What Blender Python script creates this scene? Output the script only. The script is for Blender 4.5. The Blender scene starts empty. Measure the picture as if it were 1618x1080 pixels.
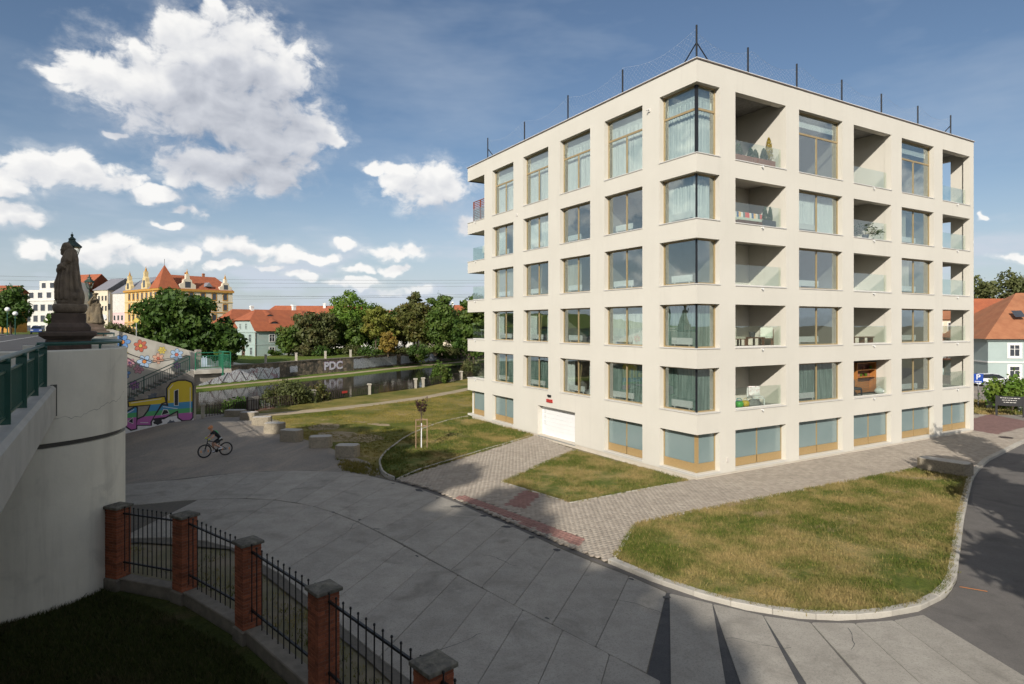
import bpy, bmesh, math, random
import numpy as np
from mathutils import Vector, Matrix, noise as mnoise
R_ = math.radians
sc = bpy.context.scene
COL = sc.collection
random.seed(7)
rng = np.random.default_rng(7)

# ------------------------------------------------------------------ camera
cd = bpy.data.cameras.new('camera'); cam = bpy.data.objects.new('camera', cd); COL.objects.link(cam)
cam.location = (0, 0, 7.2); cam.rotation_euler = (R_(90), 0, 0)
cd.sensor_width = 36.0; cd.lens = 36.0 * 993 / 1618; cd.shift_y = -27 / 1618
cd.clip_start = 0.1; cd.clip_end = 6000
sc.camera = cam
sc.view_settings.view_transform = 'Standard'; sc.view_settings.look = 'None'
sc.view_settings.exposure = 0.18; sc.view_settings.gamma = 1.0
sc.view_settings.use_curve_mapping = False
sc.cycles.max_bounces = 5; sc.cycles.use_light_tree = False; sc.cycles.adaptive_threshold = .02; sc.cycles.transparent_max_bounces = 16
sc.cycles.diffuse_bounces = 2; sc.cycles.glossy_bounces = 2
sc.cycles.caustics_reflective = False; sc.cycles.caustics_refractive = False
sc.cycles.sample_clamp_indirect = 6.0

# ------------------------------------------------------------------ sun and sky
SUN_EL = R_(27.3); TRAV = Vector((0.29, 0.957, 0)).normalized()      # where the light travels, seen from above
sd = bpy.data.lights.new('sun', 'SUN'); so = bpy.data.objects.new('sun', sd); COL.objects.link(so)
sd.energy = 4.6; sd.angle = R_(0.55); sd.color = (1.0, 0.94, 0.85)
ldir = Vector((TRAV.x * math.cos(SUN_EL), TRAV.y * math.cos(SUN_EL), -math.sin(SUN_EL)))
so.rotation_euler = ldir.to_track_quat('-Z', 'Y').to_euler(); so.location = (-20, -60, 60)

W = bpy.data.worlds.new('World'); sc.world = W; W.use_nodes = True
wt = W.node_tree; wt.nodes.clear()
SKY = 0.082

def azel(px, py):
    dx = (px - 809) / 993; dz = (513 - py) / 993
    return math.degrees(math.atan(dx)), math.degrees(math.atan2(dz, math.hypot(1, dx)))

BLOBS = [(300,145,140,72),(365,72,82,58),(338,26,34,34),(276,52,40,40),(432,108,70,58),(170,122,78,30),(95,114,60,11),
 (235,150,92,44),(405,190,98,60),(482,212,52,34),(528,224,24,16),(350,268,96,38),(430,262,58,36),(296,282,48,28),(214,76,24,24),
 (100,268,88,28),(58,276,60,22),(104,250,38,18),(182,292,48,20),(244,312,52,13),(296,336,36,8),(4,288,40,24),
 (18,336,48,20),(674,292,68,36),(630,264,40,14),(594,264,24,12),(694,304,50,22),(182,208,28,7),(262,358,30,6),
 (62,394,34,20),(138,396,52,24),(184,384,42,18),(240,402,62,18),(300,402,22,13),(365,386,44,20),(402,396,42,16),
 (450,402,42,15),(502,406,30,10),(548,388,22,13),(620,402,50,11),(650,396,28,11),(562,426,30,8),(620,427,22,9),
 (476,436,30,7),(560,446,50,9),(620,462,32,8),(662,458,24,8),(702,468,16,5),(736,358,24,15),(352,420,40,8),(430,422,26,6),
 (1546,346,8,5),(1604,408,44,7)]

def blob_field(N, L, vec, blobs, k=.14, grow=1.0):
    cur = None
    for (x, y, rx, ry) in blobs:
        a, e = azel(x, y); grow = 1.0 if rx * ry > 1500 else .84
        ia = 1 / max(abs(azel(x + rx, y)[0] - a), .15) / (1.14 * grow); ie = 1 / max(abs(azel(x, y - ry)[1] - e), .15) / (1.18 * grow)
        m = N.new('ShaderNodeVectorMath'); m.operation = 'MULTIPLY_ADD'; L.new(vec, m.inputs[0])
        m.inputs[1].default_value = (ia, ie, 0); m.inputs[2].default_value = (-a * ia, -e * ie, 0)
        d = N.new('ShaderNodeVectorMath'); d.operation = 'DOT_PRODUCT'; L.new(m.outputs[0], d.inputs[0]); L.new(m.outputs[0], d.inputs[1])
        if cur is None: cur = d.outputs['Value']
        else:
            mn = N.new('ShaderNodeMath'); mn.operation = 'SMOOTH_MIN'; mn.inputs[2].default_value = k
            L.new(cur, mn.inputs[0]); L.new(d.outputs['Value'], mn.inputs[1]); cur = mn.outputs[0]
    iv = N.new('ShaderNodeMath'); iv.operation = 'SUBTRACT'; iv.inputs[0].default_value = 1.0; L.new(cur, iv.inputs[1]); return iv.outputs[0]

def build_world():
    N, L = wt.nodes, wt.links
    def mth(op, a, b=None, c=None, clamp=False):
        q = N.new('ShaderNodeMath'); q.operation = op; q.use_clamp = clamp
        for i, v in enumerate((a, b, c)):
            if v is None: continue
            if isinstance(v, (int, float)): q.inputs[i].default_value = v
            else: L.new(v, q.inputs[i])
        return q.outputs[0]
    def vm(op, a, b, c=None):
        q = N.new('ShaderNodeVectorMath'); q.operation = op
        for i, v in enumerate((a, b, c)):
            if v is None: continue
            if isinstance(v, tuple): q.inputs[i].default_value = v
            else: L.new(v, q.inputs[i])
        return q.outputs[0]
    def mr(v, a, b, c=0., d=1., smooth=False):
        q = N.new('ShaderNodeMapRange'); L.new(v, q.inputs[0])
        if smooth: q.interpolation_type = 'SMOOTHSTEP'
        for i, x in enumerate((a, b, c, d)): q.inputs[i + 1].default_value = x
        return q.outputs[0]
    def nz(vec, scale, det, rough=.55, out='Fac', dist=0):
        n = N.new('ShaderNodeTexNoise'); n.noise_dimensions = '2D'; n.inputs['Scale'].default_value = scale; n.inputs['Detail'].default_value = det; n.inputs['Roughness'].default_value = rough; n.inputs['Distortion'].default_value = dist
        L.new(vec, n.inputs['Vector']); return n.outputs[out]
    out = N.new('ShaderNodeOutputWorld'); bg = N.new('ShaderNodeBackground'); bg.inputs['Strength'].default_value = SKY
    sky = N.new('ShaderNodeTexSky'); sky.sky_type = 'NISHITA'; sky.sun_disc = False
    sky.sun_elevation = SUN_EL; sky.sun_rotation = math.atan2(-TRAV.x, -TRAV.y)
    sky.altitude = 250; sky.air_density = 1.0; sky.dust_density = 1.2; sky.ozone_density = 2.2
    tc = N.new('ShaderNodeTexCoord'); nm = vm('NORMALIZE', tc.outputs['Generated'], None)
    sp = N.new('ShaderNodeSeparateXYZ'); L.new(nm, sp.inputs[0])
    az = mth('MULTIPLY', mth('ARCTAN2', sp.outputs[0], sp.outputs[1]), 180 / math.pi)
    el = mth('MULTIPLY', mth('ARCSINE', sp.outputs[2]), 180 / math.pi)
    cb = N.new('ShaderNodeCombineXYZ'); L.new(az, cb.inputs[0]); L.new(el, cb.inputs[1]); P = cb.outputs[0]
    # thin high veil, denser towards the horizon
    va = mth('ADD', mr(nz(vm('MULTIPLY', P, (.7, 2.4, 1)), .05, 5, .6), .45, .8, 0, .28), mr(el, 0, 15, .55, 0, True), clamp=True)
    va = mth('ADD', va, mth('MULTIPLY', mr(nz(vm('MULTIPLY', P, (.5, 1.7, 1)), .16, 4, .6), .46, .68, 0, .5, True), mr(el, 4, 13, 1, 0, True)), clamp=True)
    mv = N.new('ShaderNodeMix'); mv.data_type = 'RGBA'; L.new(va, mv.inputs[0]); L.new(sky.outputs[0], mv.inputs[6]); mv.inputs[7].default_value = (.52 / SKY, .58 / SKY, .66 / SKY, 1)
    def clouds(front):
        """one region of the sky: the cumulus in view, or the same kind of cumulus scattered elsewhere"""
        b = N.new('ShaderNodeBackground'); b.inputs['Strength'].default_value = SKY; det = 7 if front else 3; soft = (lambda off: mth('MULTIPLY_ADD', nz(vm('MULTIPLY_ADD', P, (1, 1.35, 1), off), .42, 3, .5, 'Fac', .25), 2.5, -1.25))
        bill = lambda off: mth('MULTIPLY_ADD', nz(vm('MULTIPLY_ADD', P, (1, 1.35, 1), off), .42, det, .6, 'Fac', .25), 2.5, -1.25)
        b0 = bill((0, 0, 0))
        if front:
            Q = vm('ADD', P, vm('MULTIPLY_ADD', nz(P, .30, 3, .55, 'Color'), (2.6, 2.0, 0), (-1.3, -1.0, 0)))
            body = blob_field(N, L, Q, BLOBS); over = blob_field(N, L, vm('ADD', Q, (-1.2, 3.6, 0)), [q for q in BLOBS if q[2] * q[3] > 1100], .3); near = blob_field(N, L, vm('ADD', Q, (-.3, 1.0, 0)), [q for q in BLOBS if q[2] * q[3] > 420], .3)
        else:
            body = mth('ADD', mth('MULTIPLY_ADD', nz(P, .055, 2), 6.0, -2.75), mr(mth('ABSOLUTE', az), 44, 56, -3.0, 0.0)); over = near = body  # clouds out of view, cover raised to whiten and lift the fill light
        d0 = mth('ADD', mth('MAXIMUM', body, -1.6), b0); wisp = mth('MULTIPLY', mr(d0, -1.15, .35, 0, 1, True), mr(nz(vm('MULTIPLY', P, (.8, 1.5, 1)), .5, 5, .65), .36, .72, .0, .42)) if front else 0.0
        al = mth('MULTIPLY', mth('MAXIMUM', mr(d0, -.20, .66, smooth=True), wisp), mr(el, .4, 5.0, .0, .97, True))
        # relief: brighter where the billows thin out towards the sun, greyer under the cloud's own mass
        rel = mth('MULTIPLY_ADD', mth('SUBTRACT', soft((0, 0, 0)), soft((-.5, 1.1, 0))), .15, mth('MULTIPLY_ADD', b0, .05, .95)) if front else .95
        ll = mth('ADD', mth('ADD', rel, mr(near, -.4, .9, .10, -.17)), mr(over, -.35, 1.0, .0, -.38, True), clamp=True)
        cr = N.new('ShaderNodeValToRGB'); L.new(ll, cr.inputs[0])
        cr.color_ramp.elements[0].position = .1; cr.color_ramp.elements[0].color = (.30, .33, .40, 1)
        cr.color_ramp.elements[1].position = 1.0; cr.color_ramp.elements[1].color = (.93, .92, .90, 1)
        e = cr.color_ramp.elements.new(.55); e.color = (.60, .62, .67, 1)
        cs = N.new('ShaderNodeVectorMath'); cs.operation = 'SCALE'; cs.inputs['Scale'].default_value = .93 / SKY; L.new(cr.outputs[0], cs.inputs[0])
        mc = N.new('ShaderNodeMix'); mc.data_type = 'RGBA'; L.new(al, mc.inputs[0]); L.new(mv.outputs[2], mc.inputs[6]); L.new(cs.outputs[0], mc.inputs[7])
        L.new(mc.outputs[2], b.inputs['Color']); return b.outputs[0]
    sel = mth('MULTIPLY', mth('LESS_THAN', mth('ABSOLUTE', az), 44.0), mth('MULTIPLY', mth('GREATER_THAN', el, 0.0), mth('LESS_THAN', el, 36.0)))
    ms = N.new('ShaderNodeMixShader'); L.new(sel, ms.inputs[0]); L.new(clouds(False), ms.inputs[1]); L.new(clouds(True), ms.inputs[2]); L.new(ms.outputs[0], out.inputs[0]); N.remove(bg)
    W.cycles.sampling_method = 'MANUAL'; W.cycles.sample_map_resolution = 256
build_world()

# ------------------------------------------------------------------ helpers
def lk(o, parent=None):
    COL.objects.link(o)
    if parent is not None: o.parent = parent
    return o
def tag(o, label=None, cat=None, group=None, kind=None):
    if label: o['label'] = label
    if cat: o['category'] = cat
    if group: o['group'] = group
    if kind: o['kind'] = kind
    return o
def empty(name, loc=(0, 0, 0), rz=0.0, label=None, cat=None, group=None, kind=None):
    o = bpy.data.objects.new(name, None); o.empty_display_size = .3; lk(o); o.location = loc; o.rotation_euler = (0, 0, rz)
    return tag(o, label, cat, group, kind)

class MB:
    def __init__(s): s.v = []; s.f = []; s.m = []
    def add(s, vs, fs, mi=0):
        b = len(s.v); s.v += [tuple(p) for p in vs]; s.f += [tuple(i + b for i in f) for f in fs]; s.m += [mi] * len(fs); return s
    def box(s, x0, x1, y0, y1, z0, z1, mi=0):
        return s.add([(x0,y0,z0),(x1,y0,z0),(x1,y1,z0),(x0,y1,z0),(x0,y0,z1),(x1,y0,z1),(x1,y1,z1),(x0,y1,z1)],
              [(0,3,2,1),(4,5,6,7),(0,1,5,4),(1,2,6,5),(2,3,7,6),(3,0,4,7)], mi)
    def cbox(s, x0, x1, y0, y1, z0, z1, c=.01, mi=0):          # box with a chamfered top edge
        return s.loft([[(x0,y0,z0),(x1,y0,z0),(x1,y1,z0),(x0,y1,z0)],[(x0,y0,z1-c),(x1,y0,z1-c),(x1,y1,z1-c),(x0,y1,z1-c)],
              [(x0+c,y0+c,z1),(x1-c,y0+c,z1),(x1-c,y1-c,z1),(x0+c,y1-c,z1)]], mi)
    def loft(s, rings, mi=0, cap=True, close=True):
        n = len(rings[0]); vs = [p for r in rings for p in r]; fs = []
        for k in range(len(rings) - 1):
            for i in range(n if close else n - 1):
                j = (i + 1) % n; fs.append((k*n+i, k*n+j, (k+1)*n+j, (k+1)*n+i))
        if cap: fs.append(tuple(range(n-1, -1, -1))); fs.append(tuple((len(rings)-1)*n + i for i in range(n)))
        return s.add(vs, fs, mi)
    def prism(s, poly, z0, z1, mi=0):
        a = sum(poly[i][0]*poly[(i+1)%len(poly)][1]-poly[(i+1)%len(poly)][0]*poly[i][1] for i in range(len(poly)))
        if a < 0: poly = poly[::-1]
        return s.loft([[(x, y, z0) for x, y in poly], [(x, y, z1) for x, y in poly]], mi)
    def tube(s, pts, r, n=8, mi=0, cap=True):
        pts = [Vector(p) for p in pts]; rs = r if isinstance(r, (list, tuple)) else [r] * len(pts); rings = []
        for i, p in enumerate(pts):
            t = (pts[min(i+1, len(pts)-1)] - pts[max(i-1, 0)]).normalized()
            up = Vector((0, 0, 1)) if abs(t.z) < .9 else Vector((0, 1, 0))
            a = t.cross(up).normalized(); b = t.cross(a)
            rings.append([tuple(p + (a*math.cos(2*math.pi*k/n) + b*math.sin(2*math.pi*k/n)) * rs[i]) for k in range(n)])
        return s.loft(rings, mi, cap)
    def lathe(s, prof, n=16, c=(0, 0, 0), mi=0):
        return s.loft([[(c[0]+r*math.cos(2*math.pi*k/n), c[1]+r*math.sin(2*math.pi*k/n), c[2]+z) for k in range(n)] for r, z in prof], mi)
    def ell(s, c, r, n=12, m=8, mi=0):
        return s.lathe([(0,0)] , 3) if False else s.loft([[(c[0]+r[0]*math.sin(math.pi*(j+.02)/(m+.04))*math.cos(2*math.pi*k/n),
            c[1]+r[1]*math.sin(math.pi*(j+.02)/(m+.04))*math.sin(2*math.pi*k/n), c[2]-r[2]*math.cos(math.pi*(j+.02)/(m+.04))) for k in range(n)] for j in range(m+1)], mi)
    def mesh(s, name, mats):
        me = bpy.data.meshes.new(name); me.from_pydata(s.v, [], s.f)
        for m in (mats if isinstance(mats, (list, tuple)) else [mats]): me.materials.append(m)
        if any(s.m): me.polygons.foreach_set('material_index', s.m)
        me.update(); return me
    def build(s, name, mats, parent=None, loc=(0, 0, 0), rz=0.0, smooth=False, bevel=0):
        me = s.mesh(name, mats)
        if smooth: me.polygons.foreach_set('use_smooth', [True] * len(me.polygons))
        o = bpy.data.objects.new(name, me); lk(o, parent); o.location = loc; o.rotation_euler = (0, 0, rz)
        if bevel:
            b = o.modifiers.new('bevel', 'BEVEL'); b.width = bevel; b.segments = 2; b.limit_method = 'ANGLE'
        return o

def inst(name, me, parent=None, loc=(0, 0, 0), rz=0.0, scale=None):
    o = bpy.data.objects.new(name, me); lk(o, parent); o.location = loc; o.rotation_euler = (0, 0, rz)
    if scale: o.scale = scale
    return o
def children(o): return [c for c in bpy.data.objects if c.parent == o]
def copy_tree(o, loc, rz=None, label=None, parent=None):
    c = o.copy(); COL.objects.link(c); c.parent = parent
    if parent is None: c.location = loc
    if rz is not None and parent is None: c.rotation_euler = (0, 0, rz)
    if label: c['label'] = label
    for ch in list(o.children): copy_tree(ch, None, parent=c)
    return c
def inpoly(x, y, poly):
    c = np.zeros_like(x, bool); n = len(poly); j = n - 1
    for i in range(n):
        xi, yi = poly[i]; xj, yj = poly[j]
        c ^= ((yi > y) != (yj > y)) & (x < (xj - xi) * (y - yi) / (yj - yi + 1e-12) + xi); j = i
    return c
def bigmesh(name, V, F, mats, parent=None, smooth=False, col=None):
    """V (n,3), F (m,k) as arrays; fast path for large meshes"""
    me = bpy.data.meshes.new(name); k = F.shape[1]
    me.vertices.add(len(V)); me.vertices.foreach_set('co', np.ascontiguousarray(V, dtype=np.float32).ravel())
    me.loops.add(F.size); me.loops.foreach_set('vertex_index', np.ascontiguousarray(F, dtype=np.int32).ravel())
    me.polygons.add(len(F)); me.polygons.foreach_set('loop_start', np.arange(0, F.size, k, dtype=np.int32))
    for m in (mats if isinstance(mats, (list, tuple)) else [mats]): me.materials.append(m)
    if col is not None:
        at = me.attributes.new('tone', 'FLOAT', 'POINT'); at.data.foreach_set('value', np.ascontiguousarray(col, dtype=np.float32))
    me.update(calc_edges=True); me.validate()
    if smooth: me.polygons.foreach_set('use_smooth', [True] * len(me.polygons))
    o = bpy.data.objects.new(name, me); lk(o, parent); return o

# ------------------------------------------------------------------ materials
def nodes(name):
    m = bpy.data.materials.new(name); m.use_nodes = True; nt = m.node_tree
    return m, nt.nodes, nt.links, nt.nodes['Principled BSDF']
def mixc(N, L, fac, a, b, mode='MIX'):
    q = N.new('ShaderNodeMix'); q.data_type = 'RGBA'; q.blend_type = mode
    for s, v in ((0, fac), (6, a), (7, b)):
        if hasattr(v, 'is_linked') or hasattr(v, 'node'): L.new(v, q.inputs[s])
        else: q.inputs[s].default_value = v if not isinstance(v, tuple) else (v + (1,))[:4]
    return q.outputs[2]
def tex(N, L, vec, scale, detail=4, rough=.55, stretch=None, dist=0):
    n = N.new('ShaderNodeTexNoise'); n.inputs['Scale'].default_value = scale; n.inputs['Detail'].default_value = detail; n.inputs['Roughness'].default_value = rough; n.inputs['Distortion'].default_value = dist
    if stretch:
        m = N.new('ShaderNodeVectorMath'); m.operation = 'MULTIPLY'; m.inputs[1].default_value = stretch; L.new(vec, m.inputs[0]); vec = m.outputs[0]
    L.new(vec, n.inputs['Vector']); return n.outputs['Fac']
def rampf(N, L, fac, lo, hi, a=0., b=1.):
    m = N.new('ShaderNodeMapRange'); m.interpolation_type = 'SMOOTHSTEP'; L.new(fac, m.inputs[0])
    for i, v in enumerate((lo, hi, a, b)): m.inputs[i + 1].default_value = v
    return m.outputs[0]
def pmat(name, c1, c2=None, scale=3., rough=.8, bump=0., bscale=30., metal=0., spec=None, rnd=0., stain=None, stain_scale=.6, stain_amt=.5, stretch=None, lo=.3, hi=.7, coords='pos'):
    m, N, L, bs = nodes(name)
    if coords == 'pos': vec = N.new('ShaderNodeNewGeometry').outputs['Position']
    else: vec = N.new('ShaderNodeTexCoord').outputs['Object']
    bs.inputs['Roughness'].default_value = rough; bs.inputs['Metallic'].default_value = metal
    if spec is not None: bs.inputs['Specular IOR Level'].default_value = spec
    c = None
    if c2 is not None:
        c = mixc(N, L, rampf(N, L, tex(N, L, vec, scale, 6, .62, stretch), lo, hi), c1, c2)
    if stain is not None:
        f = rampf(N, L, tex(N, L, vec, stain_scale, 5, .6, None, .6), .42, .72, 0, stain_amt)
        c = mixc(N, L, f, c if c is not None else c1, stain)
    if rnd:
        oi = N.new('ShaderNodeObjectInfo'); hs = N.new('ShaderNodeHueSaturation')
        mr = N.new('ShaderNodeMapRange'); L.new(oi.outputs['Random'], mr.inputs[0]); mr.inputs[3].default_value = 1 - rnd; mr.inputs[4].default_value = 1 + rnd
        L.new(mr.outputs[0], hs.inputs['Value'])
        if c is not None: L.new(c, hs.inputs['Color'])
        else: hs.inputs['Color'].default_value = c1 + (1,)
        c = hs.outputs[0]
    if c is not None: L.new(c, bs.inputs['Base Color'])
    else: bs.inputs['Base Color'].default_value = c1 + (1,)
    if bump:
        b = N.new('ShaderNodeBump'); b.inputs['Strength'].default_value = min(1, bump); b.inputs['Distance'].default_value = .02
        L.new(tex(N, L, vec, bscale, 5, .6), b.inputs['Height']); L.new(b.outputs[0], bs.inputs['Normal'])
    return m
def leafmat(name, c1, c2, c3=None, trans=.35, nscale=.5):
    m, N, L, bs = nodes(name)
    at = N.new('ShaderNodeAttribute'); at.attribute_name = 'tone'
    pos = N.new('ShaderNodeNewGeometry').outputs['Position']
    c = mixc(N, L, at.outputs['Fac'], c1, c2)
    if c3: c = mixc(N, L, rampf(N, L, tex(N, L, pos, nscale, 3), .5, .68, 0, .8), c, c3)
    L.new(c, bs.inputs['Base Color']); bs.inputs['Roughness'].default_value = .55; bs.inputs['Specular IOR Level'].default_value = .3
    tr = N.new('ShaderNodeBsdfTranslucent'); L.new(c, tr.inputs['Color'])
    mx = N.new('ShaderNodeMixShader'); mx.inputs[0].default_value = trans
    out = N['Material Output'] if 'Material Output' in N else None
    L.new(bs.outputs[0], mx.inputs[1]); L.new(tr.outputs[0], mx.inputs[2]); L.new(mx.outputs[0], out.inputs[0])
    return m
def glassmat(name, tint, f0=.09, rough=0., f1=.95):
    m, N, L, bs = nodes(name); N.remove(bs); out = N['Material Output']
    lw = N.new('ShaderNodeLayerWeight'); lw.inputs['Blend'].default_value = .5
    pw = N.new('ShaderNodeMath'); pw.operation = 'POWER'; L.new(lw.outputs['Facing'], pw.inputs[0]); pw.inputs[1].default_value = 3.2
    mr = N.new('ShaderNodeMapRange'); L.new(pw.outputs[0], mr.inputs[0]); mr.inputs[3].default_value = f0; mr.inputs[4].default_value = f1
    t = N.new('ShaderNodeBsdfTransparent'); t.inputs[0].default_value = tint + (1,)
    g = N.new('ShaderNodeBsdfGlossy'); g.inputs['Roughness'].default_value = rough; g.inputs['Color'].default_value = (.95, 1, .99, 1)
    # panes are never perfectly flat
    pos = N.new('ShaderNodeNewGeometry').outputs['Position']; bp = N.new('ShaderNodeBump'); bp.inputs['Strength'].default_value = .05; bp.inputs['Distance'].default_value = .05
    L.new(tex(N, L, pos, .9, 1), bp.inputs['Height']); L.new(bp.outputs[0], g.inputs['Normal'])
    mx = N.new('ShaderNodeMixShader'); L.new(mr.outputs[0], mx.inputs[0]); L.new(t.outputs[0], mx.inputs[1]); L.new(g.outputs[0], mx.inputs[2]); L.new(mx.outputs[0], out.inputs[0])
    return m
def clothmat(name, c1, c2=None, trans=.35, scale=9):
    m, N, L, bs = nodes(name)
    vec = N.new('ShaderNodeNewGeometry').outputs['Position']
    c = mixc(N, L, rampf(N, L, tex(N, L, vec, scale, 3, .5, (1, 1, .08)), .35, .65), c1, c2 or tuple(x * .85 for x in c1))
    L.new(c, bs.inputs['Base Color']); bs.inputs['Roughness'].default_value = .9
    tr = N.new('ShaderNodeBsdfTranslucent'); L.new(c, tr.inputs['Color']); mx = N.new('ShaderNodeMixShader'); mx.inputs[0].default_value = trans
    L.new(bs.outputs[0], mx.inputs[1]); L.new(tr.outputs[0], mx.inputs[2]); L.new(mx.outputs[0], N['Material Output'].inputs[0]); return m

M = {}
def plastermat():
    m, N, L, bs = nodes('plaster'); pos = N.new('ShaderNodeNewGeometry').outputs['Position']
    c = mixc(N, L, rampf(N, L, tex(N, L, pos, .35, 6, .6), .3, .7), (.645, .612, .535), (.612, .58, .505))
    c = mixc(N, L, rampf(N, L, tex(N, L, pos, 2.6, 6, .7, (1, 1, .07)), .52, .8, 0, .30), c, (.50, .47, .41))       # faint rain streaks
    c = mixc(N, L, rampf(N, L, tex(N, L, pos, 30, 3, .6), .4, .75, 0, .12), c, (.50, .47, .41))
    L.new(c, bs.inputs['Base Color']); bs.inputs['Roughness'].default_value = .88; bs.inputs['Specular IOR Level'].default_value = .2
    b = N.new('ShaderNodeBump'); b.inputs['Strength'].default_value = .3; b.inputs['Distance'].default_value = .006
    L.new(tex(N, L, pos, 55, 5, .65), b.inputs['Height']); L.new(b.outputs[0], bs.inputs['Normal']); return m
M['plaster'] = plastermat()
M['plaster_in'] = pmat('plaster_inside', (.62, .58, .52), (.58, .54, .48), .8, .9)
M['plinth'] = pmat('plinth_render', (.60, .54, .45), (.53, .47, .38), 2.0, .9, .3, 40)
M['bronze'] = pmat('window_frame_bronze', (.40, .30, .16), (.36, .27, .14), 4, .42, metal=.2)
M['oak'] = pmat('oak_panel', (.40, .275, .125), (.33, .22, .095), 5, .5, stretch=(1.5, 1.5, 14), coords='obj', lo=.35, hi=.65)
M['black_metal'] = pmat('black_metal', (.022, .024, .028), rough=.45, metal=.4)
M['sill'] = pmat('sill_aluminium', (.62, .60, .56), (.58, .56, .52), 3, .5)
M['coping'] = pmat('coping_sheet', (.16, .12, .10), (.20, .16, .13), 2, .5, metal=.3)
M['glass'] = glassmat('window_glass', (.93, .97, .95), .19)
M['bal_glass'] = glassmat('balustrade_glass', (.915, .955, .925), .09)
M['frosted'] = pmat('frosted_film_glass', (.22, .285, .28), (.185, .25, .25), .35, .16, spec=.9)
M['curt_white'] = clothmat('sheer_curtain', (.88, .90, .88), (.80, .83, .82), .18)
M['curt_green'] = clothmat('green_grey_curtain', (.36, .45, .41), (.20, .28, .25), .25)
M['curt_warm'] = clothmat('warm_sheer_curtain', (.66, .62, .52), (.55, .51, .42))
M['blind'] = clothmat('roller_blind', (.55, .52, .45), (.52, .50, .43), .2)
M['white_paint'] = pmat('white_paint', (.80, .80, .78), (.76, .76, .74), 2, .45)
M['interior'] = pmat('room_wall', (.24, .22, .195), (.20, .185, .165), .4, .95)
M['room_floor_'] = pmat('room_floor', (.30, .22, .14), rough=.6)
M['roof_gravel'] = pmat('roof_gravel', (.30, .29, .27), (.2, .19, .18), 8, .95)
# ------------------------------------------------------------------ ground materials
def grassmat(name, green, green2, straw, bare, bias=.5, scale=.55, bare_amt=.5):
    m, N, L, bs = nodes(name)
    pos = N.new('ShaderNodeNewGeometry').outputs['Position']
    at = N.new('ShaderNodeAttribute'); at.attribute_name = 'tone'
    c = mixc(N, L, rampf(N, L, tex(N, L, pos, 5, 4), .35, .65), green, green2)
    f = rampf(N, L, tex(N, L, pos, scale, 7, .68), bias - .11, bias + .13)
    c = mixc(N, L, f, c, straw)
    c = mixc(N, L, rampf(N, L, tex(N, L, pos, .33, 6, .65, None, .8), .58, .70, 0, bare_amt), c, bare)
    c = mixc(N, L, rampf(N, L, tex(N, L, pos, 22, 3), .3, .75, .0, .55), c, tuple(x * .45 for x in green2))
    c = mixc(N, L, rampf(N, L, at.outputs['Fac'], .72, 1.0, 0, .6), c, straw)
    L.new(c, bs.inputs['Base Color']); bs.inputs['Roughness'].default_value = .9; bs.inputs['Specular IOR Level'].default_value = .2
    b = N.new('ShaderNodeBump'); b.inputs['Strength'].default_value = .8; b.inputs['Distance'].default_value = .05
    L.new(tex(N, L, pos, 14, 6, .7), b.inputs['Height']); L.new(b.outputs[0], bs.inputs['Normal'])
    return m
M['lawn_dry'] = grassmat('dry_lawn', (.125, .15, .026), (.085, .115, .018), (.38, .28, .115), (.38, .275, .17), .50, .38, 1.0)
M['lawn_left'] = grassmat('patchy_lawn', (.115, .14, .022), (.08, .11, .018), (.38, .28, .11), (.30, .21, .12), .54, .4, .4)
M['lawn_river'] = grassmat('river_lawn', (.125, .14, .016), (.09, .108, .012), (.30, .23, .065), (.42, .31, .17), .475, .16, .9)
M['lawn_shade'] = grassmat('shaded_lawn', (.075, .092, .022), (.05, .065, .016), (.12, .095, .05), (.075, .055, .04), .6, .5, .5)  # grass tones darkened: the deep shade under bridge and trees is in the colour
M['bank_grass'] = grassmat('bank_grass', (.13, .18, .025), (.09, .14, .02), (.24, .20, .06), (.3, .22, .1), .6, .15, .2)

def gravelmat():
    m, N, L, bs = nodes('gravel_yard')
    pos = N.new('ShaderNodeNewGeometry').outputs['Position']
    c = mixc(N, L, rampf(N, L, tex(N, L, pos, .35, 6, .65, (1, .35, 1), .8), .40, .66), (.24, .21, .175), (.38, .31, .235))
    c = mixc(N, L, rampf(N, L, tex(N, L, pos, 16, 4, .7), .35, .7, 0, .55), c, (.14, .128, .112))
    c = mixc(N, L, rampf(N, L, tex(N, L, pos, .5, 6, .7, None, 1.0), .62, .74, 0, .7), c, (.07, .085, .03))
    v = N.new('ShaderNodeTexVoronoi'); v.inputs['Scale'].default_value = 28; L.new(pos, v.inputs['Vector'])
    c = mixc(N, L, rampf(N, L, v.outputs['Color'], .55, .95, 0, .5), c, (.36, .33, .29))
    L.new(c, bs.inputs['Base Color']); bs.inputs['Roughness'].default_value = .95
    b = N.new('ShaderNodeBump'); b.inputs['Strength'].default_value = .9; b.inputs['Distance'].default_value = .03
    L.new(tex(N, L, pos, 24, 6, .75), b.inputs['Height']); L.new(b.outputs[0], bs.inputs['Normal']); return m
M['gravel'] = gravelmat()
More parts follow.
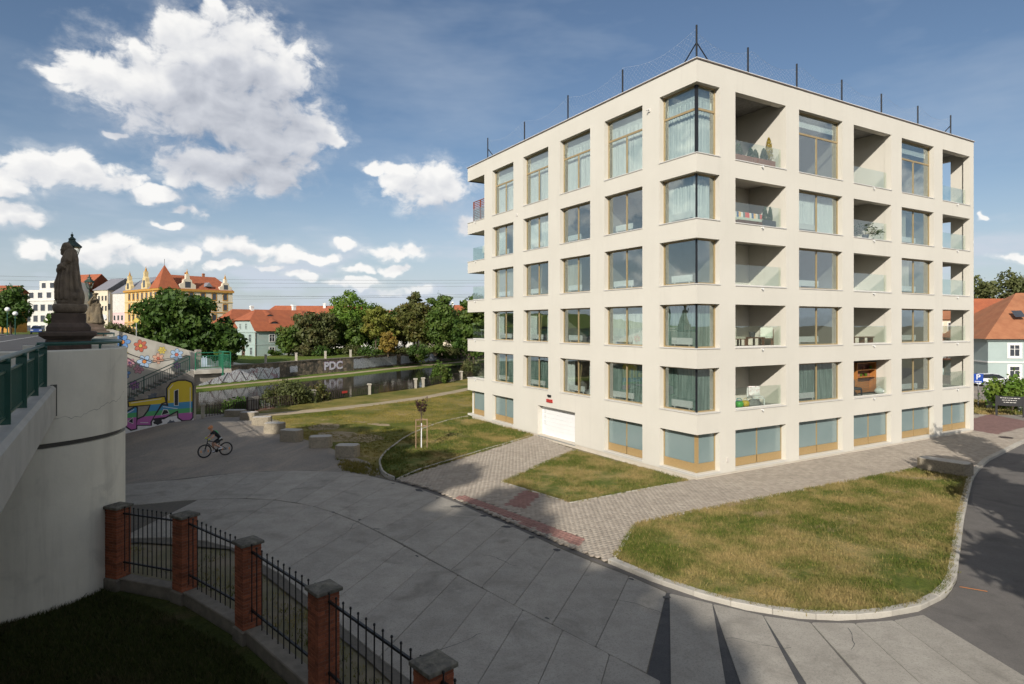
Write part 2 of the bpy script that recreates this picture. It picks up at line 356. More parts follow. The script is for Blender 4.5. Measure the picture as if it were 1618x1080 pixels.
def concretemat(name, c1, c2, dark, rnd=.12, speck=.45, coarse=60):
    m, N, L, bs = nodes(name)
    pos = N.new('ShaderNodeNewGeometry').outputs['Position']
    c = mixc(N, L, rampf(N, L, tex(N, L, pos, 1.1, 7, .7), .3, .7), c1, c2)
    c = mixc(N, L, rampf(N, L, tex(N, L, pos, coarse * .45, 4, .8), .47, .66, 0, speck * 1.25), c, dark)
    c = mixc(N, L, rampf(N, L, tex(N, L, pos, .55, 7, .65, None, 1.2), .50, .74, 0, .6), c, tuple(x * .55 for x in c1))
    c = mixc(N, L, rampf(N, L, tex(N, L, pos, 3.5, 8, .8, None, .5), .56, .72, 0, .4), c, tuple(x * .6 for x in c1))
    c = mixc(N, L, rampf(N, L, tex(N, L, pos, 1.7, 8, .75, None, .4), .62, .78, 0, .45), c, tuple(min(1, x * 1.45) for x in c2))
    oi = N.new('ShaderNodeObjectInfo'); hs = N.new('ShaderNodeHueSaturation'); mr = N.new('ShaderNodeMapRange'); L.new(oi.outputs['Random'], mr.inputs[0])
    mr.inputs[3].default_value = 1 - rnd; mr.inputs[4].default_value = 1 + rnd; L.new(mr.outputs[0], hs.inputs['Value']); L.new(c, hs.inputs['Color'])
    L.new(hs.outputs[0], bs.inputs['Base Color']); bs.inputs['Roughness'].default_value = .9; bs.inputs['Specular IOR Level'].default_value = .15
    c = None
    b = N.new('ShaderNodeBump'); b.inputs['Strength'].default_value = .5; b.inputs['Distance'].default_value = .015
    L.new(tex(N, L, pos, coarse * .8, 6, .75), b.inputs['Height']); L.new(b.outputs[0], bs.inputs['Normal']); return m
M['slab'] = concretemat('road_concrete', (.305, .28, .24), (.39, .36, .31), (.17, .16, .14), .06)
M['kerb'] = concretemat('kerb_concrete', (.40, .37, .32), (.46, .43, .37), (.28, .26, .23), .1, .3)
M['block'] = concretemat('block_concrete', (.27, .235, .175), (.36, .31, .235), (.12, .105, .08), .1, .5, 30)
M['asphalt'] = concretemat('asphalt', (.075, .075, .078), (.095, .093, .092), (.05, .05, .052), .0, .5, 90)
M['asphalt_r'] = concretemat('side_road_asphalt', (.135, .125, .115), (.165, .152, .14), (.09, .085, .08), .0, .5, 90)
M['dark_patch'] = concretemat('dark_asphalt_patch', (.075, .075, .078), (.11, .108, .106), (.04, .04, .042), .0, .5, 90)
def pavermat(name, c1, c2):
    m, N, L, bs = nodes(name)
    pos = N.new('ShaderNodeNewGeometry').outputs['Position']; at = N.new('ShaderNodeAttribute'); at.attribute_name = 'tone'
    c = mixc(N, L, at.outputs['Fac'], c1, c2)
    c = mixc(N, L, rampf(N, L, tex(N, L, pos, .7, 6, .65), .45, .75, 0, .4), c, tuple(x * .7 for x in c1))
    c = mixc(N, L, rampf(N, L, tex(N, L, pos, 70, 3), .5, .8, 0, .3), c, tuple(x * .6 for x in c1))
    L.new(c, bs.inputs['Base Color']); bs.inputs['Roughness'].default_value = .9; return m
M['paver'] = pavermat('grey_paver', (.295, .25, .20), (.39, .335, .27))
M['paver_red'] = pavermat('red_paver', (.25, .13, .105), (.31, .165, .135))
M['paver_brown'] = pavermat('brown_red_paver', (.17, .095, .08), (.22, .125, .105))
M['joint'] = pmat('paver_joint_sand', (.15, .135, .11), (.115, .105, .09), 9, .95, spec=.1)
M['sand'] = pmat('sandy_path', (.42, .33, .22), (.34, .26, .17), 1.5, .95, .4, 20, stain=(.20, .19, .07), stain_scale=.5, stain_amt=.5)
M['dirt'] = pmat('dirt', (.20, .165, .115), (.13, .12, .06), .8, .95, .5, 12)

# ------------------------------------------------------------------ terrain, river, roads
NEAR = [(-160,-190),(-41,18),(-24.6,46.6),(-18.6,58.8),(-14.8,65),(-11.1,71.5),(-6.6,83),(-.5,96),(12,118),(60,200),(250,520),(900,1600)]
def struct(name, o=None): return tag(o, kind='structure')
def sheet(name, poly, z, mat, kind='structure'):
    me = MB()
    a = sum(poly[i][0]*poly[(i+1)%len(poly)][1]-poly[(i+1)%len(poly)][0]*poly[i][1] for i in range(len(poly)))
    if a < 0: poly = poly[::-1]
    me.add([(x, y, z) for x, y in poly], [tuple(range(len(poly)))])
    o = me.build(name, mat); 
    bm = bmesh.new(); bm.from_mesh(o.data); bmesh.ops.triangulate(bm, faces=bm.faces); bm.to_mesh(o.data); bm.free()
    return tag(o, kind=kind)
sheet('ground', NEAR[1:] + [(3500,1600),(3500,-500),(30,-500),(30,-60),(6,0),(1.2,6.95),(-1.35,9.75),(-3.85,12.5),(-6.4,15.05),(-9.0,17.0),(-11.9,18.6),(-30,18.3)], -.06, M['dirt'])
def strip(name, A, B, za, zb, mat, n=1):
    mb = MB(); k = len(A)
    mb.add([(x, y, za) for x, y in A] + [(x, y, zb) for x, y in B], [(i, i+1, k+i+1, k+i) for i in range(k-1)])
    return tag(mb.build(name, mat), kind='structure')
FW = [(-150,-90),(-75,16),(-53,53),(-39,77.2),(-30.3,93.1),(-25.2,100.8),(-19.9,113.5),(-9,131.8),(5,158),(62,250),(255,585),(880,1640)]
WL = [(-158,-92),(-82,13),(-58,50),(-42.6,81.5),(-36.2,94),(-32.3,103.2),(-27.9,110.8),(-22.4,125),(-12,145),(4,173),(60,268),(252,600),(876,1660)]
def watermat():
    m, N, L, bs = nodes('river_water'); pos = N.new('ShaderNodeNewGeometry').outputs['Position']
    bs.inputs['Base Color'].default_value = (.020, .021, .016, 1); bs.inputs['Roughness'].default_value = .04; bs.inputs['IOR'].default_value = 1.33
    b = N.new('ShaderNodeBump'); b.inputs['Strength'].default_value = .12; b.inputs['Distance'].default_value = .08
    L.new(tex(N, L, pos, 1.4, 4, .6), b.inputs['Height']); L.new(b.outputs[0], bs.inputs['Normal']); return m
M['water'] = watermat()
sheet('river_water', [(x + 1.2, y - 1) for x, y in NEAR] + [(x - 2, y + 1.5) for x, y in FW[::-1]], -1.2, M['water'])
def lerp_line(A, t, off):   # offset a polyline sideways (left of travel = +)
    out = []
    for i, p in enumerate(A):
        a = Vector(A[max(i-1, 0)]); b = Vector(A[min(i+1, len(A)-1)]); d = (b - a).normalized(); out.append((p[0] - d.y * off, p[1] + d.x * off))
    return out
def resample(A, step):
    out = [Vector(A[0])]; acc = 0
    for i in range(len(A) - 1):
        a, b = Vector(A[i]), Vector(A[i+1]); l = (b - a).length; d = step - acc
        while d < l: out.append(a + (b - a) * (d / l)); d += step
        acc = (acc + l) % step if l >= step - acc else acc + l
    return out
# river bottom of the near side: a low quay wall
M['quay'] = pmat('quay_stone', (.24, .21, .17), (.15, .13, .10), 2.2, .9, .6, 8)
strip('quay_face', NEAR[1:], lerp_line(NEAR[1:], 0, .4), -.06, -2.2, M['quay'])
FW2 = lerp_line(FW, 0, 1.0)
W_in = [(x, y) for x, y in WL]
def mid(A, B, t):
    n = 14; a = [Vector(A[0])]; 
    RA, RB = dense(A, 60), dense(B, 60); return [tuple(RA[i] * (1 - t) + RB[i] * t) for i in range(60)]
def dense(A, n):
    A = [Vector(p) for p in A]; L = [0]
    for i in range(len(A) - 1): L.append(L[-1] + (A[i+1] - A[i]).length)
    out = []
    # cluster samples where the bank is in view
    for k in range(n):
        t = k / (n - 1); s = L[-1] * (t ** 1.0) if False else None
        out.append(None)
    ss = list(np.interp(np.linspace(0, 1, n), [0, .12, .88, 1], [0, L[2], L[-3], L[-1]]))
    for k, s in enumerate(ss):
        i = max(j for j in range(len(L)) if L[j] <= s + 1e-6); i = min(i, len(A) - 2); u = (s - L[i]) / (L[i+1] - L[i]); out[k] = A[i].lerp(A[i+1], u)
    return out
strip('far_bank', mid(FW, WL, 0), mid(FW, WL, .45), -1.45, -.95, M['bank_grass'])
strip('bank_path', mid(FW, WL, .45), mid(FW, WL, .72), -.95, -.93, M['sand'])
strip('bank_verge', mid(FW, WL, .72), mid(FW, WL, 1.03), -.93, -.85, M['bank_grass'])

BD = Vector((-.5417, .8406)); BN = Vector((.8406, .5417))      # bridge axis and its right-hand normal
B0 = Vector((-11.94, 16.0))                                     # a point of the railing line
def bridge_q(x, y): return (x - B0.x) * BN.x + (y - B0.y) * BN.y
def sst(a, b, x):
    t = np.clip((x - a) / (b - a), 0, 1); return t * t * (3 - 2 * t)
def hfar(x, y, n):
    q = bridge_q(x, y)
    h = 1.45 + np.clip((n - 40) * .012, 0, 3.0)
    w = sst(22, 2, q) * sst(-45, -25, q) if False else sst(20, 3, q)
    h = h * (1 - w) + 5.40 * w
    hill = 20 * sst(380, 900, n) * (1 - .25 * np.sin(x * .004)) + 2.5 * np.sin(x * .013 + 1) * sst(380, 900, n)
    return h + hill
ns = np.array([0, 3, 7, 12, 18, 26, 36, 48, 62, 80, 105, 140, 190, 260, 360, 450, 540, 640, 760, 900, 1100, 1500, 2500, 4000], float)
pw = [Vector(p) for p in mid(WL, WL, 0)]; VT = []
for i, p in enumerate(pw):
    a = pw[max(i-1, 0)]; b = pw[min(i+1, len(pw)-1)]; d = (b - a).normalized(); nn = Vector((-d.y, d.x)); 
    if i > len(pw) - 4: nn = Vector((-.87, .5))
    for n in ns: q = p + nn * n; VT.append((q.x, q.y, n))
VT = np.array(VT); H = hfar(VT[:, 0], VT[:, 1], VT[:, 2]); VT = np.c_[VT[:, :2], H]
kn = len(ns); FT = np.array([(i*kn+j, i*kn+j+1, (i+1)*kn+j+1, (i+1)*kn+j) for i in range(len(pw)-1) for j in range(kn-1)])[:, ::-1]
tag(bigmesh('terrain', VT, FT, M['bank_grass'], smooth=True), kind='structure')

# --- roads (ground plane z = 0)
KERB = [(-5.27,29.06),(-3.39,27.35),(-2.05,25.6),(.62,22.0),(1.68,20.6),(2.9,19.02),(3.91,17.67),(5.0,16.55),(5.92,15.88),(7.05,15.42),(7.96,15.32),(8.98,15.43),
        (10.21,15.80),(11.49,16.62),(12.43,17.58),(14.08,19.75),(16.64,23.14),(19.2,26.4),(21.5,29.3),(22.89,30.86),(25.16,33.18),(31.15,38.23),(38,43.2),(52,52)]
ROAD = KERB + [(80,60),(120,30),(60,-40),(8,-60),(2.5,4),(-.4,9.9),(-2.19,12.5),(-3.87,14.4),(-5.47,16.5),(-6.8,18.0),(-9.05,20.2),(-10.26,20.6),(-11.54,20.95),(-12.67,20.8),(-17.2,20.6),
        (-18.6,24),(-17.4,27.6),(-15.38,28.95),(-13.92,30.2),(-12.17,31.0),(-9.96,31.0),(-7.92,30.6),(-6.47,29.7)]
road = sheet('road', ROAD, -.012, M['asphalt_r'])
UP = [((-18.0,28.0),(-17.5,24.6)),((-16.6,28.76),(-16.2,25.0)),((-15.19,29.3),(-14.9,25.15)),((-13.82,30.26),(-13.45,25.75)),((-12.63,30.7),(-12.32,25.98)),((-10.93,31.0),(-11.05,26.12)),((-9.33,30.9),(-9.76,25.85)),
      ((-8.03,30.6),(-8.74,25.42)),((-6.64,29.82),(-7.8,24.86)),((-5.38,28.8),(-6.7,24.0)),((-4.02,27.55),(-5.65,22.98)),((-3.0,26.35),(-4.65,21.86)),((-2.05,25.2),(-3.65,20.7)),
      ((-1.14,23.9),(-2.69,19.5)),((-.22,22.75),(-1.8,18.4)),((.66,21.5),(-.84,17.22)),((1.48,20.3),(.05,16.12)),((2.42,19.1),(.96,15.1)),((3.36,18.0),(1.86,14.02)),((4.15,16.9),(2.78,12.98))]
LOW = [((-12.9,25.85),(-13.2,21.2)),((-11.32,26.0),(-11.6,21.25)),((-9.75,25.8),(-10.15,20.9)),((-8.06,25.04),(-8.85,20.2)),((-6.71,23.95),(-7.75,19.1)),((-5.44,22.72),(-6.75,18.2)),((-4.38,21.5),(-5.72,17.0)),
      ((-3.48,20.4),(-4.78,15.9)),((-2.5,19.2),(-3.85,14.75)),((-1.55,18.05),(-2.88,13.6)),((-.66,16.98),(-1.95,12.6)),((.28,15.84),(-1.0,11.5)),((1.2,14.8),(-.1,10.5)),((2.13,13.72),(.85,9.5)),((3.0,12.7),(1.75,8.5))]
RT = [((4.22,16.85),(3.18,12.6)),((5.17,16.2),(4.29,12.61)),((6.21,15.55),(5.74,12.61)),((7.21,15.2),(7.03,12.61)),((8.25,15.15),(8.19,12.6)),((9.28,15.3),(9.36,12.6)),((10.2,15.6),(10.55,12.3))]
RT2 = {1: (4.58, 12.61), 2: (5.9, 12.61), 3: (7.1, 12.61)}
def slab(a, b, c, d, g=.007):
    """quad a,b (one end) c,d (other end), shrunk by half a joint"""
    P = [Vector(p) for p in (a, b, c, d)]; ctr = sum(P, Vector((0, 0))) / 4; poly = []
    for i in range(4):
        p, q, r = P[i-1], P[i], P[(i+1) % 4]; u = (p - q).normalized(); v = (r - q).normalized(); poly.append(tuple(q + (u + v) * g))
    w = [random.uniform(-.003, .003) for _ in range(4)]; mb = MB(); z = .014 + random.uniform(-.004, .004)
    n2 = []
    for i in range(4):                      # slightly chipped corners
        p, q, r = Vector(poly[i-1]), Vector(poly[i]), Vector(poly[(i+1) % 4]); cc = random.uniform(.015, .06)
        n2 += [tuple(q + (p - q).normalized() * cc), tuple(q + (r - q).normalized() * cc)]
    ar = sum(n2[i][0]*n2[(i+1)%8][1]-n2[(i+1)%8][0]*n2[i][1] for i in range(8))
    if ar < 0: n2 = n2[::-1]
    top = [tuple(Vector(p) * 1.0 + (ctr - Vector(p)).normalized() * .012) for p in n2]
    mb.loft([[(x, y, -.1) for x, y in n2], [(x, y, z - .012) for x, y in n2], [(x, y, z) for x, y in top]])
    mb.build('concrete_slab', M['slab'], road)
for S in (UP, LOW):
    for (t0, b0), (t1, b1) in zip(S[:-1], S[1:]): slab(t0, t1, b1, b0)
ext = lambda t, b, y=6.5: (t[0] + (b[0]-t[0]) * (t[1]-y) / (t[1]-b[1]), y)
for i in range(len(RT) - 1):
    t0, b0 = RT[i]; t1, b1 = RT[i+1]
    if i in RT2: b0 = RT2[i]
    slab(t0, t1, ext(t1, b1), ext(t0, b0))
# asphalt wedges between fanned slabs
sheet('asphalt_patch', [(4.15,16.9),(4.3,16.9),(3.18,12.5),(2.6,12.4)], -.006, M['dark_patch'])
sheet('asphalt_patch', [(5.1,16.2),(5.3,16.2),ext((5.22,15.9),(4.62,12.6)),ext((5.17,16.2),(4.25,12.6))], -.005, M['dark_patch'])
sheet('asphalt_patch', [(6.15,15.5),(6.3,15.5),ext((6.2,15.5),(5.95,12.6)),ext((6.2,15.5),(5.7,12.6))], -.004, M['dark_patch'])
sheet('asphalt_patch', [(-18,28),(-13.9,30.4),(-9.9,31.1),(-6.2,29.8),(-4,27.6),(4.2,17),(2.7,12.6),(.5,9),(-3.8,14.4),(-9,20.2),(-12.6,20.9),(-17.4,23)], -.008, M['joint'])
# tar repairs and cracks at the slab corners
_r = random.Random(12)
def tar(x, y, rx, ry, rot):
    mb = MB(); n = 12; P = [(x + rx*_r.uniform(.55, 1.15)*math.cos(2*math.pi*k/n)*math.cos(rot) - ry*_r.uniform(.55, 1.15)*math.sin(2*math.pi*k/n)*math.sin(rot), y + rx*_r.uniform(.55, 1.15)*math.cos(2*math.pi*k/n)*math.sin(rot) + ry*_r.uniform(.55, 1.15)*math.sin(2*math.pi*k/n)*math.cos(rot), .0215) for k in range(n)]
    mb.add(P, [tuple(range(n))]); mb.build('tar_patch', M['dark_patch'], road)
for (tx, ty), (bx, by) in UP[9:]:
    tar(tx + _r.uniform(-.2, .1), ty - _r.uniform(.2, .45), _r.uniform(.08, .34), _r.uniform(.05, .15), _r.uniform(-1.0, .3)) if _r.random() < .75 else None 
    if _r.random() < .3: tar(bx + _r.uniform(-.3, .3), by + _r.uniform(0, .3), _r.uniform(.05, .22), _r.uniform(.03, .07), _r.uniform(-1.2, .3))
def crack(x, y, ang, n):
    mb = MB(); P = [(x, y)]
    for k in range(n): ang += _r.uniform(-.5, .5); x += .16 * math.cos(ang); y += .16 * math.sin(ang); P.append((x, y))
    for (a, b), (c, d) in zip(P[:-1], P[1:]):
        w = _r.uniform(.004, .010); l = math.hypot(c - a, d - b); nx, ny = -(d - b) / l * w, (c - a) / l * w; mb.add([(a - nx, b - ny, .0212), (c - nx, d - ny, .0212), (c + nx, d + ny, .0212), (a + nx, b + ny, .0212)], [(0, 1, 2, 3)])
    mb.build('crack', M['dark_patch'], road)
for x, y, a, n in ((-1.8,13.8,.6,9),(2.6,16.4,-.4,10),(-6.2,21.5,1.0,12),(4.9,14.4,.3,9),(-9.4,27.6,.4,12),(-.9,19.6,-.3,9),(7.5,13.9,1.2,7),(-4.3,24.8,.9,10)): crack(x, y, a, n)
# painted marks on the side road
M['orange_mark'] = pmat('orange_marking_spray', (.62, .22, .05), rough=.8)
_om = MB(); _om.add([(12.3,17.27,.0),(12.33,17.31,.0),(12.86,17.0,.0),(12.83,16.96,.0)], [(0,3,2,1)]); _om.build('survey_mark', M['orange_mark'], road)

# --- gravel yard, river lawn, paths
sheet('gravel_yard', [(-30,18),(-17.2,20.4),(-18.5,24),(-17.3,27.7),(-15.3,29.05),(-13.9,30.3),(-12.1,31.1),(-9.9,31.1),(-7.9,30.7),(-6.2,29.6),(-6.75,31.6),(-7.6,33.2),(-9.2,35.0),(-11.4,37.9),(-14,40.6),(-16.5,43.6),(-18.9,47.2),(-21,50.4),(-23.4,48.2),(-26.5,42.5)], -.035, M['gravel'])
PATH_A = [(-22,50.6),(-19.5,52),(-16.2,54.6),(-12.5,58.5),(-9.2,63.5),(-6.2,69.5),(-3.3,77),(0,86),(7,100),(20,122)]
PATH_B = [(-20.6,49.4),(-18.2,50.5),(-15.2,53),(-11.6,57),(-8.3,62),(-5.3,68.2),(-2.4,75.8),(1,85),(8.2,99),(21.5,121)]
sheet('river_lawn', [(-6.2,29.6),(-6.75,31.6),(-7.6,33.2),(-9.2,35.0),(-11.4,37.9),(-14,40.6),(-16.5,43.6),(-18.9,47.2),(-21,50.0),(-23.4,48.4)] + NEAR[3:10] + [(90,190),(40,110),(20,60),(-3.3,49),(-5.3,45.8),(-6.6,41.2),(-7.1,36.9),(-7.15,33.9),(-6.7,31.6)], -.03, M['lawn_river'])
def wob(A, amp):
    return [(x + random.uniform(-amp, amp), y + random.uniform(-amp, amp)) for x, y in A]
sheet('dirt_path', wob(PATH_A, .12) + wob(PATH_B, .12)[::-1], -.022, M['sand'])
# worn sandy patch by the concrete blocks
def blobpoly(cx, cy, rx, ry, rot, n=26, k=.3):
    ph = [random.uniform(0, 6.28) for _ in range(4)]; out = []
    for i in range(n):
        a = 2 * math.pi * i / n; r = 1 + k * (.5*math.sin(2*a+ph[0]) + .35*math.sin(3*a+ph[1]) + .3*math.sin(5*a+ph[2]) + .2*math.sin(9*a+ph[3]))
        x, y = rx * r * math.cos(a), ry * r * math.sin(a); out.append((cx + x*math.cos(rot) - y*math.sin(rot), cy + x*math.sin(rot) + y*math.cos(rot)))
    return out
M['worn'] = grassmat('worn_ground', (.26, .20, .10), (.20, .17, .07), (.40, .31, .19), (.42, .33, .21), .45, .5, .7)
sheet('worn_patch', blobpoly(-10.6, 40.6, 2.6, 1.5, 2.3), -.024, M['worn'])
sheet('worn_patch', blobpoly(-13.3, 44.6, 1.7, 1.0, 2.0), -.0235, M['worn'])
sheet('worn_patch', blobpoly(-9.6, 45.6, .9, .5, 2.5), -.024, M['worn'])
sheet('worn_patch', blobpoly(-11.3, 46.9, .6, .35, 2.5), -.024, M['worn'])

# --- low gravel rise at the foot of the stairs
V_ = []; F_ = []; nr, na = 14, 40
for i in range(nr + 1):
    for k in range(na): q = 8.5 * i / nr; a = 2 * math.pi * k / na; V_.append((-22.3 + q * math.cos(a), 43.0 + q * math.sin(a), -.05 + .68 * math.exp(-(q / 3.4) ** 2)))
for i in range(nr):
    for k in range(na): F_.append((i*na+k, i*na+(k+1)%na, (i+1)*na+(k+1)%na, (i+1)*na+k))
tag(bigmesh('gravel_rise', np.array(V_), np.array(F_)[:, ::-1], M['gravel'], smooth=True), kind='structure')
# --- pavement, lawns beside the building
SIDE = [(-5.27,29.06),(-3.39,27.35),(-2.05,25.6),(.62,22.0),(1.68,20.6),(2.95,19.0),(4.46,22.63),(7.74,24.48),(13.19,27.5),(21.0,31.75),(22.7,31.0),(25.16,33.4),(31.15,38.45),(38,43.4),
        (37.5,50),(33,49.5),(31.0,42.2),(8.5,28.95),(8.03,28.71),(2.33,25.12),(-.5,28.53),(3.53,35.75),(1.43,40.53)]
sheet('pavement', SIDE, .055, M['joint'])
RD = Vector((.8617, .5075)); LD = Vector((-.5075, .8617)); C0 = Vector((8.483, 28.85))
def pavers(name, poly, mat, pu=.205, pv=.17, ztop=.085, reds=False, h=.05, gap=.006, RD=RD, LD=LD):
    P = np.array([((Vector(p) - C0).dot(RD), (Vector(p) - C0).dot(LD)) for p in poly]); 
    us = np.arange(P[:, 0].min(), P[:, 0].max(), pu); vs = np.arange(P[:, 1].min(), P[:, 1].max(), pv)
    U, Vv = np.meshgrid(us, vs); U = U + (np.arange(len(vs)) % 2)[:, None] * pu / 2
    X = C0.x + U * RD.x + Vv * LD.x; Y = C0.y + U * RD.y + Vv * LD.y
    ok = inpoly(X, Y, poly)
    for dx, dy in ((.07, 0), (-.07, 0), (0, .07), (0, -.07)): ok |= inpoly(X + dx, Y + dy, poly)
    red1 = inpoly(X, Y, RED1) | inpoly(X, Y, RED2) | inpoly(X, Y, RED3)
    if not reds: ok &= ~red1
    U, Vv = U[ok], Vv[ok]; n = len(U); r = np.random.default_rng(5)
    zt = ztop + r.uniform(-.003, .003, n); a, b = pu / 2 - gap, pv / 2 - gap; c = .008
    def ring(da, db, z): return [(U + sx*da, Vv + sy*db, z) for sx, sy in ((-1,-1),(1,-1),(1,1),(-1,1))]
    R = ring(a, b, zt - h) + ring(a, b, zt - c) + ring(a - c, b - c, zt)
    V = np.empty((n, 12, 3))
    for k, (u, v, z) in enumerate(R): V[:, k, 0] = C0.x + u * RD.x + v * LD.x; V[:, k, 1] = C0.y + u * RD.y + v * LD.y; V[:, k, 2] = z
    base = [(8,9,10,11)] + [(4+i, 4+(i+1)%4, 8+(i+1)%4, 8+i) for i in range(4)] + [(i, (i+1)%4, 4+(i+1)%4, 4+i) for i in range(4)]
    F = (np.arange(n)[:, None, None] * 12 + np.array(base)[None]).reshape(-1, 4)
    return bigmesh(name, V.reshape(-1, 3), F, mat, col=np.repeat(r.uniform(0, 1, n), 12))
RED1 = [(-2.3,25.95),(-1.95,26.3),(2.45,20.95),(2.15,20.35)]
RED2 = [(.57,27.03),(1.18,26.5),(.52,24.48),(-.21,24.85)]
RED3 = [(33.5,46.5),(38,50),(38,45.5),(35.2,43.5),(31.6,41.0),(31.2,42.4)]
pv = empty('paving', kind='structure')
o = pavers('paving_stones', SIDE, M['paver']); o.parent = pv; o['kind'] = 'stuff'
for RP_, ax in ((RED1, Vector((4.5, -5.45)).normalized()), (RED2, RD), (RED3, RD)):
    o = pavers('red_paving_stones', RP_, M['paver_red'] if RP_ is not RED3 else M['paver_brown'], reds=True, RD=ax, LD=Vector((-ax.y, ax.x)), ztop=.087); o.parent = pv; o['kind'] = 'stuff'
BIG = [(3.2,19.38),(4.52,22.55),(7.76,24.38),(13.21,27.4),(21.0,31.65),(22.0,30.9)] + lerp_line(KERB[5:20], 0, .2)[1:-1][::-1]
TRI = [(3.5,35.6),(-.42,28.5),(2.36,25.2),(8.0,28.75),(7.95,29.05)]
LEFT = [(-3.6,48.9),(-5.25,45.8),(-6.55,41.2),(-7.0,36.9),(-7.05,33.95),(-6.6,31.65),(-5.9,29.85),(-5.25,29.15),(1.35,40.4),(1.2,41.0)]
sheet('big_lawn', BIG, .075, M['lawn_dry']); sheet('lawn_by_drive', TRI, .075, M['lawn_dry']); sheet('sapling_lawn', LEFT, .07, M['lawn_left'])
def tufts(name, poly, mat, n, h=(.05, .13), w=.012, z=.07, seed=1, blades=5, spread=.05, clump=None):
    r = np.random.default_rng(seed); P = np.array(poly); X = r.uniform(P[:, 0].min(), P[:, 0].max(), n * 3); Y = r.uniform(P[:, 1].min(), P[:, 1].max(), n * 3)
    ok = inpoly(X, Y, poly); X, Y = X[ok][:n], Y[ok][:n]; n = len(X)
    if clump:
        k = np.array([mnoise.noise((a * clump, b * clump, 3.3)) for a, b in zip(X, Y)]); ok = k > r.uniform(-.6, .35, n); X, Y = X[ok], Y[ok]; n = len(X)
    hh = r.uniform(h[0], h[1], n) * r.uniform(.6, 1.2, n)
    T = n * blades; X = np.repeat(X, blades) + r.normal(0, spread, T); Y = np.repeat(Y, blades) + r.normal(0, spread, T); Hh = np.repeat(hh, blades) * r.uniform(.6, 1.2, T)
    a = r.uniform(0, 2 * np.pi, T); lean = r.uniform(.15, .8, T) * Hh; la = r.uniform(0, 2 * np.pi, T)
    V = np.empty((T, 3, 3)); dx, dy = np.cos(a) * w, np.sin(a) * w
    V[:, 0] = np.c_[X - dx, Y - dy, np.full(T, z)]; V[:, 1] = np.c_[X + dx, Y + dy, np.full(T, z)]; V[:, 2] = np.c_[X + np.cos(la) * lean, Y + np.sin(la) * lean, z + Hh]
    o = bigmesh(name, V.reshape(-1, 3), np.arange(T * 3).reshape(-1, 3), mat, col=np.repeat(r.uniform(0, 1, T), 3)); return tag(o, kind='stuff')
tag(tufts('lawn_grass', BIG, M['lawn_dry'], 36000, (.04, .15), .012, .07, 1, clump=.55), 'dry grass of the large lawn inside the road bend', 'grass')
tag(tufts('lawn_grass', TRI, M['lawn_dry'], 9500, (.04, .15), .012, .07, 2, clump=.6), 'dry grass on the triangular lawn beside the garage drive', 'grass')
tag(tufts('lawn_grass', LEFT, M['lawn_left'], 15000, (.04, .15), .015, .065, 3, clump=.6), 'patchy grass on the lawn around the staked sapling', 'grass')
RIV = [(-6.4,30.5),(-7.0,32.6),(-9.0,35.2),(-14,41),(-18.9,47.6),(-15.4,52.6),(-8.4,61.8),(-3,72),(-2,60),(-3.6,49.2),(-5.6,45.8),(-6.9,41.2),(-7.4,36.9),(-7.4,33.9)]
tag(tufts('lawn_grass', RIV, M['lawn_river'], 12000, (.03, .09), .02, -.03, 4, clump=.5), 'green grass of the riverside lawn between path and building', 'grass')
YARD = [(-6.2,29.7),(-7.2,32.6),(-9.6,34.0),(-8.4,31.2)]
tag(tufts('weeds', YARD, M['lawn_river'], 700, (.06, .22), .016, -.03, 6, clump=.9), 'weeds at the kerb end between gravel yard and sapling lawn', 'weeds')

# --- kerb stones, each a piece
def kerb_run(root, name, line, mat, L_=1.0, w=.15, z0=-.15, z1=.115, side=1):
    pts = resample(line, L_); 
    for a, b in zip(pts[:-1], pts[1:]):
        d = (b - a); l = d.length; d.normalize(); nrm = Vector((-d.y, d.x)) * side
        rz = math.atan2(d.y, d.x); dz = random.uniform(-.004, .004); mb = MB()
        y0, y1 = (0, w) if side > 0 else (-w, 0)
        mb.cbox(.006, l - .006, y0, y1, z0, z1 + dz, .018)
        mb.build(name, mat, root, (a.x, a.y, 0), rz)
kr = empty('kerb', kind='structure')
kerb_run(kr, 'kerb_stone', KERB[:6], M['kerb'], 1.0, .13, -.15, .06)
kerb_run(kr, 'kerb_stone', KERB[5:], M['kerb'], 1.0, .24, -.15, .12)
ed = empty('lawn_edging', kind='structure')
smooth_left = [(-3.5,49.05),(-4.5,47.6),(-5.31,45.83),(-6.05,43.5),(-6.6,41.21),(-6.9,39.1),(-7.06,36.93),(-7.14,35.4),(-7.11,33.95),(-6.95,32.7),(-6.67,31.64),(-6.35,30.6),(-5.96,29.79),(-5.3,29.0)]
kerb_run(ed, 'edging_stone', smooth_left, M['kerb'], .8, .1, -.1, .13, 1)
kerb_run(ed, 'edging_stone', [(-5.25,29.0),(-4.55,30.9),(-3.2,33.2),(1.43,40.6)], M['kerb'], 1.0, .1, -.1, .12, 1)
kerb_run(ed, 'edging_stone', [(3.56,35.8),(-.52,28.5)], M['kerb'], 1.0, .07, -.1, .105, 1)
kerb_run(ed, 'edging_stone', [(-.52,28.48),(2.33,25.12)], M['kerb'], 1.0, .08, -.1, .105, 1)
kerb_run(ed, 'edging_stone', [(2.33,25.1),(8.15,28.75)], M['kerb'], 1.0, .08, -.1, .105, 1)
kerb_run(ed, 'edging_stone', [(3.15,19.36),(4.46,22.6)], M['kerb'], 1.0, .08, -.1, .105, -1)
kerb_run(ed, 'edging_stone', [(4.46,22.63),(7.74,24.48),(13.19,27.5),(21.3,31.9)], M['kerb'], 1.0, .06, -.1, .095, -1)
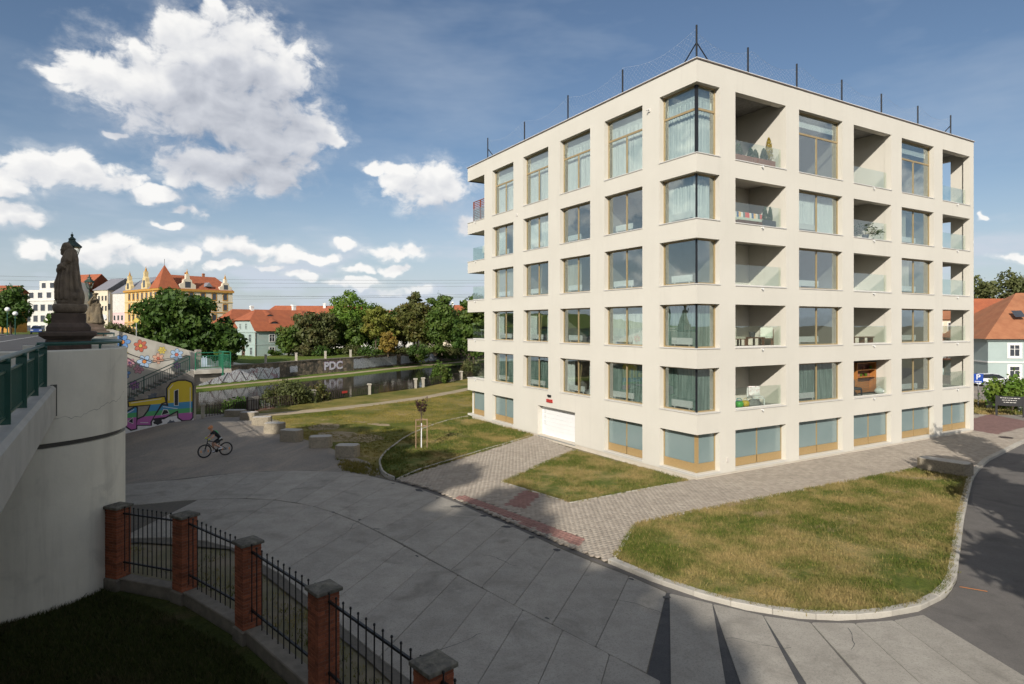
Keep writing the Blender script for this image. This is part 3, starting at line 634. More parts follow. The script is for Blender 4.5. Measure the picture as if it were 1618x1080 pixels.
# inner lawn below the brick fence, in the bridge's shade
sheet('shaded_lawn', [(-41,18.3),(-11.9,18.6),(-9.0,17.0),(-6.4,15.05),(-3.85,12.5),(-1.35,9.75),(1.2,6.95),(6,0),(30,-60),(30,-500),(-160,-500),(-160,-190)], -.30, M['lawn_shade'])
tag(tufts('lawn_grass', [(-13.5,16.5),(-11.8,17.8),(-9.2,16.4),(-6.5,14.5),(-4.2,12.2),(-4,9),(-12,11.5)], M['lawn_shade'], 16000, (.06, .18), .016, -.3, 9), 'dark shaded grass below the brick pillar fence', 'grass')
tag(tufts('weeds', [(-12.5,20.5),(-9.2,19.9),(-6.8,17.8),(-3.9,14.3),(-2,12),(-3.6,12.9),(-6.2,15.6),(-8.9,17.5),(-11.7,19.1)], M['lawn_left'], 1500, (.04, .14), .012, -.03, 12, clump=.6), 'low weeds along the road side of the brick fence', 'weeds')

def edge_tufts(name, line, mat, n, lab, z=.07, seed=41):
    r = np.random.default_rng(seed); P = [Vector(p) for p in line]; L = np.cumsum([0] + [(b - a).length for a, b in zip(P[:-1], P[1:])]); X = []; Y = []
    for s in r.uniform(0, L[-1], n):
        i = min(int(np.searchsorted(L, s)) - 1, len(P) - 2); i = max(i, 0); q = P[i].lerp(P[i+1], (s - L[i]) / (L[i+1] - L[i])); X.append(q.x + r.normal(0, .05)); Y.append(q.y + r.normal(0, .05))
    bl_ = 6; T = n * bl_; X = np.repeat(X, bl_) + r.normal(0, .04, T); Y = np.repeat(Y, bl_) + r.normal(0, .04, T); H = r.uniform(.05, .15, T); a = r.uniform(0, 6.28, T); la = r.uniform(0, 6.28, T); w = .012; V = np.empty((T, 3, 3))
    V[:, 0] = np.c_[X - np.cos(a)*w, Y - np.sin(a)*w, np.full(T, z)]; V[:, 1] = np.c_[X + np.cos(a)*w, Y + np.sin(a)*w, np.full(T, z)]; V[:, 2] = np.c_[X + np.cos(la)*H*.7, Y + np.sin(la)*H*.7, z + H]
    return tag(bigmesh(name, V.reshape(-1, 3), np.arange(T * 3).reshape(-1, 3), mat, col=np.repeat(r.uniform(0, 1, T), 3)), lab, 'grass', kind='stuff')
edge_tufts('edge_grass', BIG + BIG[:1], M['lawn_dry'], 1500, 'longer grass overhanging the kerb of the large lawn')
edge_tufts('edge_grass', TRI + TRI[:1], M['lawn_dry'], 600, 'longer grass along the edge of the triangular lawn', seed=42)
edge_tufts('edge_grass', LEFT + LEFT[:1], M['lawn_left'], 420, 'longer grass along the edge of the sapling lawn', seed=43)
# ------------------------------------------------------------------ apartment building (local frame: x along the right facade, y along the left one)
BRZ = math.atan2(.5075, .8617)
bld = empty('apartment_building', (C0.x, C0.y, .06), BRZ, 'cream five storey apartment block with large bronze framed windows and recessed balconies', 'building')
RU = [(0, 1.52), (2.6, 6.4), (7.45, 11.25), (12.3, 16.08), (17.2, 20.9), (21.95, 25.5)]; RW = 26.0
LU = [(0, 2.41), (3.64, 6.69), (7.96, 10.96), (12.24, 15.24), (16.53, 19.54), (20.77, 23.54)]; LW = 23.54
SILL = [3.06, 6.06, 9.06, 12.08, 15.1]; HEAD = [5.12, 8.12, 11.16, 14.2, 18.33]; GS, GH = .25, 2.08; TOP = 19.36; WT = .40
def fl(fac):
    return dict(loc=(0, 0, 0), rz=0.0) if fac == 'R' else dict(loc=(0, LW, 0), rz=-math.pi / 2)
def fu(fac, u0, u1): return (u0, u1) if fac == 'R' else (LW - u1, LW - u0)

def wallgrid(us, zs, solid, t=WT, y0=0.0):
    mb = MB(); n, m = len(us) - 1, len(zs) - 1; ok = lambda i, j: 0 <= i < n and 0 <= j < m and solid[i][j]
    for i in range(n):
        for j in range(m):
            if not solid[i][j]: continue
            a, b, c, d = us[i], us[i+1], zs[j], zs[j+1]
            mb.add([(a,y0,c),(b,y0,c),(b,y0,d),(a,y0,d)], [(0,1,2,3)]); mb.add([(a,y0+t,c),(b,y0+t,c),(b,y0+t,d),(a,y0+t,d)], [(3,2,1,0)])
            if not ok(i-1, j): mb.add([(a,y0,c),(a,y0+t,c),(a,y0+t,d),(a,y0,d)], [(3,2,1,0)])
            if not ok(i+1, j): mb.add([(b,y0,c),(b,y0+t,c),(b,y0+t,d),(b,y0,d)], [(0,1,2,3)])
            if not ok(i, j-1): mb.add([(a,y0,c),(b,y0,c),(b,y0+t,c),(a,y0+t,c)], [(3,2,1,0)])
            if not ok(i, j+1): mb.add([(a,y0,d),(b,y0,d),(b,y0+t,d),(a,y0+t,d)], [(0,1,2,3)])
    return mb
def facade(spans, W_, ground, wstart=0.0, skip_end=False):
    us = sorted({wstart, W_} | {min(x, W_) for s in spans for x in s} | {min(x, W_) for s in ground for x in s[:2]})
    zs = sorted({.12, TOP} | set(SILL) | set(HEAD) | {GS, GH} | {z for g in ground for z in g[2:]})
    sol = [[True] * (len(zs) - 1) for _ in range(len(us) - 1)]
    for i in range(len(us) - 1):
        um = (us[i] + us[i+1]) / 2
        for j in range(len(zs) - 1):
            zm = (zs[j] + zs[j+1]) / 2
            if any(a < um < b for a, b in spans) and any(s < zm < h for s, h in zip(SILL, HEAD)): sol[i][j] = False
            if any(g[0] < um < g[1] and g[2] < zm < g[3] for g in ground): sol[i][j] = False
    return us, zs, sol
GR = [(a, b, GS, GH) for a, b in RU]
us, zs, sol = facade(RU, RW, GR); wr = wallgrid(us, zs, sol).build('wall', M['plaster'], bld)
GARAGE = (9.42, 13.46, .0, 1.98)
lu = [fu('L', a, b) for a, b in LU]
GLo = [fu('L', a, b) + (GS, GH) for a, b in (LU[0], LU[1], LU[4])] + [fu('L', LU[5][0], LW) + (GS, GH)] + [fu('L', *GARAGE[:2]) + (.12, 1.98)]
us, zs, sol = facade(lu, LW - WT - .002, GLo); wallgrid(us, zs, sol).build('wall', M['plaster'], bld, **fl('L'))
# end wall on the right (opens behind the last balcony), rear wall, end wall on the left
mb = MB(); ER = RW - .35
for s, h in zip([.12] + HEAD, SILL + [TOP]): mb.box(ER, RW - .002, WT, LW - .3, s, h)
for s, h in zip(SILL, HEAD): mb.box(ER, RW - .002, WT, 1.23, s, h); mb.box(ER, RW - .002, 3.3, LW - .3, s, h)
mb.build('end_wall', M['plaster'], bld)
mb = MB()
for s, h in zip([.12] + HEAD, SILL + [TOP]): mb.box(WT + .002, RW - .4, LW - .36, LW - .002, s, h)
for s, h in zip(SILL, HEAD): mb.box(2.2, RW - .4, LW - .36, LW - .002, s, h)
mb.build('rear_wall', M['plaster'], bld)
MB().box(.03, RW - .03, .03, LW - .7, -.2, .12).build('plinth', M['plinth'], bld)
# storey slabs, rooms
mb = MB(); ZS = [(GH + .25, SILL[0] - .02)] + [(HEAD[i] + .3, SILL[i+1] - .02) for i in range(4)]
for a, b in ZS: mb.box(WT - .002, ER + .001, WT - .002, LW - .362, a, b)
mb.build('floor_slab', M['plaster_in'], bld)
MB().box(WT - .05, ER + .02, WT - .05, LW - .34, HEAD[4] + .3, TOP - .25).build('roof_slab', M['roof_gravel'], bld)
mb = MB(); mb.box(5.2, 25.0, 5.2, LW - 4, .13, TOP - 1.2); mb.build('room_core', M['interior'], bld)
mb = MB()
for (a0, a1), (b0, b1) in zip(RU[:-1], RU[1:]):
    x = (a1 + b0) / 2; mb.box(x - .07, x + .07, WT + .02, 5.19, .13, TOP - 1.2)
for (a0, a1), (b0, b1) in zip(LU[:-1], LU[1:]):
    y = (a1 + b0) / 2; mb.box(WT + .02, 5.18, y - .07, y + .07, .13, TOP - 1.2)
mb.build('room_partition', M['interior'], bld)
# coping: thin dark sheet edge
mb = MB(); o_ = .05
mb.box(-o_, RW + o_, -o_, .42, TOP, TOP + .05); mb.box(-o_, .42, .422, LW + o_, TOP, TOP + .05); mb.box(RW - .42, RW + o_, .422, LW + o_, TOP, TOP + .05); mb.box(.422, RW - .422, LW - .42, LW + o_, TOP, TOP + .05)
mb.build('coping', M['coping'], bld)
mb = MB(); mb.box(-o_ - .004, RW + o_, -o_ - .004, .40, TOP + .052, TOP + .075); mb.box(-o_ - .004, .40, .402, LW + o_, TOP + .052, TOP + .075)
mb.build('coping_cap', M['white_paint'], bld)

# --- windows
def curtain(par, u0, u1, z0, z1, y, mat, fac, amp=.045, fold=.17, name='curtain', sway=0.0):
    mb = MB(); n = max(6, int((u1 - u0) / fold * 6)); ph = random.uniform(0, 6)
    top = []; bot = []
    for i in range(n + 1):
        u = u0 + (u1 - u0) * i / n; k = 2 * math.pi * (u - u0) / fold
        w = amp * (math.sin(k + ph + .8 * math.sin(k * .23)) + .4 * math.sin(k * .61 + 1))
        top.append((u, y + w * .7, z1)); bot.append((u + sway * math.sin(k * .13), y + w * 1.15, z0))
    m = n + 1; mb.add(top + bot, [(i, m + i, m + i + 1, i + 1) for i in range(n)])
    o = mb.build(name, mat, par, smooth=True); return o
FRD = (.27, .345)
def window(fac, u0, u1, z0, z1, curt='white', transom=None, mull=True, rad=True, opened=False):
    a, b = fu(fac, u0, u1); k = fl(fac); y0, y1 = FRD; t = .055; mb = MB()
    mb.box(a, a + t, y0, y1, z0, z1); mb.box(b - t, b, y0, y1, z0, z1); mb.box(a + t, b - t, y0, y1, z0, z0 + t); mb.box(a + t, b - t, y0, y1, z1 - t - .02, z1)
    c = (a + b) / 2; zt = transom if transom else z1 - t - .02
    if transom: mb.box(a + t, b - t, y0 + .002, y1 - .002, zt - .05, zt + .05)
    zz = zt - .05 if transom else zt
    if mull: mb.box(c - .035, c + .035, y0 + .003, y1 - .003, z0 + t, zz)
    w = mb.build('window', M['bronze'], bld, k['loc'], k['rz'])
    yg = (y0 + y1) / 2
    def pane(p, q, r, s):
        m2 = MB(); m2.box(p, q, yg - .006, yg + .006, r, s); m2.build('pane', M['glass'], w)
    if mull: pane(a + t, c - .035, z0 + t, zz); pane(c + .035, b - t, z0 + t, zz)
    else: pane(a + t, b - t, z0 + t, zz)
    if transom: pane(a + t, b - t, zt + .05, z1 - t - .02)
    m3 = MB(); m3.box(a - .02, b + .02, -.035, y0 - .002, z0 - .045, z0 - .004); m3.build('sill', M['sill'], w)
    furnish(w, fac, a, b, z0, z1, zt, curt, rad, opened)
    return w
def furnish(w, fac, a, b, z0, z1, zt, curt, rad, opened=False):
    yc = .56; g = random.uniform
    if curt == 'white':
        curtain(w, a + .03, b - .03, z0 + .03, zt, yc, M['curt_white'], fac, .035, .16)
    elif curt == 'top':                      # tall top storey: valance in the transom light, sheers below
        curtain(w, a + .03, b - .03, z0 + .03, zt + .12, yc, M['curt_white'], fac, .03, .16)
        curtain(w, a + .02, b - .02, zt + .10, zt + .48, yc - .07, M['curt_white'], fac, .03, .3, 'valance')
        curtain(w, a + .02, b - .02, zt + .40, z1 + .05, yc - .02, M['curt_white'], fac, .008, .6, 'blind')
    elif curt == 'green': curtain(w, a + .03, b - .03, z0 + .03, z1 + .05, yc, M['curt_green'], fac, .05, .2)
    elif curt == 'parted':
        s = (b - a) * g(.22, .34); curtain(w, a + .03, a + s, z0 + .03, z1 + .05, yc, M['curt_white'], fac, .05, .12); curtain(w, b - s, b - .03, z0 + .03, z1 + .05, yc, M['curt_white'], fac, .05, .12)
    elif curt == 'left': curtain(w, a + .03, a + (b - a) * g(.4, .5), z0 + .03, z1 + .05, yc, M['curt_warm'], fac, .04, .15)
    elif curt == 'right': curtain(w, a + (b - a) * g(.52, .6), b - .03, z0 + .03, z1 + .05, yc, M['curt_white'], fac, .04, .15)
    elif curt == 'blind': curtain(w, a + .05, b - .05, z0 + .03, z1 + .05, yc - .1, M['blind'], fac, .004, .9, 'blind')
    if rad:
        m = MB(); r0 = a + (b - a) * g(.08, .16); r1 = r0 + (b - a) * g(.4, .55)
        m.cbox(r0, r1, .40, .47, z0 + .16, z0 + .46, .01); m.box(r0 + .1, r0 + .14, .41, .46, z0 + .03, z0 + .16); m.box(r1 - .14, r1 - .1, .41, .46, z0 + .03, z0 + .16)
        m.build('radiator', M['white_paint'], w)
    if opened:                               # tilted sash in the right half
        c = (a + b) / 2; m = MB()
        m.loft([[(c + .03, .30, z0 + .1), (c + .09, .30, z0 + .1), (c + .09, .36, z0 + .1), (c + .03, .36, z0 + .1)], [(c + .03, .46, z1 - .1), (c + .09, .46, z1 - .1), (c + .09, .52, z1 - .1), (c + .03, .52, z1 - .1)]]); m.build('tilted_sash', M['bronze'], w)
def panelwin(fac, u0, u1, z0, z1, corner=None):
    a, b = fu(fac, u0, u1); k = fl(fac); y0, y1 = FRD; t = .05; mb = MB(); zp = z0 + .42
    mb.box(a, a + t, y0, y1, z0, z1); mb.box(b - t, b, y0, y1, z0, z1); mb.box(a + t, b - t, y0, y1, z1 - t, z1); c = (a + b) / 2
    if b - a > 2.6: mb.box(c - .035, c + .035, y0 + .003, y1 - .003, zp, z1 - t)
    w = mb.build('window', M['bronze'], bld, k['loc'], k['rz'])
    segs = [(a + t, c - .035), (c + .035, b - t)] if b - a > 2.6 else [(a + t, b - t)]
    for p, q in segs:
        MB().box(p, q, y0 + .03, y0 + .05, zp, z1 - t).build('frosted_pane', M['frosted'], w)
        MB().box(p + .002, q - .002, y0 + .006, y0 + .045, z0 + .02, zp - .006).build('panel', M['oak'], w)
    MB().box(a - .02, b + .02, -.035, y0 - .002, z0 - .045, z0 - .004).build('sill', M['sill'], w)
    return w
TR = 17.22
styleR = {2: ['green', 'none', 'none', 'blind', 'top2'], 4: ['none', 'left', 'left', 'left', 'top2']}
for col, (u0, u1) in enumerate(RU):
    if col in (2, 4):
        for r in range(5):
            st = {('R', 2, 0): 'green', ('R', 2, 1): 'none', ('R', 2, 2): 'none', ('R', 2, 3): 'white', ('R', 2, 4): 'none',
                  ('R', 4, 0): 'none', ('R', 4, 1): 'none', ('R', 4, 2): 'left', ('R', 4, 3): 'left', ('R', 4, 4): 'none'}[('R', col, r)]
            w = window('R', u0, u1, SILL[r], HEAD[r], st, TR if r == 4 else None, True, r < 4)
            if r == 4: curtain(w, u0 + .05, u1 - .05, TR + .45, TR + .75, .5, M['curt_white'], 'R', .006, .8, 'blind')
LST = {1: ['green', 'white', 'none', 'none', 'top'], 2: ['parted', 'none', 'left', 'none', 'top'], 3: ['green', 'parted', 'none', 'white', 'top'], 4: ['green', 'parted', 'blind', 'parted', 'top']}
for col in (1, 2, 3, 4):
    for r in range(5):
        window('L', *LU[col], SILL[r], HEAD[r], LST[col][r], TR if r == 4 else None, True, r < 4, (col, r) in ((3, 2), (3, 1), (2, 0)))
for col in range(1, 6): panelwin('R', *RU[col], GS, GH)
for col in (1, 4): panelwin('L', *LU[col], GS, GH)
panelwin('L', LU[5][0], LW - .55, GS, GH)
# --- corner windows: two panes meeting at a dark post
def corner_window(r):
    z0, z1 = (SILL[r], HEAD[r]) if r >= 0 else (GS, GH); t = .065; y0, y1 = FRD; a, b = RU[0][1], LU[0][1]; yg = .31
    mb = MB(); zt = TR if r == 4 else None
    mb.box(a - t, a, y0, y1, z0, z1); mb.box(y0, y1, b - t, b, z0, z1)
    mb.box(y1 + .1, a - t, y0 + .002, y1, z1 - t, z1); mb.box(y0 + .002, y1, y1 + .1, b - t, z1 - t, z1)
    mb.box(y1 + .1, a - t, y0 + .002, y1, z0, z0 + t); mb.box(y0 + .002, y1, y1 + .1, b - t, z0, z0 + t)
    if zt: mb.box(y1 + .1, a - t, y0 + .002, y1, zt - .05, zt + .05); mb.box(y0 + .002, y1, y1 + .1, b - t, zt - .05, zt + .05)
    w = mb.build('window', M['bronze'], bld)
    pm = M['oak'] if r < 0 else M['black_metal']
    mb = MB()
    if r < 0: mb.box(y0 - .01, y1 + .05, y0 - .01, y1 + .05, z0, z1)
    else: mb.box(y0 + .0, y0 + (.12 if r == 4 else .07), y0 + .0, y0 + (.12 if r == 4 else .07), z0, z1)
    mb.build('corner_post', pm, w)
    if r < 0:
        zp = z0 + .42
        MB().box(y1 + .05, a - t, y0 + .03, y0 + .05, zp, z1 - t).build('frosted_pane', M['frosted'], w); MB().box(y0 + .03, y0 + .05, y1 + .05, b - t, zp, z1 - t).build('frosted_pane', M['frosted'], w)
        MB().box(y1 + .052, a - t, y0 + .006, y0 + .045, z0 + t, zp - .005).build('panel', M['oak'], w); MB().box(y0 + .006, y0 + .045, y1 + .052, b - t, z0 + t, zp - .005).build('panel', M['oak'], w)
    else:
        zz = [(z0 + t, z1 - t)] if not zt else [(z0 + t, zt - .05), (zt + .05, z1 - t)]
        for p, q in zz:
            MB().box(y0 + .07, a - t, yg - .006, yg + .006, p, q).build('pane', M['glass'], w); MB().box(yg - .006, yg + .006, y0 + .07, b - t, p, q).build('pane', M['glass'], w)
        mat = {0: 'curt_green', 1: 'curt_green', 2: None, 3: 'curt_white', 4: 'curt_white'}[r]
        if mat:
            def side(u0, u1, flip, zlo, zhi, name='curtain', amp=.04, yy=.58):
                o = curtain(w, u0, u1, zlo, zhi, yy, M[mat], 'R', amp, .17, name)
                if flip:
                    for v in o.data.vertices: v.co.x, v.co.y = v.co.y, v.co.x
            for u1, fp in ((a - .03, False), (b - .03, True)):
                side(.56, u1, fp, z0 + .03, (zt or z1) + .06)
                if zt: side(.5, u1, fp, zt + .12, zt + .5, 'valance', .03, .5); side(.53, u1, fp, zt + .42, z1 + .04, 'blind', .006, .54)
        if r < 4:
            m = MB(); m.cbox(.40, .47, .7, 2.0, z0 + .14, z0 + .46, .01); m.box(.41, .46, .85, .9, z0 + .05, z0 + .14); m.box(.41, .46, 1.8, 1.85, z0 + .05, z0 + .14); m.build('radiator', M['white_paint'], w)
    m = MB(); m.add([(a + .02, -.035, z0 - .045), (a + .02, y0 - .002, z0 - .045), (y0 - .002, y0 - .002, z0 - .045), (y0 - .002, b + .02, z0 - .045), (-.035, b + .02, z0 - .045), (-.035, -.035, z0 - .045),
                     (a + .02, -.035, z0 - .004), (a + .02, y0 - .002, z0 - .004), (y0 - .002, y0 - .002, z0 - .004), (y0 - .002, b + .02, z0 - .004), (-.035, b + .02, z0 - .004), (-.035, -.035, z0 - .004)],
                    [(0,1,2,5),(2,3,4,5),(11,8,7,6),(11,10,9,8)] + [(i, i+6, (i+1)%6+6, (i+1)%6) for i in range(6)]); m.build('sill', M['sill'], w)
for r in range(-1, 5): corner_window(r)

# --- recessed balconies on the right facade
M['deck'] = pmat('balcony_deck', (.42, .40, .36), (.36, .34, .30), 3, .85)
def balcony(u0, u1, r, depth, endopen=False):
    z0, z1 = SILL[r], HEAD[r] + .28; d = depth; mb = MB(); e = .025
    mb.box(u0 - .26, u0 - e, WT + .003, d, z0 - .01, z1)
    if not endopen: mb.box(u1 + e, u1 + .26, WT + .003, d, z0 - .01, z1)
    # rear wall with a glazed door on its left
    dw = 1.5
    mb.box(u0 - .25, u0 + .5, d, d + .15, z0 - .01, z1); mb.box(u0 + .5 + dw, (u1 + .25) if not endopen else RW - .36, d, d + .15, z0 - .01, z1); mb.box(u0 + .5, u0 + .5 + dw, d, d + .15, z0 + 2.15, z1)
    bw = mb.build('balcony_wall', M['plaster'], bld)
    m = MB(); dx = u0 + .5; t = .07
    for p, q in ((dx, dx + t), (dx + dw - t, dx + dw), (dx + dw / 2 - .04, dx + dw / 2 + .04)): m.box(p, q, d + .03, d + .1, z0, z0 + 2.14)
    m.box(dx + t, dx + dw - t, d + .03, d + .1, z0 + 2.06, z0 + 2.14); dr = m.build('balcony_door', M['bronze'], bld)
    MB().box(dx + t, dx + dw - t, d + .06, d + .07, z0, z0 + 2.06).build('pane', M['glass'], dr)
    MB().box(u0 - .02, u1 + .02, -.035, .30, z0 - .05, z0 - .006).build('balcony_sill', M['sill'], bld)
    MB().box(u0 + e, u1 - e, .31, d, z0 - .04, z0 - .004).build('balcony_deck', M['deck'], bld)
    c = (u0 + u1) / 2
    g = MB()
    g.box(u0 + .02, u1 - .12, .20, .24, z0 - .004, z0 + .05); rail = g.build('balustrade', M['sill'], bld)
    for p, q in ((u0 + .03, c - .008), (c + .008, u1 - .13)):
        MB().box(p, q, .214, .226, z0 + .04, z0 + 1.02).build('balustrade_pane', M['bal_glass'], rail)
    s = MB(); s.lathe([(.03, 0), (.035, .01), (.035, .03)], 8, (0, 0, 0)); s.box(-.03, .03, -.10, .02, -.005, .035); s.box(-.02, .02, -.105, -.06, -.05, -.004)
    s.build('drain_spout', M['white_paint'], bld, (c, -.02, z0 - .13))
M['lampglass'] = pmat('lamp_diffuser', (.75, .75, .72), rough=.4)
for col in (1, 3, 5):
    for r in range(5):
        dp = 3.1 if r == 4 else 2.3
        if col == 5: dp = 3.3
        balcony(*RU[col], r, dp, col == 5)
        if col != 5: MB().lathe([(.15, 0), (.15, -.05), (.12, -.08), (.02, -.09)], 16).build('ceiling_lamp', M['black_metal'], bld, (RU[col][0] + 1.0, 1.5, HEAD[r] + .279))
# --- corner balconies at the far end of the left facade
def end_balcony(r):
    u0, u1 = LU[5]; z0, z1 = SILL[r], HEAD[r] + .28
    mb = MB(); mb.box(WT + .003, 2.4, u0 - .2, u0 + .0, z0 - .01, z1); mb.box(2.2, 2.4, u0 + .002, LW - .05, z0 - .01, z1); mb.build('balcony_wall', M['plaster'], bld)
    MB().box(-.035, .3, u0 - .02, LW + .03, z0 - .05, z0 - .006).build('balcony_sill', M['sill'], bld)
    g = MB(); g.box(.2, .24, u0 + .02, LW - .5, z0 - .004, z0 + .05); g.box(.24, 2.1, LW - .54, LW - .5, z0 - .004, z0 + .05); rl = g.build('balustrade', M['sill'], bld)
    MB().box(.214, .226, u0 + .03, LW - .5, z0 + .04, z0 + 1.02).build('balustrade_pane', M['bal_glass'], rl)
    MB().box(.24, 2.1, LW - .526, LW - .514, z0 + .04, z0 + 1.02).build('balustrade_pane', M['bal_glass'], rl)
    s = MB(); s.box(-.10, .02, -.03, .03, -.005, .035); s.box(-.105, -.06, -.02, .02, -.05, -.004); s.build('drain_spout', M['white_paint'], bld, (-.02, (u0 + u1) / 2, z0 - .13))
for r in range(5): end_balcony(r)
# slab ends of the corner balconies are part of the facade band: close their underside
mb = MB()
for a, b in [(GH, SILL[0] - .05)] + [(HEAD[i], SILL[i+1] - .05) for i in range(4)] + [(HEAD[4], TOP - .1)]:
    mb.box(WT + .001, 2.39, LU[5][0], LW - .364, a + .001, min(a + .3, b)) ; mb.box(.002, 2.4, LW - .362, LW - .002, a, b)
mb.build('balcony_slab', M['plaster'], bld)
# lower storey end wall set back under the overhang
mb = MB(); mb.box(.36, 8, LW - .75, LW - .55, .12, GH + .2); mb.build('end_wall', M['plaster'], bld)

# --- garage door
ga, gb = fu('L', *GARAGE[:2]); mb = MB()
for k in range(8): mb.box(ga + .002, gb - .002, .36, .40, .02 + k * .245, .02 + k * .245 + .239)
k = fl('L'); M['door_white'] = pmat('garage_door_white', (.80, .80, .79), (.77, .77, .76), 1.5, .42)
gd = mb.build('garage_door', M['door_white'], bld, k['loc'], k['rz'])
mb = MB(); mb.box(ga - .3, ga - .002, .02, .45, -.06, 2.2) if False else None
MB().box(ga - .0, gb + .0, .30, .42, 1.975, 2.0).build('door_track', M['sill'], gd)
M['grate'] = pmat('drain_grate', (.30, .34, .36), (.22, .25, .27), 20, .5, metal=.4)
MB().box(ga + .01, gb - .01, .0, .33, .02, .05).build('drain_grate', M['grate'], gd)
M['decal'] = pmat('door_decal_grey', (.55, .57, .57), rough=.5); M['red_sign'] = pmat('red_plastic', (.42, .04, .035), rough=.4)
for zc_ in (1.62, 1.26, .9):
    m = MB(); n = 20; m.add([(ga + .32 + .14*math.cos(2*math.pi*i/n), .356, zc_ + .14*math.sin(2*math.pi*i/n)) for i in range(n)] + [(ga + .32 + .10*math.cos(2*math.pi*i/n), .356, zc_ + .10*math.sin(2*math.pi*i/n)) for i in range(n)], [(i, (i+1)%n, n+(i+1)%n, n+i) for i in range(n)])
    m.box(ga + .27, ga + .37, .354, .358, zc_ - .04, zc_ + .05); m.build('door_decal', M['decal'], gd)
c = (ga + gb) / 2 - .62
m = MB(); m.cbox(c - .32, c + .32, -.06, -.002, 2.30, 2.50, .01); m.build('warning_lamp', M['red_sign'], bld, k['loc'], k['rz'])
m = MB(); m.cbox(c - .16, c + .16, -.10, -.002, 2.66, 2.78, .02); m.box(c - .03, c + .03, -.12, -.1, 2.69, 2.75); m.build('motion_sensor', M['black_metal'], bld, k['loc'], k['rz'])
m = MB(); m.box(-.06, .06, -.05, 0, -.09, .09); m.tube([(0, -.05, 0), (0, -.16, .03), (0, -.2, -.05)], .03); m.build('wall_camera', M['sill'], bld, (0, 3.1, 17.9), -math.pi / 2)
m = MB(); m.box(-.06, .06, -.05, 0, -.07, .07); m.build('wall_vent', M['sill'], bld, (0, 16.0, 14.6), -math.pi / 2)
m = MB(); m.box(-.08, .08, -.03, 0, -.1, .1); m.build('meter_plate', M['plaster_in'], bld, (2.05, -.001, .72))

# --- roof edge posts with bird net
posts = {'L': [], 'R': []}
def roofpost(u, v, h, brace):
    m = MB(); m.tube([(0, 0, 0), (0, 0, h)], .045, 8); m.lathe([(.09, 0), (.09, .02)], 10)
    for dx, dy in brace: m.tube([(0, 0, h * .5), (dx, dy, .02)], .03, 6)
    return m.build('net_post', M['black_metal'], bld, (u, v, TOP + .077))
roofpost(.2, .2, 1.6, [(.9, .02), (.02, .9)])
for u, h in ((3.75, 1.35), (7.55, 1.35), (11.5, 1.3), (15.4, 1.25), (19.4, 1.25), (23.4, 1.35)): roofpost(u, .2, h, [(-.8, .1)] if u > 23 else [])
for v, h in ((5.4, 1.35), (10.4, 1.55), (15.4, 1.35), (20.6, 1.6)): roofpost(.2, v, h, [(.1, -.8)] if v > 20 else [])
M['wire'] = pmat('net_wire', (.55, .56, .58), rough=.5, metal=.3)
def net(ax, v0, v1, n, ztop, name='bird_net'):
    m = MB(); L_ = v1 - v0; step = .28; k = int(L_ / step)
    P = (lambda t, z: (.22, t, z)) if ax == 'y' else (lambda t, z: (t, .22, z))
    sag = lambda t: ztop - .45 * math.sin(math.pi * ((t - v0) % n) / n)
    for i in range(-4, k + 1):
        for s in (1, -1):
            a = v0 + i * step; pts = []
            for q in range(9):
                h = q / 8; t = a + s * h * 1.2 + (0 if s > 0 else 1.2)
                if v0 <= t <= v1: pts.append(P(t, TOP + .08 + h * (sag(t))))
            if len(pts) > 2: m.tube(pts, .0016, 3, cap=False)
    pts = [P(v0 + L_ * i / 80, TOP + .08 + sag(v0 + L_ * i / 80)) for i in range(81)]; m.tube(pts, .003, 3, cap=False)
    o = m.build(name, M['wire'], bld); o['kind'] = 'stuff'; return o
net('y', .25, 20.6, 5.1, 1.45); net('x', .25, 23.4, 3.87, 1.25)
# ------------------------------------------------------------------ brick pillar fence in the foreground
M['brick'] = pmat('fence_brick', (.27, .082, .034), (.19, .055, .026), 14, .85, .4, 60, rnd=.28, coords='pos')
M['mortar'] = pmat('mortar', (.20, .17, .14), (.15, .13, .11), 20, .95, .4, 40)
M['cap'] = pmat('mossy_cap', (.13, .12, .10), (.075, .07, .055), 7, .95, .8, 26, stain=(.24, .22, .17), stain_scale=5, stain_amt=.7)
M['iron'] = pmat('painted_iron', (.012, .012, .013), (.02, .018, .017), 12, .5, metal=.3)
M['plinth_c'] = pmat('plinth_concrete', (.20, .175, .14), (.14, .125, .10), 4, .95, .5, 25)
FP = [(-11.25,17.95),(-8.9,17.1),(-6.3,15.0),(-3.7,12.35),(-1.2,9.6),(1.3,6.85)]
brick_me = MB().loft([[(0,0,0),(.292,0,0),(.292,.143,0),(0,.143,0)],[(0,0,.058),(.292,0,.058),(.292,.143,.058),(0,.143,.058)],[(.004,.004,.063),(.288,.004,.063),(.288,.139,.063),(.004,.139,.063)]]).mesh('brick', M['brick'])
pl_lab = ['brick fence pillar with stone cap standing against the round bridge pier', 'brick fence pillar with stone cap, second from the bridge pier', 'brick fence pillar with mossy cap in the middle of the fence',
          'tall brick fence pillar, second from the bottom edge of the photo', 'nearest brick fence pillar with speckled cap at the bottom edge', 'brick fence pillar beyond the bottom edge of the photo']
def fdir(i):
    a = Vector(FP[max(i-1, 0)]); b = Vector(FP[min(i+1, len(FP)-1)]); return math.atan2(b.y - a.y, b.x - a.x)
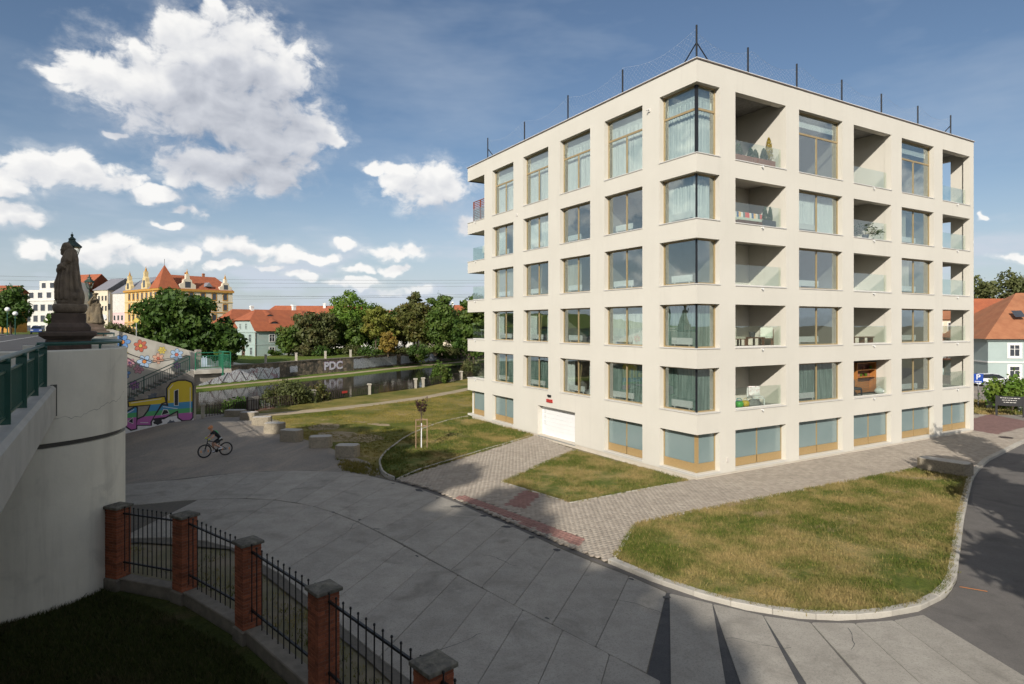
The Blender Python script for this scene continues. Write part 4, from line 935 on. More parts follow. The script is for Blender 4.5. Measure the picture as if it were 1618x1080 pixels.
for i, (x, y) in enumerate(FP):
    rz = fdir(i); p = empty('fence_pillar', (x, y, 0), rz, pl_lab[i], 'pillar', 'brick fence pillars')
    MB().box(-.212, .212, -.212, .212, -.3, 1.985).build('mortar_core', M['mortar'], p)
    MB().cbox(-.26, .26, -.26, .26, -.5, .03, .03).build('footing', M['plinth_c'], p)
    n = 26; h = (1.985 - .035) / n
    for c in range(n):
        z = .035 + c * h; q = [(-.222, -.222, 0), (.222, -.222, math.pi/2), (.222, .222, math.pi), (-.222, .222, -math.pi/2)]
        for k, (bx, by, r) in enumerate(q):
            if c % 2: # alternate bond
                o = Vector((0, .15, 0)); r2 = r
                m = Matrix.Rotation(r, 3, 'Z'); 
                o = inst('brick', brick_me, p, (bx + m[0][0]*.15, by + m[1][0]*.15, z + .005), r)
            else: o = inst('brick', brick_me, p, (bx, by, z + .005), r)
            o.scale = (1.0, random.uniform(.97, 1.0), h / .0705); o.rotation_euler.z += random.uniform(-.012, .012)
            o.location.x += random.uniform(-.003, .003); o.location.y += random.uniform(-.003, .003)
    cp = MB(); r0 = .275; cp.loft([[(-r0,-r0,1.99),(r0,-r0,1.99),(r0,r0,1.99),(-r0,r0,1.99)],[(-r0,-r0,2.06),(r0,-r0,2.06),(r0,r0,2.06),(-r0,r0,2.06)],[(-.03,-.03,2.13),(.03,-.03,2.13),(.03,.03,2.13),(-.03,.03,2.13)]])
    cp.build('cap', M['cap'], p, bevel=.012)
bar_me = MB().tube([(0,0,.22),(0,0,2.0)], .0135, 6).lathe([(.006,1.995),(.022,2.01),(.024,2.03),(.016,2.05),(.003,2.056)], 8).mesh('bar', M['iron'])
seg_lab = ['black iron railing panel between bridge pier pillar and the next brick pillar', 'black iron railing panel, second from the bridge pier', 'black iron railing panel between the middle brick pillar and the next one nearer', 'black iron railing panel nearest the bottom edge of the photo', 'black iron railing panel cut by the bottom edge beside the nearest pillar']
for i in range(5):
    a, b = Vector(FP[i]), Vector(FP[i+1]); d = b - a; L_ = d.length; d.normalize(); rz = math.atan2(d.y, d.x)
    f = empty('iron_fence', (a.x, a.y, 0), rz, seg_lab[i], 'fence', 'iron fence panels')
    for z in (.46, 1.84):
        MB().box(.2, L_ - .2, -.022, .022, z - .022, z + .022).build('rail', M['iron'], f)
    n = 12
    for k in range(n):
        u = .30 + (L_ - .60) * k / (n - 1); inst('bar', bar_me, f, (u, -.03, 0))
    pw_ = empty('fence_plinth', (a.x, a.y, 0), rz, ['low concrete plinth wall under the railing next to the bridge pier', 'low concrete plinth wall under the second railing from the bridge pier', 'low concrete plinth wall under the third railing from the bridge pier', 'low concrete plinth wall under the railing nearest the camera', 'low concrete plinth wall under the railing cut by the bottom edge'][i], 'wall', 'fence plinth walls')
    MB().box(.27, L_ - .27, -.15, .15, -.5, .01).build('base', M['plinth_c'], pw_)
    MB().cbox(.265, L_ - .265, -.18, .18, .012, .065, .02).build('coping', M['plinth_c'], pw_)

# ------------------------------------------------------------------ bridge
M['bridge_c'] = pmat('bridge_concrete', (.46, .44, .39), (.40, .38, .335), .8, .9, .25, 14, stain=(.30, .28, .24), stain_scale=1.1, stain_amt=.45)
def piermat():
    m, N, L, bs = nodes('pier_concrete'); pos = N.new('ShaderNodeNewGeometry').outputs['Position']
    c = mixc(N, L, rampf(N, L, tex(N, L, pos, .45, 7, .65), .3, .7), (.72, .68, .57), (.62, .585, .49))
    c = mixc(N, L, rampf(N, L, tex(N, L, pos, 1.6, 7, .7, (1, 1, .10)), .46, .78, 0, .55), c, (.40, .37, .31))      # run-off streaks
    c = mixc(N, L, rampf(N, L, tex(N, L, pos, .8, 6, .6, None, .8), .56, .75, 0, .5), c, (.42, .40, .34))
    L.new(c, bs.inputs['Base Color']); bs.inputs['Roughness'].default_value = .92; bs.inputs['Specular IOR Level'].default_value = .2
    w = N.new('ShaderNodeTexWave'); w.wave_type = 'BANDS'; w.bands_direction = 'Z'; w.inputs['Scale'].default_value = .55; w.inputs['Distortion'].default_value = .6; L.new(pos, w.inputs['Vector'])
    b = N.new('ShaderNodeBump'); b.inputs['Strength'].default_value = .25; b.inputs['Distance'].default_value = .02
    ad = N.new('ShaderNodeMath'); ad.operation = 'MULTIPLY_ADD'; L.new(w.outputs['Fac'], ad.inputs[0]); ad.inputs[1].default_value = .25; L.new(tex(N, L, pos, 9, 6, .7), ad.inputs[2])
    L.new(ad.outputs[0], b.inputs['Height']); L.new(b.outputs[0], bs.inputs['Normal']); return m
M['pier_c'] = piermat()
M['green_rail'] = pmat('green_railing_paint', (.008, .06, .042), (.010, .07, .05), 6, .38)
M['green_rail2'] = pmat('bright_green_railing_paint', (.02, .17, .09), (.018, .15, .08), 6, .45)
M['crack'] = pmat('dark_crack_tone', (.10, .095, .085), rough=.95)  # plain dark tone shared by cracks, groove and joint strip
BRZ2 = math.atan2(BD.y, BD.x)
br = empty('road_bridge', (B0.x, B0.y, 0), BRZ2, 'concrete road bridge with long edge beam and round piers at the left edge', 'bridge')
# local: x along the bridge (away), y to its left (q = -y)
S0, S1 = -70.0, 120.0
MB().box(S0, S1, .5, 14.5, 4.9, 5.5).build('deck', M['bridge_c'], br)
def edge_beam(a, b):
    mb = MB(); prof = [(-.25, 4.84), (.5, 4.84), (.5, 5.56), (.25, 5.62), (-.18, 5.62), (-.25, 5.55)]
    mb.loft([[(a, y, z) for y, z in prof], [(b, y, z) for y, z in prof]]); mb.build('edge_beam', M['bridge_c'], br)
PIERS = [3.0, 24.5]
edge_beam(S0, .32); edge_beam(PIERS[0] + 2.7, PIERS[1] - 2.7); edge_beam(PIERS[1] + 2.7, S1)
MB().box(S0, S1, 2.6, 12.4, 5.502, 5.52).build('carriageway', M['asphalt'], br)
for y0, y1 in ((.51, 2.6), (12.4, 14.4)): MB().cbox(S0, S1, y0, y1, 5.505, 5.62, .02).build('footway', M['asphalt_r'], br)
M['road_paint'] = pmat('road_paint', (.62, .62, .60), rough=.8)
for y in (3.0, 7.5, 12.0): MB().box(S0, S1, y - .06, y + .06, 5.521, 5.526).build('lane_line', M['road_paint'], br)
def pier(s):
    R1 = 2.9; n = 64
    rg = lambda r, z: [(s + r*math.cos(2*math.pi*k/n), 1.0 + r*math.sin(2*math.pi*k/n), z) for k in range(n)]
    lo = MB().loft([rg(R1 - .05, -1.6), rg(R1 - .05, 3.98)]).build('pier_shaft', M['pier_c'], br, smooth=False)
    MB().loft([rg(R1 - .16, 3.98), rg(R1 - .16, 4.12)]).build('pier_groove', M['crack'], br)
    up = MB().loft([rg(R1, 4.12), rg(R1, 5.49)]).build('pier_drum', M['pier_c'], br)
    a0, a1 = math.pi + R_(2), 2 * math.pi - R_(2); pr_ = lambda a: [(s + r*math.cos(a), 1.0 + r*math.sin(a), z) for r, z in ((R1, 5.48), (R1, 6.50), (R1 - .03, 6.53), (R1 - .32, 6.53), (R1 - .32, 5.48))]
    pw3 = MB().loft([pr_(a0 + (a1 - a0) * k / 48) for k in range(49)]).build('bastion_parapet', M['pier_c'], br)
    for p in pw3.data.polygons: p.use_smooth = len(p.vertices) == 4
    pw3.modifiers.new('e', 'EDGE_SPLIT').split_angle = R_(40)
    MB().loft([[(s + (R1 - .33)*math.cos(a), 1.0 + (R1 - .33)*math.sin(a), z) for a in [math.pi + math.pi * k / 24 for k in range(25)]] for z in (5.485, 5.60)]).build('bastion_floor', M['asphalt_r'], br)
    for o in (lo, up):
        for p in o.data.polygons: p.use_smooth = len(p.vertices) == 4
        o.modifiers.new('e', 'EDGE_SPLIT').split_angle = R_(40)
    return up
for s in PIERS: pd_ = pier(s)
# expansion joint strip by the first pier
MB().box(.33, .40, -.27, .3, 4.82, 5.64).build('expansion_joint', M['crack'], br)
for y in (3.5, 8, 12): MB().box(-30, -28.6, y - .7, y + .7, -1, 4.9).build('column', M['pier_c'], br)
rail_bar = MB().box(-.008, .008, -.008, .008, 5.76, 6.44).mesh('rail_bar', M['green_rail'])
def railing(s_a, s_b, yy, lab, step=2.4, bars=True, mat=None, name='bridge_railing'):
    rt = empty(name, (B0.x, B0.y, 0), BRZ2, lab, 'railing', 'green railings of the bridge'); n = max(1, round((s_b - s_a) / step)); m = mat or M['green_rail']
    for k in range(n + 1):
        s = s_a + (s_b - s_a) * k / n; mb = MB(); mb.box(s - .03, s + .03, yy - .085, yy + .085, 5.58, 6.62); mb.tube([(s, yy - .085, 6.62), (s, yy + .085, 6.62)], .05, 10); mb.box(s - .09, s + .09, yy - .1, yy + .1, 5.58, 5.60); mb.build('post', m, rt)
    MB().tube([(s_a, yy, 6.67), (s_b, yy, 6.67)], .045, 10).build('handrail', m, rt, smooth=True)
    for z in (5.74, 6.46): MB().box(s_a, s_b, yy - .025, yy + .025, z - .02, z + .02).build('rail', m, rt)
    if bars:
        for k in range(n):
            a = s_a + (s_b - s_a) * k / n; b = s_a + (s_b - s_a) * (k + 1) / n; mb = MB()
            for q in range(int((b - a) / .11)): u = a + .11 * (q + .7); mb.box(u - .011, u + .011, yy - .011, yy + .011, 5.76, 6.44)
            o = mb.build('bars', m, rt); o['kind'] = 'stuff'
    return rt
railing(-28.8, 0, 0, 'dark green bridge railing with flat posts at the left edge of the photo')
railing(PIERS[0] + 2.8, PIERS[1] - 2.8, 0, 'dark green bridge railing between the two round bastions')
railing(PIERS[1] + 2.8, 60, 0, 'dark green bridge railing beyond the second bastion', 3.2)
railing(-20, 95, 14.3, 'green railing on the far side of the bridge road', 3.8)
def bastion_rail(s, lab):
    rt = empty('bastion_railing', (B0.x, B0.y, 0), BRZ2, lab, 'railing', 'rails on the bastions'); pts = []
    for k in range(33):
        a = math.pi + R_(18) + (math.pi - R_(36)) * k / 32; pts.append((s + 2.72*math.cos(a), 1.0 + 2.72*math.sin(a), 6.70))
    MB().tube(pts, .05, 8).build('handrail', M['green_rail'], rt, smooth=True)
    for k in (0, 8, 16, 24, 32): x, y, z = pts[k]; MB().box(x - .03, x + .03, y - .03, y + .03, 6.52, 6.68).build('post', M['green_rail'], rt)
bastion_rail(PIERS[0], 'green handrail around the near bastion below the first statue'); bastion_rail(PIERS[1], 'green handrail around the farther bastion behind the first statue')
# hairline cracks on the near pier drum
def drum_crack(s, a0, z0, n, seed):
    r = random.Random(seed); mb = MB(); a, z = a0, z0; P = []
    for k in range(n): P.append((a, z)); a += .028; z += r.uniform(-.05, .07)
    for (a, z), (b, y) in zip(P[:-1], P[1:]):
        w = r.uniform(.002, .005); f = lambda t, h: (s + 2.903*math.cos(t), 1 + 2.903*math.sin(t), h)
        mb.add([f(a, z - w), f(b, y - w), f(b, y + w), f(a, z + w)], [(0, 1, 2, 3)])
    mb.build('crack', M['crack'], br)
drum_crack(PIERS[0], math.pi * 1.12, 4.75, 34, 3)

# ------------------------------------------------------------------ statues on pedestals
M['sandstone'] = pmat('weathered_sandstone', (.21, .16, .11), (.10, .078, .055), 3.2, .95, .8, 22, stain=(.27, .21, .14), stain_scale=2.5, stain_amt=.6)
M['sandstone2'] = pmat('lighter_sandstone', (.14, .11, .07), (.08, .063, .04), 3.5, .95, .9, 18, stain=(.24, .18, .10), stain_scale=2.0, stain_amt=.6)
M['ped'] = pmat('pedestal_sandstone', (.11, .08, .06), (.065, .048, .037), 2.4, .95, .6, 16, stain=(.16, .11, .085), stain_scale=2, stain_amt=.5)
def pedestal(loc, rz, w, lab, z0, z1):
    p = empty('statue_pedestal', loc, rz, lab, 'pedestal', 'statue pedestals'); h = w / 2; s = z1 - z0
    MB().cbox(-h, h, -h, h, 0, s * .62, .02).build('die', M['ped'], p, bevel=.015)
    mb = MB(); k = 1.27
    rr = lambda r, z: [(-r, -r, z), (r, -r, z), (r, r, z), (-r, r, z)]
    mb.loft([rr(h * 1.02, s * .62 + .002), rr(h * 1.2, s * .66), rr(h * k, s * .67), rr(h * k, s * .72), rr(h * 1.18, s * .735)]); mb.build('cornice', M['ped'], p, bevel=.01)
    mb = MB(); mb.loft([rr(h * .98, s * .737), rr(h * .98, s * .80), rr(h * .86, s * .84), rr(h * .76, s * .86), rr(h * .76, s)]); mb.build('plinth_block', M['ped'], p, bevel=.012)
    return p
def wavy_ring(cx, cy, rx, ry, z, n, folds, amp, ph):
    return [(cx + rx*math.cos(t)*(1 + amp*math.cos(folds*t + ph) + amp*.6*math.cos((folds*2+1)*t - ph*1.7)), cy + ry*math.sin(t)*(1 + amp*math.cos(folds*t + ph) + amp*.6*math.cos((folds*2+1)*t - ph*1.7)), z) for t in [2*math.pi*k/n for k in range(n)]]
def remesh(o, vox, sm=2, disp=0):
    m = o.modifiers.new('r', 'REMESH'); m.mode = 'VOXEL'; m.voxel_size = vox; m.use_smooth_shade = True
    s = o.modifiers.new('s', 'SMOOTH'); s.iterations = sm; s.factor = .5
def statue_monk(loc, rz, lab):
    t = empty('stone_statue', loc, rz, lab, 'statue', 'baroque bridge statues'); mb = MB()
    K = [(0,.01,.40),(.12,.02,.41),(.22,.025,.42),(.34,0,.43),(.54,-.04,.385),(.70,-.06,.37),(.81,-.06,.36),(.95,-.045,.33),(1.08,-.03,.305),(1.2,-.015,.28),(1.31,-.005,.275),(1.40,.015,.24),(1.48,.02,.20),(1.54,.0,.15)]
    rings = []
    for i, (z, cx, hw) in enumerate(K):
        am = .055 if z < 1.15 else .03; rings.append(wavy_ring(cx, 0, hw, hw * .78, z, 56, 8, am, .4 + z * .5))
    mb.loft(rings)
    mb.ell((-.16, -.04, 1.62), (.12, .11, .13)); mb.ell((-.12, -.02, 1.69), (.14, .125, .10)); mb.ell((-.275, -.05, 1.57), (.05, .06, .05)); mb.ell((-.25, -.05, 1.49), (.06, .07, .08))   # bowed head, brow and beard
    mb.tube([(.02, 0, 1.38), (.05, 0, 1.54), (-.04, 0, 1.63)], [.22, .16, .11], 12)                               # cowl
    mb.tube([(.17, -.16, 1.47), (.20, -.25, 1.25), (.10, -.31, 1.10), (-.05, -.33, 1.02)], [.10, .105, .085, .07], 10)   # right arm
    mb.tube([(.14, -.24, 1.16), (.02, -.33, 1.10), (-.12, -.30, 1.09)], [.07, .085, .06], 10); mb.ell((-.1, -.34, .98), (.06, .05, .09))
    mb.tube([(-.1, .2, 1.45), (-.2, .2, 1.25), (-.26, .0, 1.12)], [.1, .1, .07], 10)
    for k, (x, y, w) in enumerate([(-.30,-.18,.07),(-.2,-.28,.075),(-.07,-.33,.055),(.05,-.33,.06),(.17,-.28,.07),(.28,-.2,.06),(.33,-.05,.07)]):  # cloak folds
        mb.tube([(x * .72, y * .72, 1.12), (x * .9, y * .95, .8), (x * 1.08, y * 1.02, .4), (x * 1.12, y * 1.05, .18)], [w * .5, w * .8, w, w * .8], 8)
    mb.tube([(-.34, -.1, .9), (-.42, -.12, .62), (-.38, -.1, .36), (-.3, -.2, .26)], [.05, .09, .1, .06], 8)
    mb.ell((0, 0, .12), (.43, .36, .16)); mb.ell((-.28, -.14, .24), (.16, .14, .14)); mb.ell((.30, -.1, .26), (.16, .16, .13))
    b = mb.build('figure', M['sandstone'], t); b.scale = (.82, .9, 1.03); remesh(b, .016, 1)
    base = MB(); base.loft([wavy_ring(0, 0, .40, .38, z, 32, 5, .03, 1) if False else [( (.36+q)*math.cos(a), (.34+q)*math.sin(a), z) for a in [2*math.pi*k/24 for k in range(24)]] for z, q in ((-.2, .0), (-.12, .06), (0, .07), (.06, .04))]); base.build('rock_base', M['sandstone'], t, smooth=True)
    return t
P1 = (-12.75, 18.1); P2 = (-25.2, 38.0)
pedestal((P1[0], P1[1], 5.6), BRZ2, 1.05, 'dark sandstone pedestal carrying the single cloaked statue', 5.6, 7.53)
statue_monk((P1[0] + .02, P1[1], 7.74), R_(-12), 'dark stone statue of a cloaked figure with bowed head on the near pedestal')
pedestal((P2[0], P2[1], 5.6), BRZ2, 1.15, 'sandstone pedestal under the group of stone figures', 5.6, 7.3)
def statue_group(loc, rz, lab):
    t = empty('stone_statue_group', loc, rz, lab, 'statue', 'baroque bridge statues'); mb = MB()
    for cx, cy, h, w, ln in ((-.15, 0, 1.75, .36, .12), (.32, -.05, 1.15, .26, .05), (-.42, .05, .95, .26, -.02)):
        K = [(0, 1.15), (.15, 1.2), (.35, 1.0), (.55, .82), (.7, .78), (.8, .7), (.86, .4)]
        mb.loft([wavy_ring(cx + ln * f, cy, w * q, w * q * .85, h * f, 40, 7, .08, f * 2 + cx) for f, q in K]); mb.ell((cx + ln + .02, cy, h * .94), (.11, .11, .14))
    mb.tube([(-.1, -.25, 1.1), (.05, -.34, 1.3), (.28, -.3, 1.62)], [.09, .07, .05], 8); mb.tube([(-.3, -.2, 1.3), (-.1, -.33, 1.2), (.1, -.36, 1.42), (.3, -.3, 1.6)], [.06, .06, .05, .045], 8); mb.ell((.02, .0, 1.78), (.17, .17, .07))
    for k in range(9): a = k * .7; mb.tube([(-.15 + .2*math.cos(a), .2*math.sin(a), 1.1), (-.15 + .38*math.cos(a), .36*math.sin(a), .5), (-.1 + .5*math.cos(a), .45*math.sin(a), .05)], [.03, .06, .07], 6)
    mb.ell((0, 0, .05), (.62, .5, .16))
    b = mb.build('figures', M['sandstone2'], t); remesh(b, .03, 2); return t
statue_group((P2[0], P2[1], 7.30), R_(-20), 'lighter stone statue group of robed figures on the second bastion')
# ------------------------------------------------------------------ bridge lanterns
M['lamp_glass'] = glassmat('lantern_glass', (.92, .92, .88), .12); M['copper'] = pmat('verdigris_metal', (.03, .075, .055), (.04, .05, .04), 8, .5, metal=.2)
def lantern(loc, lab, base=5.6):
    t = empty('street_lantern', loc, 0, lab, 'street lamp', 'old lanterns along the bridge'); H_ = 3.9
    MB().lathe([(.16, 0), (.16, .3), (.10, .38), (.09, .9), (.06, 1.0), (.05, H_ - .5), (.07, H_ - .45), (.05, H_ - .4), (.04, H_ - .05), (.1, H_)], 14).build('post', M['copper'], t, smooth=True)
    n = 6; ri = lambda r, z: [(r*math.cos(2*math.pi*k/n + .3), r*math.sin(2*math.pi*k/n + .3), z) for k in range(n)]
    MB().loft([ri(.13, H_ + .02), ri(.25, H_ + .42)], cap=False).build('pane', M['lamp_glass'], t)
    mb = MB()
    for k in range(n): a = ri(.13, H_ + .02)[k]; b = ri(.255, H_ + .42)[k]; mb.tube([a, b], .013, 5)
    mb.loft([ri(.12, H_ - .01), ri(.14, H_ + .03)]); mb.build('cage', M['copper'], t)
    mb = MB(); mb.loft([ri(.30, H_ + .41), ri(.31, H_ + .45), ri(.15, H_ + .60), ri(.12, H_ + .62), ri(.10, H_ + .68), ri(.13, H_ + .70), ri(.06, H_ + .76), ri(.03, H_ + .80)]); mb.ell((0, 0, H_ + .84), (.045, .045, .05)); mb.tube([(0, 0, H_ + .86), (0, 0, H_ + .95)], .01, 5); mb.build('hood', M['copper'], t)
lantern((-15.4, 22.0, 5.6), 'old green lantern on a post rising behind the cloaked statue'); lantern((-26.9, 40.0, 5.6), 'old green lantern beside the statue group')
# ------------------------------------------------------------------ stairs from the bridge with painted walls
SA = (-25.2, 40.4); SRZ = math.atan2(.6958, .7182)
st = empty('bridge_stairs', (SA[0], SA[1], 0), SRZ, 'concrete stairs beside the bridge with flower painted wall and graffiti wall', 'stairs')
M['stair_c'] = pmat('stair_wall_concrete', (.52, .49, .43), (.44, .41, .35), 1.2, .92, .4, 10, stain=(.26, .23, .19), stain_scale=.9, stain_amt=.55)
M['stair_d'] = pmat('stair_lower_concrete', (.34, .31, .27), (.24, .22, .19), 1.5, .92, .5, 9, stain=(.10, .09, .08), stain_scale=.8, stain_amt=.6)
zs_ = lambda x: 2.03 + .453 * x; XE = 4.46
mb = MB(); mb.loft([[(-4.4, .0, -1.5), (-4.4, .3, -1.5), (-4.4, .3, zs_(-4.4) - .06), (-4.4, .0, zs_(-4.4) - .06)], [(XE, .0, -1.5), (XE, .3, -1.5), (XE, .3, zs_(XE) - .1), (XE, .0, zs_(XE) - .1)]]); mb.build('lower_wall', M['stair_d'], st)
MB().box(XE - .35, XE, .31, 2.0, -1.5, 3.7).build('end_wall', M['stair_d'], st)
k = 26; x0 = -4.4; run = (XE - x0) / k
for i in range(k):
    x = x0 + i * run; z = zs_(x + run) - .02
    MB().cbox(x, x + run + .04, .05, 1.98, z - .35, z, .015).build('step', M['stair_d'], st)
MB().cbox(XE + .01, 6.95, -.05, 2.4, 3.78, 4.05, .02).build('landing', M['stair_c'], st)
for y_ in (.25, 1.6): MB().loft([[(XE + .01, y_, 2.9), (XE + .01, y_ + .2, 2.9), (XE + .01, y_ + .2, 3.77), (XE + .01, y_, 3.77)], [(6.6, y_, 3.65), (6.6, y_ + .2, 3.65), (6.6, y_ + .2, 3.77), (6.6, y_, 3.77)]]).build('landing_bracket', M['stair_d'], st)
zt_ = lambda x: 6.82 - .324 * (x - .26)
mb = MB(); mb.loft([[(-3.5, 2.0, -1), (-3.5, 2.35, -1), (-3.5, 2.35, 6.9), (-3.5, 2.0, 6.9)], [(0, 2.0, -1), (0, 2.35, -1), (0, 2.35, 6.9), (0, 2.0, 6.9)], [(5.2, 2.0, -1), (5.2, 2.35, -1), (5.2, 2.35, zt_(5.2)), (5.2, 2.0, zt_(5.2))]])
mb.build('flower_wall', M['stair_c'], st)
MB().cbox(5.21, 5.55, 1.95, 2.4, 3.8, 5.4, .03).build('wall_post', M['stair_d'], st)
# painted flowers
def disc(mb, x, z, r, y, n=14, sx=1.0, rot=0, mi=0, el=1.0):
    pts = []
    for k in range(n):
        a = 2*math.pi*k/n; u, v = r*math.cos(a), r*el*math.sin(a); pts.append((x + u*math.cos(rot) - v*math.sin(rot), y, z + u*math.sin(rot) + v*math.cos(rot)))
    mb.add(pts, [tuple(range(n))], mi)
FC = {'blue': (.16, .32, .62), 'red': (.60, .16, .10), 'lblue': (.42, .56, .74), 'peach': (.72, .42, .30), 'pink': (.62, .32, .36), 'purple': (.36, .18, .36), 'yellow': (.70, .55, .12), 'orange': (.78, .28, .07)}
for n_, c_ in FC.items(): M['paint_' + n_] = pmat('wall_paint_' + n_, c_, tuple(v * .8 for v in c_), 4, .8)
M['paint_dkgrey'] = pmat('wall_paint_dark_grey', (.13, .15, .18), (.08, .09, .11), 5, .8); M['paint_black'] = pmat('wall_paint_black', (.02, .02, .025), rough=.7); M['paint_white'] = pmat('wall_paint_white', (.72, .72, .72), (.6, .6, .6), 6, .8)
for x, z, r, c1, c2 in [(.56,6.05,.5,'blue','orange'),(1.65,5.77,.42,'red','yellow'),(3.91,5.09,.44,'lblue','red'),(2.74,4.87,.38,'peach','red'),(1.88,4.68,.46,'lblue','orange'),(1.0,4.63,.33,'pink','purple'),(1.53,4.18,.33,'pink','pink'),
        (.67,3.92,.38,'blue','yellow'),(1.27,3.11,.33,'purple','pink'),(3.95,4.32,.24,'purple','pink'),(2.98,5.43,.27,'yellow','yellow'),(.63,5.33,.27,'yellow','red')]:
    mb = MB(); ph = random.uniform(0, 1)
    for k in range(6):
        a = ph + k * math.pi / 3; disc(mb, x + .62*r*math.cos(a), z + .62*r*math.sin(a), .43*r, 1.996, 14, rot=a, mi=0, el=.78)
    for k in range(6):
        a = ph + k * math.pi / 3; disc(mb, x + .62*r*math.cos(a), z + .62*r*math.sin(a), .37*r, 1.993, 14, rot=a, mi=1, el=.76)
    disc(mb, x, z, .30*r, 1.990, 14, mi=0); disc(mb, x, z, .25*r, 1.987, 14, mi=2)
    mb.build('painted_flower', [M['paint_black'], M['paint_' + c1], M['paint_' + c2]], st)
# graffiti lettering with colour bands
def bandmat():
    m, N, L, bs = nodes('graffiti_bands'); tc = N.new('ShaderNodeTexCoord'); sp = N.new('ShaderNodeSeparateXYZ'); L.new(tc.outputs['Object'], sp.inputs[0])
    cr = N.new('ShaderNodeValToRGB'); cr.color_ramp.interpolation = 'CONSTANT'; mr = N.new('ShaderNodeMapRange'); L.new(sp.outputs[2], mr.inputs[0]); mr.inputs[1].default_value = 0; mr.inputs[2].default_value = 4.0
    L.new(mr.outputs[0], cr.inputs[0]); e = cr.color_ramp.elements; e[0].color = (.42, .12, .36, 1); e[1].position = .29; e[1].color = (.08, .36, .14, 1)
    a = e.new(.37); a.color = (.06, .26, .46, 1); b = e.new(.48); b.color = (.62, .46, .03, 1); L.new(cr.outputs[0], bs.inputs['Base Color']); bs.inputs['Roughness'].default_value = .7; return m
M['bands'] = bandmat()
def scaled(P, g):
    c = (sum(p[0] for p in P) / len(P), sum(p[1] for p in P) / len(P)); out = []
    n = len(P)
    for i in range(n):
        a, b, d = Vector(P[i-1]), Vector(P[i]), Vector(P[(i+1) % n]); e1 = (b - a).normalized(); e2 = (d - b).normalized(); nn = Vector((e1.y + e2.y, -e1.x - e2.x))
        nn = nn.normalized() if nn.length > 1e-6 else Vector((e1.y, -e1.x)); out.append(tuple(b + nn * g))
    return out
def ccw(P): return P if sum(P[i-1][0]*P[i][1] - P[i][0]*P[i-1][1] for i in range(len(P))) > 0 else P[::-1]
def polyface(mb, P, y, mi):
    b = len(mb.v); mb.add([(x, y, z) for x, z in P], [tuple(range(len(P)))], mi)
LET = {'O': [(2.78,2.0),(2.78,2.92),(3.02,3.25),(3.44,3.38),(3.91,3.36),(4.26,3.2),(4.33,2.96),(4.33,.81),(4.19,.66),(3.71,.69),(3.46,.9),(3.43,1.37),(3.12,1.4),(2.85,1.64)],
  'Z': [(.49,2.19),(2.58,2.36),(2.64,2.03),(2.4,1.96),(1.74,.76),(1.77,.58),(.94,.67),(1.0,1.01),(1.37,1.15),(1.65,1.54),(1.77,1.93),(.52,1.93)],
  'A': [(1.93,.99),(2.47,1.81),(2.73,1.75),(3.6,1.53),(3.6,1.44),(3.12,1.26),(2.66,1.02)], 'I': [(.07,.91),(.25,1.47),(.85,1.82),(.94,1.78),(.91,.44),(.64,.4)],
  'S': [(-1.6,.2),(-1.5,.9),(-.8,1.15),(-.3,1.2),(-.9,.9),(-.2,.8),(-.3,.2),(-1,.05)]}
HOLE = {'O': [(3.21,2.71),(3.43,2.8),(3.43,1.73),(3.21,1.75)], 'A': [(2.4,1.16),(2.55,1.5),(2.75,1.46),(2.85,1.26)], 'I': [(.47,.95),(.72,1.15),(.72,.8)]}
for kx, (n_, P) in enumerate(LET.items()):
    P = ccw(P); mb = MB(); y = -.004 - kx * .0012
    polyface(mb, scaled(P, .10), y, 0); polyface(mb, P, y - .003, 1)
    if n_ in HOLE: Hh = ccw(HOLE[n_]); polyface(mb, scaled(Hh, .05), y - .005, 2); polyface(mb, Hh, y - .007, 0)
    o = mb.build('graffiti_letter', [M['paint_black'], M['bands'], M['paint_white']], st)
    bm = bmesh.new(); bm.from_mesh(o.data); bmesh.ops.triangulate(bm, faces=bm.faces); bm.to_mesh(o.data); bm.free()
for px_, pz_, pr_ in ((2.2,.75,.32),(1.9,2.45,.3),(2.55,1.0,.22),(-.3,1.5,.3),(3.9,.45,.2),(.7,2.35,.2),(3.0,.6,.26)):
    m2 = MB(); n_ = 16; m2.add([(px_ + pr_*random.uniform(.5, 1.3)*math.cos(2*math.pi*q/n_), -.003, pz_ + pr_*.8*random.uniform(.5, 1.3)*math.sin(2*math.pi*q/n_)) for q in range(n_)], [tuple(range(n_))]); m2.build('spray_splash', random.choice([M['paint_dkgrey'], M['paint_black']]), st)  # dark sprayed splashes filling the gaps between letters
for x0_, z0_, x1_, z1_ in ((2.86,2.1,2.86,2.85),(2.9,2.9,3.12,3.16),(4.2,1.1,4.2,2.9),(.6,2.12,2.4,2.26),(1.15,.8,1.62,.74),(.32,1.42,.8,1.7),(2.5,1.72,3.4,1.5)):
    m2 = MB(); dx_, dz_ = x1_ - x0_, z1_ - z0_; l_ = math.hypot(dx_, dz_); nx_, nz_ = -dz_ / l_ * .02, dx_ / l_ * .02; m2.add([(x0_ - nx_, -.014, z0_ - nz_), (x1_ - nx_, -.014, z1_ - nz_), (x1_ + nx_, -.014, z1_ + nz_), (x0_ + nx_, -.014, z0_ + nz_)], [(0, 1, 2, 3)]); m2.build('highlight_stroke', M['paint_white'], st)
mb = MB(); mb.add([(-2.6, -.002, -.05), (4.44, -.002, -.05), (4.44, -.002, 1.1), (3, -.002, 1.0), (1.2, -.002, .8), (-2.6, -.002, .6)], [tuple(range(6))]); mb.build('white_ground_coat', M['paint_white'], st)
